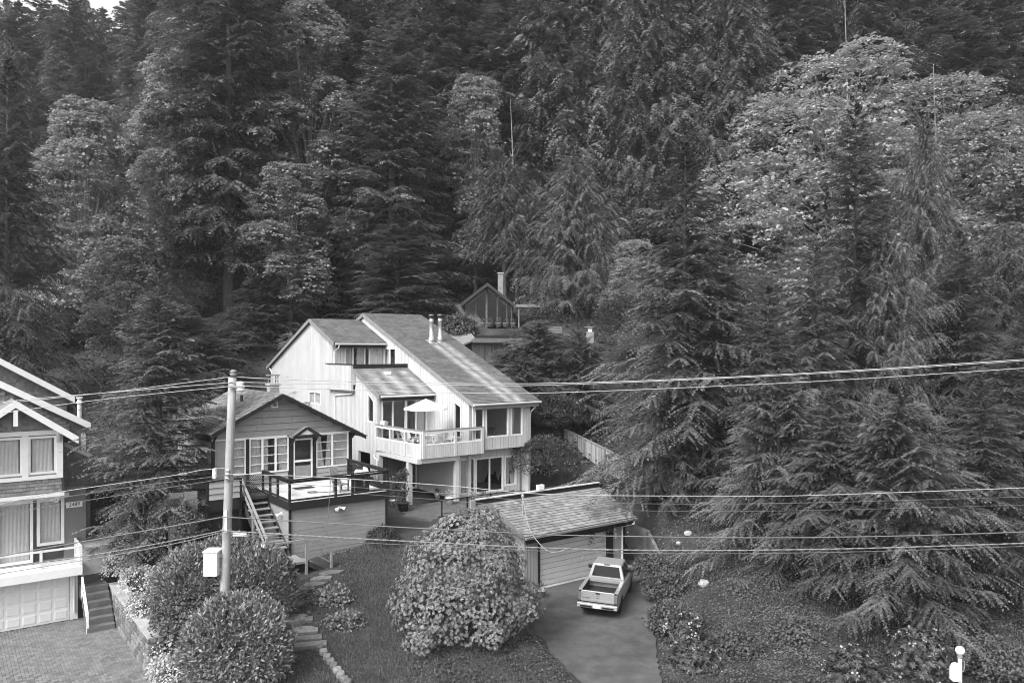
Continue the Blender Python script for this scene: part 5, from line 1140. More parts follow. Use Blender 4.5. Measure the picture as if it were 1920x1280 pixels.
c = px(401, 1053, PD) - p_bot; mb = MB(); mb.box(c.x - .24, c.x + .24, c.y - .35, c.y + .2, c.z - .42, c.z + .42); cab_ = mb.build("cabinet", M_trim, up, bevel=.02)
mb = MB(); mb.box(c.x - .27, c.x + .27, c.y - .38, c.y + .23, c.z + .425, c.z + .46); mb.build("cabinet_lid", M_trim, cab_)
for dz in (-.25, .25): mb = MB(); mb.box(c.x + .245, c.x + .36, c.y - .1, c.y + .05, c.z + dz - .06, c.z + dz + .06); mb.build("mounting_bracket", M_metal, cab_)
c = px(455, 997, PD) - p_bot; mb = MB(); mb.box(c.x - .24, c.x + .24, c.y - .3, c.y - .27, c.z - .07, c.z + .07); mb.build("tag_plate", M_plastic, up)
c = px(405, 882, PD) - p_bot; mb = MB(); mb.box(c.x - .06, c.x + .06, c.y - .2, c.y - .05, c.z - .26, c.z + .1); mb.build("service_box", M_plastic, up, bevel=.015)
def catmull(P, n=8):
    P = [P[0] + (P[0] - P[1])] + P + [P[-1] + (P[-1] - P[-2])]; out = []
    for i in range(1, len(P) - 2):
        for k in range(n):
            t = k / n; a, b, c, d = P[i - 1], P[i], P[i + 1], P[i + 2]
            out.append(.5 * ((2 * b) + (-a + c) * t + (2 * a - 5 * b + 4 * c - d) * t * t + (-a + 3 * b - 3 * c + d) * t ** 3))
    return out + [P[-2]]
def cable(pts, r, m, label, d=PD, grp=None, twist=0):
    P = catmull([px(x, y, d) for x, y in pts]); base = P[0].copy(); mb = MB()
    P = [p - base for p in P]
    if twist:
        dense = []
        for a, b in zip(P, P[1:]): dense += [a.lerp(b, k / 6) for k in range(6)]
        dense.append(P[-1])
        for ph in (0, math.pi): mb.tube([p + Vector((0, r * .45 * math.cos(ph + i * .9), r * .45 * math.sin(ph + i * .9))) for i, p in enumerate(dense)], r * .72, 5)
    else: mb.tube(P, r, 6)
    o = mb.build("overhead_cable", m, None, smooth=True); o.location = base; tag(o, label, "cable", grp)
GR = "overhead cables along the street"
cable([(-60, 765), (0, 757), (141, 742), (230, 732.5), (436, 706)], .012, M_wire, "pale overhead wire topmost on the left of the pole", grp=GR)
cable([(-60, 768), (33, 750.5), (262, 731), (441, 716)], .012, M_wire, "pale overhead wire second from top left of the pole", PD - .15, GR)
cable([(-60, 786), (0, 775), (164, 752), (300, 737), (444, 723)], .012, M_wire, "pale overhead wire third from top left of the pole", PD - .3, GR)
cable([(436, 706), (510, 710), (700, 716), (1040, 718.5), (1480, 701), (1920, 673.7), (1990, 669)], .014, M_wire, "pale overhead wire topmost on the right, crossing the main roof", grp=GR)
cable([(441, 716), (600, 719.5), (860, 722), (1040, 721.5), (1480, 703), (1920, 676), (1990, 671)], .012, M_wire, "thin overhead wire just under the topmost right one", PD - .15, GR)
cable([(444, 723), (600, 729), (860, 736), (1040, 736), (1500, 716.5), (1920, 690), (1990, 685)], .013, M_wire, "pale overhead wire lower of the bright pair across the roof", PD - .3, GR)
cable([(-60, 958), (0, 945), (105, 923), (312, 893), (377, 881), (423, 877)], .012, M_wire, "pale wire highest of the middle three left of the pole", PD - .25, GR)
cable([(-60, 965), (0, 952), (230, 914.6), (403, 893), (424, 890)], .010, M_wiredark, "thin dark wire middle one of three left of pole", PD - .25, GR)
cable([(-60, 976), (0, 964), (164, 937.5), (403, 900), (424, 897)], .010, M_wiredark, "thin dark wire lowest of middle three left of pole", PD - .25, GR)
cable([(426, 888), (560, 892), (680, 899), (850, 911), (1040, 926.6), (1400, 929.5), (1560, 927), (1920, 914), (1990, 910)], .013, M_wire, "pale middle wire crossing the cottage deck and patio", PD - .25, GR)
cable([(426, 898), (560, 908), (680, 914), (850, 926), (1040, 940), (1400, 944), (1920, 931), (1990, 927)], .009, M_wiredark, "thin dark wire below the pale middle wire", PD - .25, GR)
cable([(426, 905), (560, 918), (740, 930), (900, 943), (1040, 953), (1400, 958), (1920, 946), (1990, 942)], .007, M_wiredark, "thinnest dark wire over the garage roof", PD - .25, GR)
cable([(-60, 1055), (0, 1042.5), (160, 1014), (328, 985), (417, 969)], .022, M_wiredark, "thick dark telephone cable left of pole", PD - .3, GR)
cable([(417, 969), (435, 969.6), (538, 975.6), (740, 987.4), (977, 999.4), (1040, 1002.5), (1405, 1007.6), (1700, 1004), (1920, 996.6), (1990, 993)], .022, M_wiredark, "thick dark telephone cable right of pole", PD - .3, GR)
M_bundle = mat("grey_cable", .17, .55, .1, 3)
cable([(-60, 1077), (0, 1065.5), (197, 1036), (330, 1012), (413, 995)], .02, M_bundle, "upper twisted grey cable low on the left", PD - .32, GR, 1)
cable([(-60, 1087), (0, 1075), (197, 1043), (330, 1018), (413, 998)], .015, M_bundle, "lower grey cable low on the left over deck edge", PD - .36, GR)
cable([(413, 994), (558, 1003), (740, 1013), (1040, 1027.5), (1300, 1031.5), (1600, 1028), (1920, 1018), (1990, 1015)], .024, M_bundle, "thick twisted grey cable lowest on the right, over garage door", PD - .32, GR, 1)
cable([(413, 999), (558, 1009), (740, 1020), (1040, 1033), (1300, 1037.5), (1600, 1034), (1920, 1023.5), (1990, 1020)], .012, M_wiredark, "dark strand under the thick grey cable", PD - .3, GR)
# service drop from the street cable to the garage mast
mtop = Vector((*world_uv(pv(980, 975, 1.0)[0], 1.0), mz + .88)); a = px(1062, 1030, PD - .3)
pts = [mtop, mtop.lerp(a, .3) + Vector((-.2, 0, -.75)), px(1010, 1017, 29.5), px(1032, 1034, 28), a]
P = catmull(pts); b0 = P[0].copy(); mb = MB(); mb.tube([p - b0 for p in P], .015, 6); o = mb.build("service_drop", M_wire, None, smooth=True); o.location = b0; tag(o, "white service drop cable looping from mast to street cable", "cable")
pts = [px(620, 878, 35.0), px(618, 930, 35.0), px(613, 985, 34.9), px(605, 1025, 34.8), px(600, 1043, 34.7)]
P = catmull(pts); b0 = P[0].copy(); mb = MB(); mb.tube([p - b0 for p in P], .014, 5); o = mb.build("hanging_cable", M_wiredark, None); o.location = b0; tag(o, "black cable hanging from deck rail down the grey wall", "cable")
# ------------------------------------------------------------------ 9. garden furniture and small structures
c = px(1800, 1240, 26); gz = tz(c.x, c.y)
lpst = thing("lamp_post", "white lamp post with globe and mailbox at bottom right", "lamp post", (c.x, c.y, gz))
mb = MB(); mb.tube([(0, 0, -.2), (0, 0, 1.42 - gz - .1)], .065, 12); mb.build("post", M_plastic, lpst)
zt_ = ZC - (1226 - HY) / F * 26 - gz; mb = MB(); mb.lathe([(.07, 0), (.085, .02), (.085, .1), (.07, .12)], 12, (0, 0, zt_ - .12)); mb.build("collar", M_trimgrey, lpst)
mb = MB(); mb.lathe([(.06, -.02)] + [(.15 * math.sin(q), .13 - .15 * math.cos(q)) for q in np.linspace(.5, 3.1, 9)], 16, (0, 0, zt_ + .0)); mb.build("globe", M_plastic, lpst, smooth=True)
zb_ = ZC - (1258 - HY) / F * 26 - gz; mb = MB()
mb.prism([(-.32, -.16, zb_ - .28), (-.05, -.16, zb_ - .28), (-.05, -.16, zb_ + .26), (-.12, -.16, zb_ + .29), (-.24, -.16, zb_ + .27), (-.32, -.16, zb_ + .14)], (0, .24, 0)); mb.build("mailbox", M_plastic, lpst, bevel=.02)
mb = MB(); mb.tube([(.07, 0, zb_), (.12, 0, zb_), (.16, 0, zb_ + .2), (.13, 0, zb_ + .4)], .012, 5); mb.build("wire_hook", M_metal, lpst)
# wooden plank fence behind the garage
f0, f1 = Vector((3.7, 54, 0)), Vector((7.2, 47.5, 0)); fn = thing("plank_fence", "weathered wooden plank fence on the slope right of white house", "fence", (f0.x, f0.y, 3.5))
e = f1 - f0; n = 44; ft = e.normalized(); sd = Vector((-ft.y, ft.x, 0))
pm_ = [mat("fence_plank_%d" % k, c, .85, .25, 3, stretch=(4, 4, .6), bump=.3) for k, c in enumerate((.2, .26, .32))]
for k in range(n):
    t = k / n; a = f0 + e * t; b = f0 + e * (t + .93 / n); z0 = tz(a.x, a.y) - .2; z1 = 5.8 - 1.25 * t + R_.uniform(-.02, .02); o3 = Vector((f0.x, f0.y, 3.5)); th_ = sd * -.02
    mb = MB(); mb.hexa([a + Vector((0, 0, z0)) - o3, b + Vector((0, 0, z0)) - o3, b + sd * .03 + Vector((0, 0, z0)) - o3, a + sd * .03 + Vector((0, 0, z0)) - o3, a + Vector((0, 0, z1)) - o3, b + Vector((0, 0, z1)) - o3, b + sd * .03 + Vector((0, 0, z1)) - o3, a + sd * .03 + Vector((0, 0, z1)) - o3]); mb.build("plank", pm_[R_.randrange(3)], fn)
mb = MB(); mb.bar(f0 + Vector((0, 0, 5.85)) - o3, f1 + Vector((0, 0, 4.6)) - o3, .12, .05); mb.build("cap_rail", M_wood, fn)
for t in (0.02, .33, .66, .98): a = f0 + e * t - sd * .08; mb = MB(); mb.bar(a + Vector((0, 0, tz(a.x, a.y) - .3)) - o3, a + Vector((0, 0, 5.9 - 1.25 * t)) - o3, .12, .12, up=ft); mb.build("post", M_wood, fn)
# rock on the bank, retaining wall right of the driveway
def rock(label, x, y, d, r, name="rock", m=None, cat="rock"):
    rg = random.Random(int(x)); mb = MB(); import bmesh as _b; bm = _b.new(); _b.ops.create_icosphere(bm, subdivisions=2, radius=1)
    for v in bm.verts:
        k = 1 + .25 * mnoise.noise(v.co * 1.7 + Vector((x, 0, 0))); v.co = Vector((v.co.x * k, v.co.y * k, v.co.z * k * .75))
    me_ = bpy.data.meshes.new(name); bm.to_mesh(me_); bm.free(); me_.materials.append(m or M_concrete); o = link(name, me_); c = px(x, y, d); o.location = (c.x, c.y, tz(c.x, c.y) + r * .35); o.scale = (r, r * .8, r); return tag(o, label, cat)
rock("pale boulder lying alone on the ivy bank", 1320, 1108, 34.5, .26)
rock("pale stone at the foot of the trees beside garage", 1290, 1003, 39, .2)
rock("small pale stone under the hemlock by the bank edge", 1272, 1002, 38.6, .13)
bwll = thing("bank_wall", "rough concrete retaining wall right of garage holding the bank", "wall", (7.3, 39.5, 0))
wl = [Vector(pz(1172, 1046, 0)), Vector(pz(1212, 1052, 0)), Vector(pz(1244, 1090, 0)), Vector(pz(1236, 1130, 0))]; zt = [2.0, 1.7, .8, .2]
mb = MB(); o3 = Vector((7.3, 39.5, 0))
for k in range(3):
    a, b = wl[k], wl[k + 1]; n_ = Vector(((b - a).y, -(b - a).x, 0)).normalized() * -.16
    mb = MB(); mb.hexa([a - o3 + Vector((0, 0, -.1)), b - o3 + Vector((0, 0, -.1)), b + n_ - o3 + Vector((0, 0, -.1)), a + n_ - o3 + Vector((0, 0, -.1)), a - o3 + Vector((0, 0, zt[k])), b - o3 + Vector((0, 0, zt[k + 1])), b + n_ - o3 + Vector((0, 0, zt[k + 1])), a + n_ - o3 + Vector((0, 0, zt[k]))]); mb.build("wall_section", mat("stained_concrete", .14, .9, .35, 2, bump=.6, bscale=12, dirt=.5, dscale=1.2), bwll)
# flagstones and garden steps
def flag(u, v, z, sx, sy, rz): pass
fp_ = thing("stone_path", "x", "x"); 
for k_ in ("label", "category"): del fp_[k_]
fp_["kind"] = "structure"; fp_.name = "garden_path"
path_px = [(622, 1068, 1.62), (605, 1080, 1.5), (590, 1091, 1.42), (572, 1098, 1.36), (556, 1103, 1.3), (548, 1128, 1.15), (552, 1150, 1.05), (566, 1172, .95)]
for k, (x, y, z) in enumerate(path_px):
    c = pz(x, y, z); zz = tz(c.x, c.y); n = 6; mb = MB(); rg = random.Random(k); ring = [(rg.uniform(.34, .5) * math.cos(q) * 1.25, rg.uniform(.26, .4) * math.sin(q)) for q in np.linspace(0, 2 * math.pi, n, endpoint=False)]
    mb.prism([(a, b, -.1) for a, b in ring], (0, 0, .17)); o = mb.build("flagstone", smats[k % 2], fp_, bevel=.015); o.location = (c.x, c.y, zz + .02); o.rotation_euler = (0, 0, .5)
for k, (x, y, z) in enumerate([(556, 1160, .95), (565, 1183, .8), (572, 1200, .66), (580, 1216, .52)]):
    c = pz(x, y, z); mb = MB(); mb.box(-.62, .62, -.2, .25, -.3, .0); o = mb.build("step_stone", smats[k % 2], fp_, bevel=.02); o.location = (c.x, c.y, tz(c.x, c.y) + .12); o.rotation_euler = (0, 0, .25)
for k in range(9):
    t = k / 8; c = pz(600 + 52 * t, 1222 + 58 * t, .45 - .15 * t); o = link("edging_stone", sm[(k * 3) % 8], fp_); o.scale = (.16, .36, .3); o.location = (c.x, c.y, tz(c.x, c.y) - .02); o.rotation_euler = (0, math.pi / 2, .35 + .3 * math.sin(k * 3))
# bench, garden chair, bird table by the cabin
X, Y = px(1040, 585, 66).xy; z = tz(X, Y); bn = thing("garden_bench", "slatted wooden garden bench in the shade beside the cabin", "bench", (X, Y, z), .5)
for k in range(4): mb = MB(); mb.box(-.85, .85, .2, .24, .5 + k * .14, .6 + k * .14); mb.build("back_slat", M_wood, bn)
for k in range(3): mb = MB(); mb.box(-.85, .85, -.25 + k * .15, -.13 + k * .15, .42, .46); mb.build("seat_slat", M_wood, bn)
for sx in (-.8, .8):
    for sy in (-.2, .22): mb = MB(); mb.box(sx - .04, sx + .04, sy - .04, sy + .04, 0, .45 if sy < 0 else 1.0); mb.build("leg", M_wood, bn)
X, Y = px(1128, 592, 66).xy; z = tz(X, Y); gc = thing("garden_chair", "dark round backed metal garden chair under the trees", "chair", (X, Y, z), -.3)
mb = MB(); mb.tube([(.42 * math.cos(q), .25, .75 + .42 * math.sin(q)) for q in np.linspace(-.5, 3.64, 14)], .025, 6); mb.build("back_frame", M_wooddark, gc)
for k in range(-2, 3): mb = MB(); mb.tube([(k * .08, .22, .45), (k * .15, .25, 1.13 - abs(k) * .06)], .015, 5); mb.build("back_spoke", M_wooddark, gc)
mb = MB(); mb.box(-.35, .35, -.3, .25, .42, .46); mb.build("seat", M_wooddark, gc)
for sx in (-.3, .3):
    for sy in (-.25, .2): mb = MB(); mb.tube([(sx, sy, 0), (sx * .9, sy * .9, .43)], .025, 6); mb.build("leg", M_wooddark, gc)
X, Y = px(1106, 612, 62).xy; z = tz(X, Y); bt = thing("bird_table", "pale wooden bird table rising above the bushes", "bird table", (X, Y, ZC + (652 - 622) / F * 62 - 1.2))
mb = MB(); mb.box(-.3, .3, -.2, .2, .3, 1.2); mb.build("body", M_wood, bt); mb = MB(); mb.box(-.06, .06, -.06, .06, -2.5, .3); mb.build("post", M_wood, bt)
mb = MB(); mb.box(-.15, .15, -.15, .15, 1.2, 1.55); mb.build("neck", M_trim, bt); mb = MB(); mb.box(-.42, .42, -.3, .3, 1.552, 1.62); mb.build("roof", M_trimgrey, bt)

# ------------------------------------------------------------------ 10. vegetation generators (numpy)
def frames(d, n):
    s = unit(np.cross(n, d)); return s
def conifer(seed, H, R, nb, nt, nl, leaf=.16, wid=.06, droop=.35, a_lo=-.05, a_hi=.55, hang=.35, base=.06, p=.85, flat=.45, twl=.36, tiplift=.1, lobes=.22, phi0=.95, top=1.0):
    rg = np.random.default_rng(seed)
    t = base + (1 - base) * (np.arange(nb) + rg.random(nb)) / nb; t = np.clip(t, base, .995)
    az = np.arange(nb) * 2.39996 + rg.normal(0, .35, nb)
    r = R * (1 - t) ** p * (.62 + .5 * rg.random(nb)) * (1 + lobes * np.sin(az * 2 + t * 9 + seed) + lobes * .6 * np.sin(az * 3 - t * 17)) + .12
    z0 = t * H; a0 = a_lo + (a_hi - a_lo) * t ** 1.5 + rg.normal(0, .09, nb)
    e = np.stack([np.cos(az), np.sin(az), np.zeros(nb)], -1); f = np.stack([-np.sin(az), np.cos(az), np.zeros(nb)], -1); upv = np.array([0, 0, 1.0])
    dr = droop * (1.15 - .75 * t) * (.7 + .6 * rg.random(nb))
    def bpt(s, i): return e[i] * (r[i] * s)[..., None] + upv * (z0[i] + r[i] * (np.tan(a0[i]) * s - dr[i] * s * s + tiplift * s ** 4))[..., None]
    # twigs
    B = np.repeat(np.arange(nb), nt); J = np.tile(np.arange(nt), nb)
    s = (.1 + .9 * (J + rg.random(len(J))) / nt) ** .85; side = np.where(J % 2 == 0, 1.0, -1.0)
    P0 = bpt(s, B); slope = np.tan(a0[B]) - 2 * dr[B] * s + 4 * tiplift * s ** 3
    phi = phi0 * (1 - .45 * s) + rg.normal(0, .22, len(B))
    lt = np.clip((.1 + twl * np.sin(np.pi * np.clip(1.02 - s, .06, .9) ** .75) * 1.0) * r[B], .14, .32 + .16 * R) * (.6 + .7 * rg.random(len(B)))
    D = unit(e[B] * np.cos(phi)[:, None] + f[B] * (side * np.sin(phi))[:, None] + upv * (slope * np.cos(phi) - hang * .35 + rg.normal(0, .12, len(B)))[:, None])
    nrm = unit(upv + rg.normal(0, flat, (len(B), 3)) - e[B] * .25)
    # leaflets
    T = np.repeat(np.arange(len(B)), nl); K = np.tile(np.arange(nl), len(B))
    q = (K + .35 + .6 * rg.random(len(K))) / nl; sd = np.where(K % 2 == 0, 1.0, -1.0)
    C = P0[T] + D[T] * (lt[T] * q)[:, None] - upv * (hang * lt[T] * q * q)[:, None]
    dt = unit(D[T] - upv * (2 * hang * q)[:, None]); pr = frames(dt, nrm[T])
    ld = unit(dt * .8 + pr * (sd * .72)[:, None] + rg.normal(0, .16, (len(K), 3)) - upv * .08)
    ll = leaf * (1.15 - .45 * q) * (.65 + .7 * rg.random(len(K))); sc = np.clip(r[B][T] / (R * .4), .5, 1.05); ll = ll * sc
    w = unit(np.cross(ld, nrm[T])) * (wid * .5 * sc * (.8 + .5 * rg.random(len(K))))[:, None]
    tri = np.stack([C - w, C + w, C + ld * ll[:, None]], 1)
    # spire
    k = 60; zz = H * (.965 + .045 * rg.random(k)); aa = rg.random(k) * 6.28; C = np.stack([np.zeros(k), np.zeros(k), zz], -1); ld = np.stack([np.cos(aa) * .7, np.sin(aa) * .7, .75 * np.ones(k)], -1); w = np.stack([-np.sin(aa), np.cos(aa), np.zeros(k)], -1) * wid * .5
    tri = np.concatenate([tri, np.stack([C - w, C + w, C + ld * leaf * 1.4], 1)])
    # wood: trunk and limbs
    mb = MB(); tr = .0075 * H + .06; mb.tube([(0, 0, -1.2), (0, 0, 0), (0, 0, H * .3), (0, 0, H * .7), (0, 0, H * 1.02)], [tr * 1.3, tr * 1.05, tr * .85, tr * .45, .012], 9)
    for i in range(0, nb):
        if r[i] < .5: continue
        ss = np.array([0, .3, .6, .92]); pts = bpt(ss, np.full(4, i)); w0 = .012 + .012 * r[i] / max(R, .1) * 2
        mb.tube([tuple(x) for x in pts], [w0 * 1.5, w0, w0 * .65, .006], 3, cap=False)
    return tri, mb
def cedar(seed, H, R, nb, nt, nl, **k):
    return conifer(seed, H, R, nb, nt, nl, **{**dict(droop=.5, a_lo=.12, a_hi=.7, hang=1.15, flat=1.1, leaf=.24, wid=.085, twl=.3, tiplift=.32, p=.62, lobes=.16), **k})
def blob_points(rg, n, lobes, shell=.35):
    """points spread through the outer part of a union of ellipsoids (centre, radii)"""
    vol = np.array([l[3] * l[4] * l[5] for l in lobes]) ** .67; pick = rg.choice(len(lobes), n, p=vol / vol.sum()); L = np.array(lobes)[pick]
    d = unit(rg.normal(size=(n, 3))); d[:, 2] = np.where(d[:, 2] < -.55, -d[:, 2], d[:, 2]); rad = (1 - shell * rg.random(n) ** 1.6); P = L[:, :3] + d * L[:, 3:6] * rad[:, None]
    ins = np.zeros(n, bool)
    for l in lobes:
        v = (P - np.array(l[:3])) / np.array(l[3:6]); ins |= (v ** 2).sum(1) < .5
    return P[~ins], d[~ins]
LEAF_MAPLE = np.array([(0, -.5, -.02), (.45, 0, .04), (0, .6, -.08), (-.45, 0, .04)])
LEAF_LONG = np.array([(0, 0, 0), (.2, .48, .05), (0, 1.0, -.06), (-.2, .48, .05)])
def place_leaves(C, D, Nn, size, shape):
    """C centres, D leaf axis, Nn leaf normal -> (n, k, 3) polygons"""
    D = unit(D); S = unit(np.cross(D, Nn)); N2 = np.cross(S, D); k = len(shape); sz = size[:, None, None]
    return C[:, None, :] + sz * (S[:, None, :] * shape[None, :, 0, None] + D[:, None, :] * shape[None, :, 1, None] + N2[:, None, :] * shape[None, :, 2, None])
def maple(seed, lobes, npad, nleaf, size=.3, padr=.55, droop=.25, outward=.35):
    rg = np.random.default_rng(seed); P, d = blob_points(rg, npad, lobes, .55); n = len(P)
    B = np.repeat(np.arange(n), nleaf); a = rg.random(len(B)) * 6.283; rr = padr * np.sqrt(rg.random(len(B))) * (.6 + .7 * rg.random(n))[B]
    off = np.stack([np.cos(a) * rr, np.sin(a) * rr, -droop * rr * rr / padr + rg.normal(0, .06, len(B))], -1)
    off[:, 2] -= .25 * (off[:, :2] * d[B][:, :2]).sum(1)
    C = P[B] + off; ax = unit(np.stack([np.cos(a), np.sin(a), -.25 + 0 * a], -1) + d[B] * .6 + rg.normal(0, .35, (len(B), 3)))
    nn = unit(np.array([0, 0, 1.0]) + d[B] * outward + rg.normal(0, .42, (len(B), 3)))
    return place_leaves(C, ax, nn, size * (.6 + .7 * rg.random(len(B))), LEAF_MAPLE), P
def limbs(P, base_h, trunk_r, seed, nl=26, z_top=None, depth=1.0):
    rg = random.Random(seed); mb = MB(); top = max(p[2] for p in P); zt_ = z_top or top * .8
    mb.tube([(0, 0, -1), (0, 0, 0), (.1, .05, zt_ * .35), (-.08, .1, zt_ * .7), (0, 0, zt_)], [trunk_r * 1.35, trunk_r, trunk_r * .75, trunk_r * .45, .03], 9)
    for p in rg.sample(list(map(tuple, P)), min(nl, len(P))):
        z = max(base_h, min(zt_ * .9, p[2] * rg.uniform(.35, .75))); a = Vector((0, 0, z)); b = Vector(p); m_ = a.lerp(b, .5) + Vector((rg.uniform(-.3, .3), rg.uniform(-.3, .3), (b - a).length * .1)); k = trunk_r * rg.uniform(.18, .35)
        mb.tube([a, a.lerp(m_, .5) + Vector((0, 0, .1)), m_, b], [k, k * .75, k * .5, .015], 5, cap=False)
    return mb
PROTO = {}
def proto(name, tri, wood, leafm, barkm, H, R):
    cm = soup("crown", tri, leafm); tm = wood.mesh("trunk"); tm.materials.append(barkm); tm.polygons.foreach_set("use_smooth", [True] * len(tm.polygons)); PROTO[name] = (cm, tm, H, R)
def reg_con(name, fn, leafm, H, R, *a, **k): tri, w = fn(*((a[0], H, R) + a[1:]), **k); proto(name, tri, w, leafm, M_bark, H, R)
reg_con("hem1", conifer, L_hem, 20, 4.4, 1, 230, 28, 17, leaf=.14, wid=.075, droop=.42, a_lo=.12, hang=.36, flat=.3, twl=.4)
reg_con("hem2", conifer, L_hem, 20, 4.4, 2, 230, 28, 17, leaf=.14, wid=.075, droop=.36, a_lo=.08, hang=.3, p=.75, flat=.3, twl=.4)
reg_con("hem3", conifer, L_hem, 12, 4.2, 3, 190, 30, 18, leaf=.14, wid=.075, droop=.42, a_lo=.24, a_hi=.7, hang=.4, p=.68, base=.03, flat=.3, twl=.42)
reg_con("fir1", conifer, L_fir, 20, 3.6, 4, 330, 26, 13, leaf=.14, wid=.07, droop=.2, a_lo=-.1, a_hi=.6, hang=.3, p=.75, flat=.4, twl=.4)
reg_con("ced1", cedar, L_ced, 20, 4.6, 5, 240, 28, 14, p=.85, leaf=.17, wid=.075, twl=.32)
reg_con("ced2", cedar, L_ced, 20, 4.6, 6, 240, 28, 14, p=.5, lobes=.24, leaf=.17, wid=.075, twl=.32)
reg_con("ced3", cedar, L_ced, 20, 4.6, 15, 150, 28, 13, p=.5, base=.36, leaf=.19, wid=.085, twl=.32)
reg_con("dou1", conifer, L_far, 34, 5.0, 7, 330, 21, 11, leaf=.28, wid=.12, droop=.3, a_lo=-.1, a_hi=.5, hang=.5, base=.14, p=.7, flat=.4, lobes=.3, twl=.42)
reg_con("dou2", conifer, L_far, 34, 4.6, 8, 330, 21, 11, leaf=.28, wid=.12, droop=.22, a_lo=0, a_hi=.5, hang=.4, base=.1, p=.62, flat=.4, lobes=.34, twl=.42)
reg_con("dou3", cedar, L_far, 34, 5.2, 9, 330, 21, 11, leaf=.3, wid=.13, base=.12, p=.6, twl=.34)
rr = random.Random(4)
def lob(seed, H, R, n, lowz=.12, cone=.5):
    """uneven crown: many clumps of different size carried on limbs round a core"""
    rg = random.Random(seed); L = [(0, 0, H * .55, R * .42, R * .42, H * .33)]
    for k in range(n):
        q = k * 2.4 + rg.uniform(-.6, .6); t = rg.random() ** .8; z = H * (lowz + (.96 - lowz) * t); prof = math.sin(math.pi * min(1, max(.08, (1.06 - t)) ** .9 * .62 + .02)) ; d = R * prof * rg.uniform(.4, .8); s = R * rg.uniform(.2, .38) * (.7 + .5 * (1 - t))
        L.append((d * math.cos(q), d * math.sin(q), min(z, H * .97 - s * .6), s, s * rg.uniform(.8, 1.2), s * rg.uniform(.8, 1.1)))
    return L
for nm, sd, H, R, n, np_, nlf, sz in (("map1", 11, 24, 10.5, 62, 9500, 9, .26), ("map2", 12, 22, 6, 44, 6200, 9, .27), ("map3", 13, 26, 5.5, 52, 6000, 9, .28), ("map4", 14, 22, 6.5, 40, 6000, 9, .28)):
    tri, P = maple(sd, lob(sd, H, R, n), np_, nlf, sz, padr=.42); proto(nm, tri, limbs(P, H * .15, .26, sd, 70), L_map, M_barklight, H, R)
def plant(name, pn, label, cat, x, ytop, d, hw=None, group=None, rz=None, ztop=None):
    """tree on the ground at column x and distance d, tall enough to reach row ytop; hw = crown half width in photo pixels"""
    cm, tm, H, R = PROTO[pn]; X = (x - HX) / F * d; z0 = tz(X, d); top = ZC - (ytop - HY) / F * d; sz = max(.15, (top - z0) / H); sx = sz if hw is None else (hw / F * d) / R
    t = thing(name, label, cat, (X, d, z0 - .15), R_.uniform(0, 6.28) if rz is None else rz, group); t.scale = (sx, sx, sz); link("trunk", tm, t); link("crown", cm, t); return t
def vis_row(x, d): return HY - F * (tz((x - HX) / F * d, d) - ZC) / d
# ------------------------------------------------------------------ 11. trees, placed one by one
G1 = "conifers in front on the right bank"; G2 = "broadleaf maples at the forest edge"; G3 = "conifers at the forest edge"
T = plant
T("hemlock_tree", "hem1", "tall feathery hemlock just right of the garage roof", "tree", 1285, 262, 44.5, 205, G1)
T("hemlock_tree", "hem2", "dark hemlock with bare thin leader in front of the big maple", "tree", 1604, 190, 46, 135, G1)
T("cedar_tree", "ced1", "broad drooping cedar right of the bare leader hemlock", "tree", 1735, 220, 49, 140, G1)
T("cedar_tree", "ced2", "drooping cedar cut by the right edge, beside the broad one", "tree", 1885, 430, 50, 130, G1)
T("hemlock_tree", "hem2", "mid sized hemlock between the tall hemlock and leader hemlock", "tree", 1440, 530, 41, 130, G1)
T("hemlock_tree", "hem3", "low spreading hemlock hanging over the garage corner", "tree", 1262, 700, 43, 95, G1)
T("hemlock_tree", "hem3", "low spreading hemlock left of the front group on the bank", "tree", 1460, 690, 36, 150, G1)
T("hemlock_tree", "hem1", "front hemlock with bushy top in the middle of the bank", "tree", 1560, 725, 33.5, 165, G1)
T("hemlock_tree", "hem3", "largest low hemlock, its lowest boughs nearest the lamp post", "tree", 1690, 735, 31.5, 180, G1)
T("hemlock_tree", "hem1", "low hemlock by the right edge behind the lamp post", "tree", 1840, 705, 33, 170, G1)
T("hemlock_tree", "hem2", "hemlock at far right edge halfway up the picture", "tree", 1925, 560, 38, 150, G1)
T("hemlock_tree", "hem2", "slim hemlock filling the gap right of the tall feathery hemlock", "tree", 1365, 430, 45, 110, G1)
T("hemlock_tree", "hem1", "hemlock wedged low before the bare leader hemlock", "tree", 1525, 450, 43, 130, G1)
T("cedar_tree", "ced2", "cedar filling the gap below the broad drooping cedar", "tree", 1665, 440, 45, 125, G1)
T("hemlock_tree", "hem2", "hemlock between broad drooping cedar and right edge cedar", "tree", 1800, 430, 45, 130, G1)
T("maple_tree", "map1", "huge bright domed maple behind the bare leader hemlock", "tree", 1570, 108, 62, 265, G2)
T("maple_tree", "map1", "bright domed maple behind the broad drooping cedar", "tree", 1765, 150, 64, 235, G2)
T("maple_tree", "map2", "bright maple cut by the right edge of the picture", "tree", 1915, 285, 60, 130, G2)
T("spruce_tree", "hem1", "drooping spruce cut by the left edge with pointed top", "tree", 14, 108, 52, 150, G3)
T("fir_tree", "fir1", "narrow dark fir between shingled house and grey cottage", "tree", 298, 492, 37.5, 145)
T("maple_tree", "map2", "bright maple between left edge spruce and big trunk fir", "tree", 165, 165, 66, 125, G2)
T("maple_tree", "map4", "pale maple top showing right of left maple under tall firs", "tree", 325, 95, 74, 115, G2)
T("maple_tree", "map2", "low maple shrubby crown behind the narrow dark fir", "tree", 235, 430, 60, 90, G2)
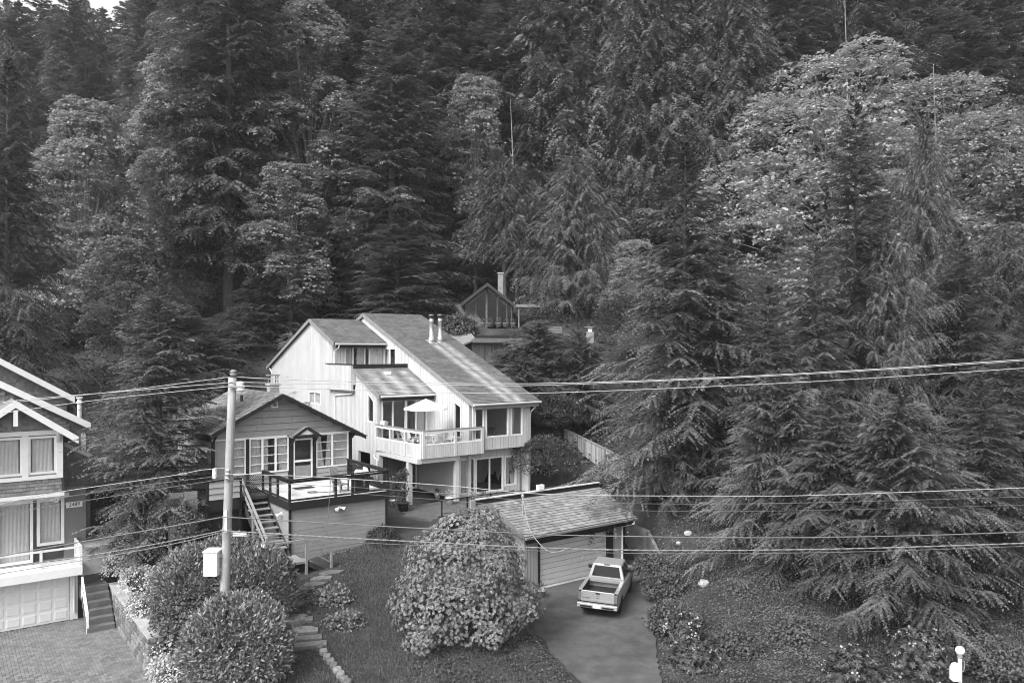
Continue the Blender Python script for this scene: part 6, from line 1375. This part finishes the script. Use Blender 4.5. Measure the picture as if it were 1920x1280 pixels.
T("fir_tree", "dou1", "great dark fir with thick trunk above the grey cottage", "tree", 430, -190, 74, 175, G3)
T("maple_tree", "map3", "tallest pale maple reaching the top edge left of centre", "tree", 580, -10, 78, 125, G2)
T("maple_tree", "map4", "pale loose maple just behind the white house left gable", "tree", 545, 300, 70, 110, G2)
T("fir_tree", "dou2", "tall dark fir with jagged top above the white house", "tree", 735, 5, 76, 130, G3)
T("fir_tree", "hem2", "dark hemlock low behind the white house roof ridge", "tree", 745, 400, 70, 125, G3)
T("maple_tree", "map2", "small maple with bright top above the cabin", "tree", 892, 125, 82, 95, G2)
T("cedar_tree", "ced3", "cedar with bare lower trunk directly behind the cabin", "tree", 946, 300, 77, 110, G3)
T("cedar_tree", "ced1", "dense cedar right of the cabin over the bench", "tree", 1075, 270, 74, 140, G3)
T("cedar_tree", "dou3", "tall cedar reaching the top edge right of centre", "tree", 1050, -60, 88, 130, G3)
T("cedar_tree", "dou3", "tall bushy cedar behind the tall feathery hemlock", "tree", 1215, -110, 84, 135, G3)
T("cedar_tree", "dou3", "tall cedar above the left flank of the huge maple", "tree", 1370, -90, 84, 130, G3)
T("fir_tree", "dou2", "dark fir at top edge above the small bright maple", "tree", 890, -130, 92, 120, G3)
T("fir_tree", "dou1", "dark conifer top against sky in the upper left corner", "tree", 130, -35, 112, 90, G3)
T("fir_tree", "dou2", "conifer right of the sky gap in the upper left", "tree", 275, -80, 104, 85, G3)
T("fir_tree", "dou2", "conifer top at the upper left corner below the sky", "tree", 35, 4, 125, 90, G3)
rgb = random.Random(21); GB = "packed conifers up the hillside behind"
for row, (d, step, hw) in enumerate(((92, 105, 105), (108, 100, 95), (126, 95, 85), (148, 90, 75))):
    x = -90 + row * 31
    while x < (2030 if row < 2 else (560 if row == 2 else 420)):
        yt = rgb.uniform(-330, -120) + row * 25
        if x < 330: yt = rgb.uniform(-15, 30) if d > 120 else (rgb.uniform(140, 230) if d < 100 else rgb.uniform(70, 120))
        plant("forest_conifer", rgb.choice(["dou1", "dou2", "dou2", "dou3", "dou1"]), "dark conifer packed among others high on the forested hillside", "tree", x + rgb.uniform(-25, 25), yt, d + rgb.uniform(-4, 4), hw * rgb.uniform(.85, 1.2), GB); x += step
ru = random.Random(5); GU = "young conifers under the forest edge"
for k in range(26):
    x = -20 + k * 52 + ru.uniform(-20, 20); d = ru.uniform(60, 72)
    if 690 < x < 1130: d = ru.uniform(82, 90)
    pn = ru.choice(["hem3", "hem3", "ced2", "map1"]); y0 = vis_row(x, d); lift_ = ru.uniform(70, 170)
    plant("young_" + {"hem3": "hemlock", "ced2": "cedar", "map1": "maple"}[pn], pn, "small dark understory tree filling the shade beneath the tall forest trees", "tree", x, y0 - lift_, d, ru.uniform(60, 95), GU)
for x, yt, d in ((345, -60, 84), (505, -110, 88), (655, -90, 86), (820, -60, 88), (965, -160, 90), (1130, -190, 90), (1300, -150, 90), (1460, -170, 88), (1640, -190, 90), (1830, -180, 88)):
    plant("forest_conifer", "dou2" if int(x) % 4 else "dou1", "dark conifer packed among others high on the forested hillside", "tree", x, yt, d, 120, GB)
# dead snags
for lab, x, y0, y1, d, m_ in (("pale bare snag standing beside the small bright maple", 957, 185, 400, 79, M_barklight), ("thin pale dead trunk at top edge above the huge maple", 1583, -40, 130, 72, M_barklight), ("bare pale twigs on top of the right domed maple", 1750, 120, 330, 61, M_barklight)):
    a = px(x + 12, y1, d); b = px(x, y0, d); z0 = tz(a.x, a.y); mb = MB(); o3 = Vector((a.x, a.y, z0)); L_ = (b - o3).length; rg = random.Random(int(x))
    mb.tube([Vector((0, 0, -.5)), (b - o3) * .5 + Vector((.1, 0, 0)), b - o3], [.16, .1, .02], 6)
    sn = thing("bare_tree", lab, "tree", tuple(o3)); mb.build("trunk", m_, sn)
    for k in range(9):
        t = rg.uniform(.55, .95); c = (b - o3) * t; q = rg.uniform(0, 6.28); l = rg.uniform(.8, 2.6) * (1.2 - t); mb = MB(); mb.tube([c, c + Vector((math.cos(q) * l * .5, math.sin(q) * l * .5, l * .5)), c + Vector((math.cos(q) * l * .8, math.sin(q) * l * .8, l * 1.1))], [.035, .025, .008], 4); mb.build("branch", m_, sn)

# ------------------------------------------------------------------ 12. shrubs
def shrub(name, label, cat, X, Y, lobes, leafm, n, size, kind="laurel", seed=1, z=None, wood=True, group=None, shell=.3):
    """lobes are (x,y,z,rx,ry,rz) relative to the base"""
    rg = np.random.default_rng(seed); P, d = blob_points(rg, n, lobes, shell); m = len(P); upv = np.array([0, 0, 1.0])
    if kind == "laurel":     # single upright glossy leaves
        k = 4; B = np.repeat(np.arange(m), k); ax = unit(d[B] * .75 + upv * .55 + rg.normal(0, .55, (m * k, 3))); nn = unit(d[B] * .5 + upv * .8 + rg.normal(0, .5, (m * k, 3))); C = P[B] + rg.normal(0, size * .35, (m * k, 3)); poly = place_leaves(C, ax, nn, size * (.65 + .6 * rg.random(m * k)), LEAF_LONG)
    elif kind == "rosette":
        k = 8; B = np.repeat(np.arange(m), k); q = np.tile(np.arange(k), m) * 6.283 / k + rg.random(m)[B] * 6.28; ce = unit(d + upv * .35 + rg.normal(0, .25, (m, 3))); s1 = unit(np.cross(ce, rg.normal(size=(m, 3)))); s2 = np.cross(ce, s1)
        ax = unit(s1[B] * np.cos(q)[:, None] + s2[B] * np.sin(q)[:, None] + ce[B] * (.25 + rg.normal(0, .25, m * k))[:, None]); nn = unit(ce[B] + rg.normal(0, .25, (m * k, 3))); poly = place_leaves(P[B], ax, nn, size * (.7 + .5 * rg.random(m * k)), LEAF_LONG)
    else:                    # small leaves in tufts
        k = 7; B = np.repeat(np.arange(m), k); C = P[B] + rg.normal(0, size * .9, (m * k, 3)); ax = unit(d[B] * .5 + upv * .3 + rg.normal(0, .7, (m * k, 3))); nn = unit(upv * .8 + d[B] * .6 + rg.normal(0, .45, (m * k, 3))); poly = place_leaves(C, ax, nn, size * (.6 + .8 * rg.random(m * k)), LEAF_MAPLE)
    z = tz(X, Y) if z is None else z; t = thing(name, label, cat, (X, Y, z), 0, group)
    link("foliage", soup("foliage", poly, leafm), t)
    mb = MB(); rg2 = random.Random(seed)
    for p in rg2.sample(list(map(tuple, P)), min(22, m)):
        b = Vector(p); a = Vector((b.x * .15, b.y * .15, -.2)); mb.tube([a, a.lerp(b, .5) + Vector((0, 0, .1)), b], [.05, .03, .008], 4, cap=False)
    mb.build("stem", M_bark, t); return t
c = px(420, 1100, 30.6); gz = tz(c.x, c.y); sc = 30.6 / F
shrub("laurel_bush", "wide glossy laurel bush behind the utility pole", "bush", c.x, c.y, [(-1.1, .2, 1.3, 1.6, 1.5, 1.55), (1.1, .2, 1.25, 1.65, 1.5, 1.5), (0, .6, 1.6, 1.6, 1.3, 1.5), (2.0, 0, .9, .8, .9, 1.0), (-2.0, 0, 1.0, .8, .9, 1.1)], L_laurel, 7500, .17, "laurel", 1, group="laurel bushes", shell=.16)
c = px(445, 1215, 26.3)
shrub("laurel_bush", "round glossy laurel bush in front of the pole base", "bush", c.x, c.y, [(0, 0, 1.25, 1.75, 1.6, 1.65), (.7, -.2, 1.1, 1.2, 1.2, 1.4), (-.7, 0, 1.1, 1.2, 1.2, 1.3)], L_laurel, 6500, .16, "laurel", 2, group="laurel bushes", shell=.16)
c = px(864, 1100, 30.0); gz = tz(c.x, c.y)
rl = [(0, 0, 1.3, 2.85, 2.5, 1.8), (.1, .3, 2.7, 2.45, 2.2, 1.6), (.35, .5, 3.5, 1.6, 1.5, 1.25)]; rr_ = random.Random(8)
for k in range(46):
    t = rr_.random() ** 1.1; z_ = .3 + 4.15 * t; rad = (2.7 * (1 - t) ** .45) * rr_.uniform(.8, 1.0); q = k * 2.4 + rr_.uniform(-.3, .3); s_ = rr_.uniform(.4, .75); rl.append((.1 + .4 * t + rad * math.cos(q), .3 * t + rad * math.sin(q), z_, s_, s_, s_ * rr_.uniform(.75, 1.0)))
shrub("rhododendron", "big domed rhododendron bush in front of the garage", "bush", c.x, c.y, rl, L_rhodo, 19000, .088, "rosette", 3, z=gz - .2)
# pale clumps along the stone wall
for k, (x, y, d, r, lb) in enumerate([(255, 1010, 37, .95, "pale fluffy shrub highest above the stone wall, by the house railing"), (225, 1060, 36, .75, "pale fluffy shrub beside the concrete steps"), (262, 1090, 33.6, .85, "pale fluffy shrub in the middle of the stone wall top"), (270, 1140, 32, .75, "pale fluffy shrub hanging over the stone wall face"), (318, 1215, 30, .85, "pale shrub at the near end of stone wall"), (320, 1262, 28, .8, "lowest pale fluffy shrub at bottom edge by the pavers")]):
    c = px(x, y, d); shrub("azalea_shrub", lb, "shrub", c.x, c.y, [(0, 0, 0, r, r, r * .75), (r * .6, .1, -.1, r * .7, r * .7, r * .6), (-r * .5, .2, .15, r * .6, r * .6, r * .5)], L_pale, 420, .075, "tuft", 20 + k, z=c.z, group="pale shrubs above the stone wall")
for k, (x, y, d, r, lm, nm, lb) in enumerate([(245, 945, 39, 1.3, L_dark, "dark_shrub", "dark leafy shrub beside the shingled house entry"), (330, 980, 35.5, 1.1, L_ivy, "leafy_shrub", "leafy shrub under the narrow dark fir by the timber wall"), (345, 1160, 29.5, 1.0, L_ivy, "leafy_shrub", "small leafy shrub left of the front laurel"),
        (1022, 862, 48.5, 1.75, L_dark, "dark_shrub", "round dark glossy shrub right of the lower patio doors"), (1030, 770, 52, 1.6, L_dark, "dark_shrub", "dark shrub behind the right corner of white house"),
        (625, 1125, 32, .7, L_greyleaf, "grey_shrub", "low pale clump in the middle of the lawn"), (645, 1180, 30, .75, L_greyleaf, "grey_shrub", "low pale clump near the garden steps"),
        (715, 1012, 38, .8, L_dark, "dark_shrub", "low dark shrub at the patio steps beside the grey wall"),
        (1250, 1100, 35, .8, L_ivy, "leafy_shrub", "leafy shrub at the end of the bank retaining wall"), (1262, 1160, 31.5, .8, L_ivy, "leafy_shrub", "leafy shrub halfway down the right driveway edge"),
        (1228, 1062, 37.6, .75, L_ivy, "leafy_shrub", "leafy growth spilling over the bank retaining wall"), (1400, 1120, 33.5, .7, L_ivy, "leafy_shrub", "low leafy shrub on the bank right of the boulder"), (1380, 1215, 29.5, .8, L_ivy, "leafy_shrub", "low leafy shrub on the lower bank near the driveway"), (1490, 1190, 30, .75, L_ivy, "leafy_shrub", "low leafy shrub mid bank under the front hemlock"), (1870, 1235, 27.5, .9, L_ivy, "leafy_shrub", "leafy shrub right of the lamp post"),
        (1180, 600, 60, 2.2, L_dark, "dark_shrub", "dark bush left of the tall feathery hemlock top garden"), (860, 615, 62, 1.2, L_ivy, "leafy_shrub", "leafy bush between main roof edge and cabin")]):
    c = px(x, y, d); shrub(nm, lb, "shrub", c.x, c.y, [(0, 0, 0, r, r, r * .85), (r * .6, -.1, -.2, r * .7, r * .7, r * .7), (-r * .6, .1, -.1, r * .7, r * .7, r * .7)], lm, int((1100 if lm is L_dark else 600) * max(1, r * r * .8)), .1 if r < 1.2 else .15, "tuft" if lm is not L_dark else "laurel", 40 + k, z=c.z)
# yew-like layered bush behind the white house
c = px(1030, 690, 57)
g0 = T("yew_tree", "hem3", "wide layered evergreen bush right of the wooden outbuilding", "tree", 1010, 603, 58, 125)
T("yew_tree", "hem3", "rounded evergreen bush between the main roof edge and layered evergreen", "tree", 985, 660, 54, 85)
T("yew_tree", "hem3", "layered evergreen bush beside the plank fence", "tree", 1085, 620, 56, 85)
# flowering shrubs right of the driveway and bottom right
def flowers(t, lobes, n, size, seed):
    rg = np.random.default_rng(seed); P, d = blob_points(rg, n, lobes, .08); k = 6; B = np.repeat(np.arange(len(P)), k); C = P[B] + d[B] * .06 + rg.normal(0, size * .6, (len(B), 3)); poly = place_leaves(C, rg.normal(size=(len(B), 3)), unit(d[B] + rg.normal(0, .5, (len(B), 3))), size * (.7 + .5 * rg.random(len(B))), LEAF_MAPLE); link("flower_cluster", soup("flower_cluster", poly, L_flower), t)["kind"] = "stuff"
for k, (x, y, d, r, lb, nf) in enumerate([(1280, 1185, 30.2, .75, "white flowering shrub upper one beside the driveway", 30), (1300, 1245, 28.3, .95, "white flowering shrub lower one beside the driveway", 45), (1725, 1235, 27.8, 1.2, "pale flowering rhododendron left of the lamp post", 30), (1600, 1262, 27.5, 1.0, "flowering rhododendron at the bottom edge left of lamp post shrub", 14)]):
    c = px(x, y, d); lo = [(0, 0, 0, r, r, r * .9), (r * .5, 0, -.2, r * .6, r * .6, r * .7)]; t = shrub("flowering_shrub", lb, "shrub", c.x, c.y, lo, L_dark, 420, .15, "rosette", 70 + k, z=c.z, group="flowering shrubs"); flowers(t, lo, nf, .085, 80 + k)
X, Y = px(748, 945, 43).xy; lo = [(0, 0, .9, .55, .5, .5), (.15, 0, 1.5, .4, .4, .5), (-.25, 0, 1.3, .35, .35, .5), (.3, 0, 1.9, .2, .2, .3)]
t = shrub("rose_bush", "white flowering potted rose beside the balcony post", "shrub", X, Y, lo, L_dark, 150, .1, "tuft", 90, z=2.6); flowers(t, lo, 26, .06, 91)
# potted plants
def potted(label, X, Y, z, r, h, seed, m_=None, leaf=L_ivy):
    t = thing("potted_plant", label, "potted plant", (X, Y, z), 0); mb = MB(); mb.lathe([(r * .7, 0), (r, h * .9), (r * 1.08, h * .92), (r * 1.08, h), (r * .9, h), (r * .85, h * .9)], 14); mb.build("pot", m_ or M_pot, t, smooth=True)
    rg = np.random.default_rng(seed); n = 130; d = unit(rg.normal(size=(n, 3)) + np.array([0, 0, .7])); C = d * np.array([r * 1.2, r * 1.2, h * 1.1]) * rg.random((n, 1)) ** .4 + np.array([0, 0, h]); link("foliage", soup("foliage", place_leaves(C, d + rg.normal(0, .5, (n, 3)), rg.normal(0, .6, (n, 3)) + np.array([0, 0, 1.0]), .11 * (.6 + .7 * rg.random(n)), LEAF_LONG), leaf), t)
a = pz(1014, 1118, 0); potted("plant in a pale pot left of the garage door", a.x, a.y, .0, .24, .32, 1)
for k, (x, y, z, r, h, m_, lb) in enumerate([(738, 950, 2.5, .2, .4, M_plastic, "plant in a white urn behind the deck corner"), (756, 958, 2.5, .32, .5, M_wooddark, "plant in dark wooden tub beside balcony post"), (843, 945, 2.5, .24, .4, M_plastic, "plant in a white pot by the patio wall"), (820, 935, 2.5, .16, .3, M_plastic, "small plant in white pot left of patio railing"), (737, 968, 2.1, .16, .35, M_plastic, "plant in a low white vase by the patio steps"), (882, 938, 2.5, .2, .25, M_pot, "trailing plant in clay pot at the patio railing"), (905, 935, 2.5, .18, .22, M_pot, "small clay potted plant before the patio doors")]):
    a = pz(x, y, z); potted(lb, a.x, a.y, z, r, h, 10 + k, m_, L_pale if k in (2, 5) else L_ivy)
# planters at the cabin terrace
for k, x in enumerate((905, 918, 935, 948, 962)):
    c = px(x, 612, 66); potted(["leggy potted shrub at left end of the cabin terrace", "potted plant second from left before cabin glass", "potted plant in the middle before cabin glass", "potted plant fourth along the cabin glass", "potted plant at right end of the cabin terrace"][k], c.x, c.y, 13.3, .25, .35, 30 + k, M_pot, L_ivy)

# ------------------------------------------------------------------ 13. ground cover
def scatter_area(name, label, poly_or_fn, bbox, n, size, leafm, shape, seed, cat="ground cover", lift=.06, upright=False, cull=None):
    rg = np.random.default_rng(seed); X = rg.uniform(bbox[0], bbox[1], n); Y = rg.uniform(bbox[2], bbox[3], n); k = poly_or_fn(X, Y, rg); k &= (np.sin(X * .8 + seed) * np.sin(Y * 1.1 + np.sin(X * .7)) + rg.normal(0, .5, n)) > -.85; X, Y = X[k], Y[k]; Z = terrain(X, Y); n = len(X)
    cl = .5 + .5 * np.sin(X * 1.7 + 2 * np.sin(Y * .9 + seed)) * np.sin(Y * 2.1 + 1.5 * np.sin(X * 1.1)); C = np.stack([X, Y, Z + lift * rg.random(n) * (.25 + 2.2 * cl ** 2)], -1)
    if upright: ax = unit(np.array([0, 0, 1.0]) + rg.normal(0, .35, (n, 3))); nn = rg.normal(size=(n, 3))
    else: ax = unit(rg.normal(size=(n, 3)) * np.array([1, 1, .35])); nn = unit(np.array([0, -.25, 1.0]) + rg.normal(0, .35, (n, 3)))
    o = link(name, soup(name, place_leaves(C, ax, nn, size * (.55 + .8 * rg.random(n)), shape), leafm)); o["kind"] = "stuff"; o["label"] = label; o["category"] = cat; return o
def vis_px(X, Y, Z=0): return HX + F * X / Y, HY + F * (ZC - Z) / Y
def not_built(X, Y):
    U, V = loc_uv(X, Y); k = poly_sd(X, Y, drive_w) > .12
    for u0, u1, v0, v1 in ((-1.4, 10, -.1, 10), (-13.4, -5.3, 5.3, 18), (-40, -16.1, -10, 30), (-4, 7, 5, 33), (-12, -8.8, 3.5, 6), (8, 15, 19.5, 26), (12.5, 22.5, 25.5, 36.5)): k &= ~((U > u0) & (U < u1) & (V > v0) & (V < v1))
    return k
GRASS = np.array([(-.16, 0, 0), (.16, 0, 0), (.05, 1, .1)])
def f_bank(X, Y, rg): return not_built(X, Y) & (X > 5.3) & (rg.random(len(X)) < np.clip(1.4 - .03 * (Y - 26), .4, 1))
scatter_area("ivy", "dark glossy ivy covering the bank right of the driveway", f_bank, (5, 26, 24, 42), 78000, .08, L_ivy, LEAF_MAPLE, 1, lift=.16)
scatter_area("bank_weeds", "taller weeds and fern tufts growing through the bank ivy", lambda X, Y, rg: f_bank(X, Y, rg) & (np.sin(X * 2.3 + np.sin(Y * 1.9) * 2) * np.sin(Y * 2.7 + X) > .15), (5, 26, 24, 42), 26000, .3, L_grass, np.array([(-.05, 0, 0), (.06, .35, .05), (0, 1, -.1), (-.06, .35, .05)]), 8, lift=.05, upright=True)
def f_under(X, Y, rg): return not_built(X, Y) & (X < 3.6) & (X > -3.5) & (Y < 33) & (Y > 24)
scatter_area("ground_ivy", "dark leafy ground cover under the rhododendron", f_under, (-4, 4, 24, 34), 13000, .085, L_dark, LEAF_MAPLE, 2, lift=.1)
def f_lawn(X, Y, rg): return not_built(X, Y) & (X > -9.5) & (X < .5)
scatter_area("lawn_grass", "short dark lawn grass between the cottage and rhododendron", f_lawn, (-9.5, .5, 24, 38), 70000, .085, L_grass, GRASS, 3, "grass", 0, True)
def f_left(X, Y, rg): U, V = loc_uv(X, Y); return not_built(X, Y) & (U > -16.2) & (U < -10.4) & (V < 8.5)
scatter_area("bed_foliage", "low leafy bed between the stone wall and laurels", f_left, (-19, -8, 22, 38), 16000, .1, L_ivy, LEAF_MAPLE, 4, lift=.3)
def f_slope(X, Y, rg): return not_built(X, Y) & (Y > 40 + .25 * np.abs(X))
scatter_area("undergrowth", "dark leafy undergrowth on the forest floor", f_slope, (-50, 30, 40, 92), 60000, .24, L_dark, LEAF_MAPLE, 5, "undergrowth", .7)


# ------------------------------------------------------------------ 14. thin air haze over the whole hillside
hx = MB(); hx.box(-450, 460, -30, 380, -8, 190); hm = bpy.data.materials.new("haze_air"); hm.use_nodes = True; nt = hm.node_tree
nt.nodes.remove(nt.nodes["Principled BSDF"]); pvn = nd(nt, "ShaderNodeVolumePrincipled"); pvn.inputs["Color"].default_value = (.95, .95, .95, 1); pvn.inputs["Density"].default_value = .0003; pvn.inputs["Anisotropy"].default_value = .2
nt.links.new(pvn.outputs[0], nt.nodes["Material Output"].inputs["Volume"]); o = hx.build("haze", hm); o["kind"] = "stuff"; o["label"] = "thin pale haze in the air over the hillside"; o["category"] = "haze"
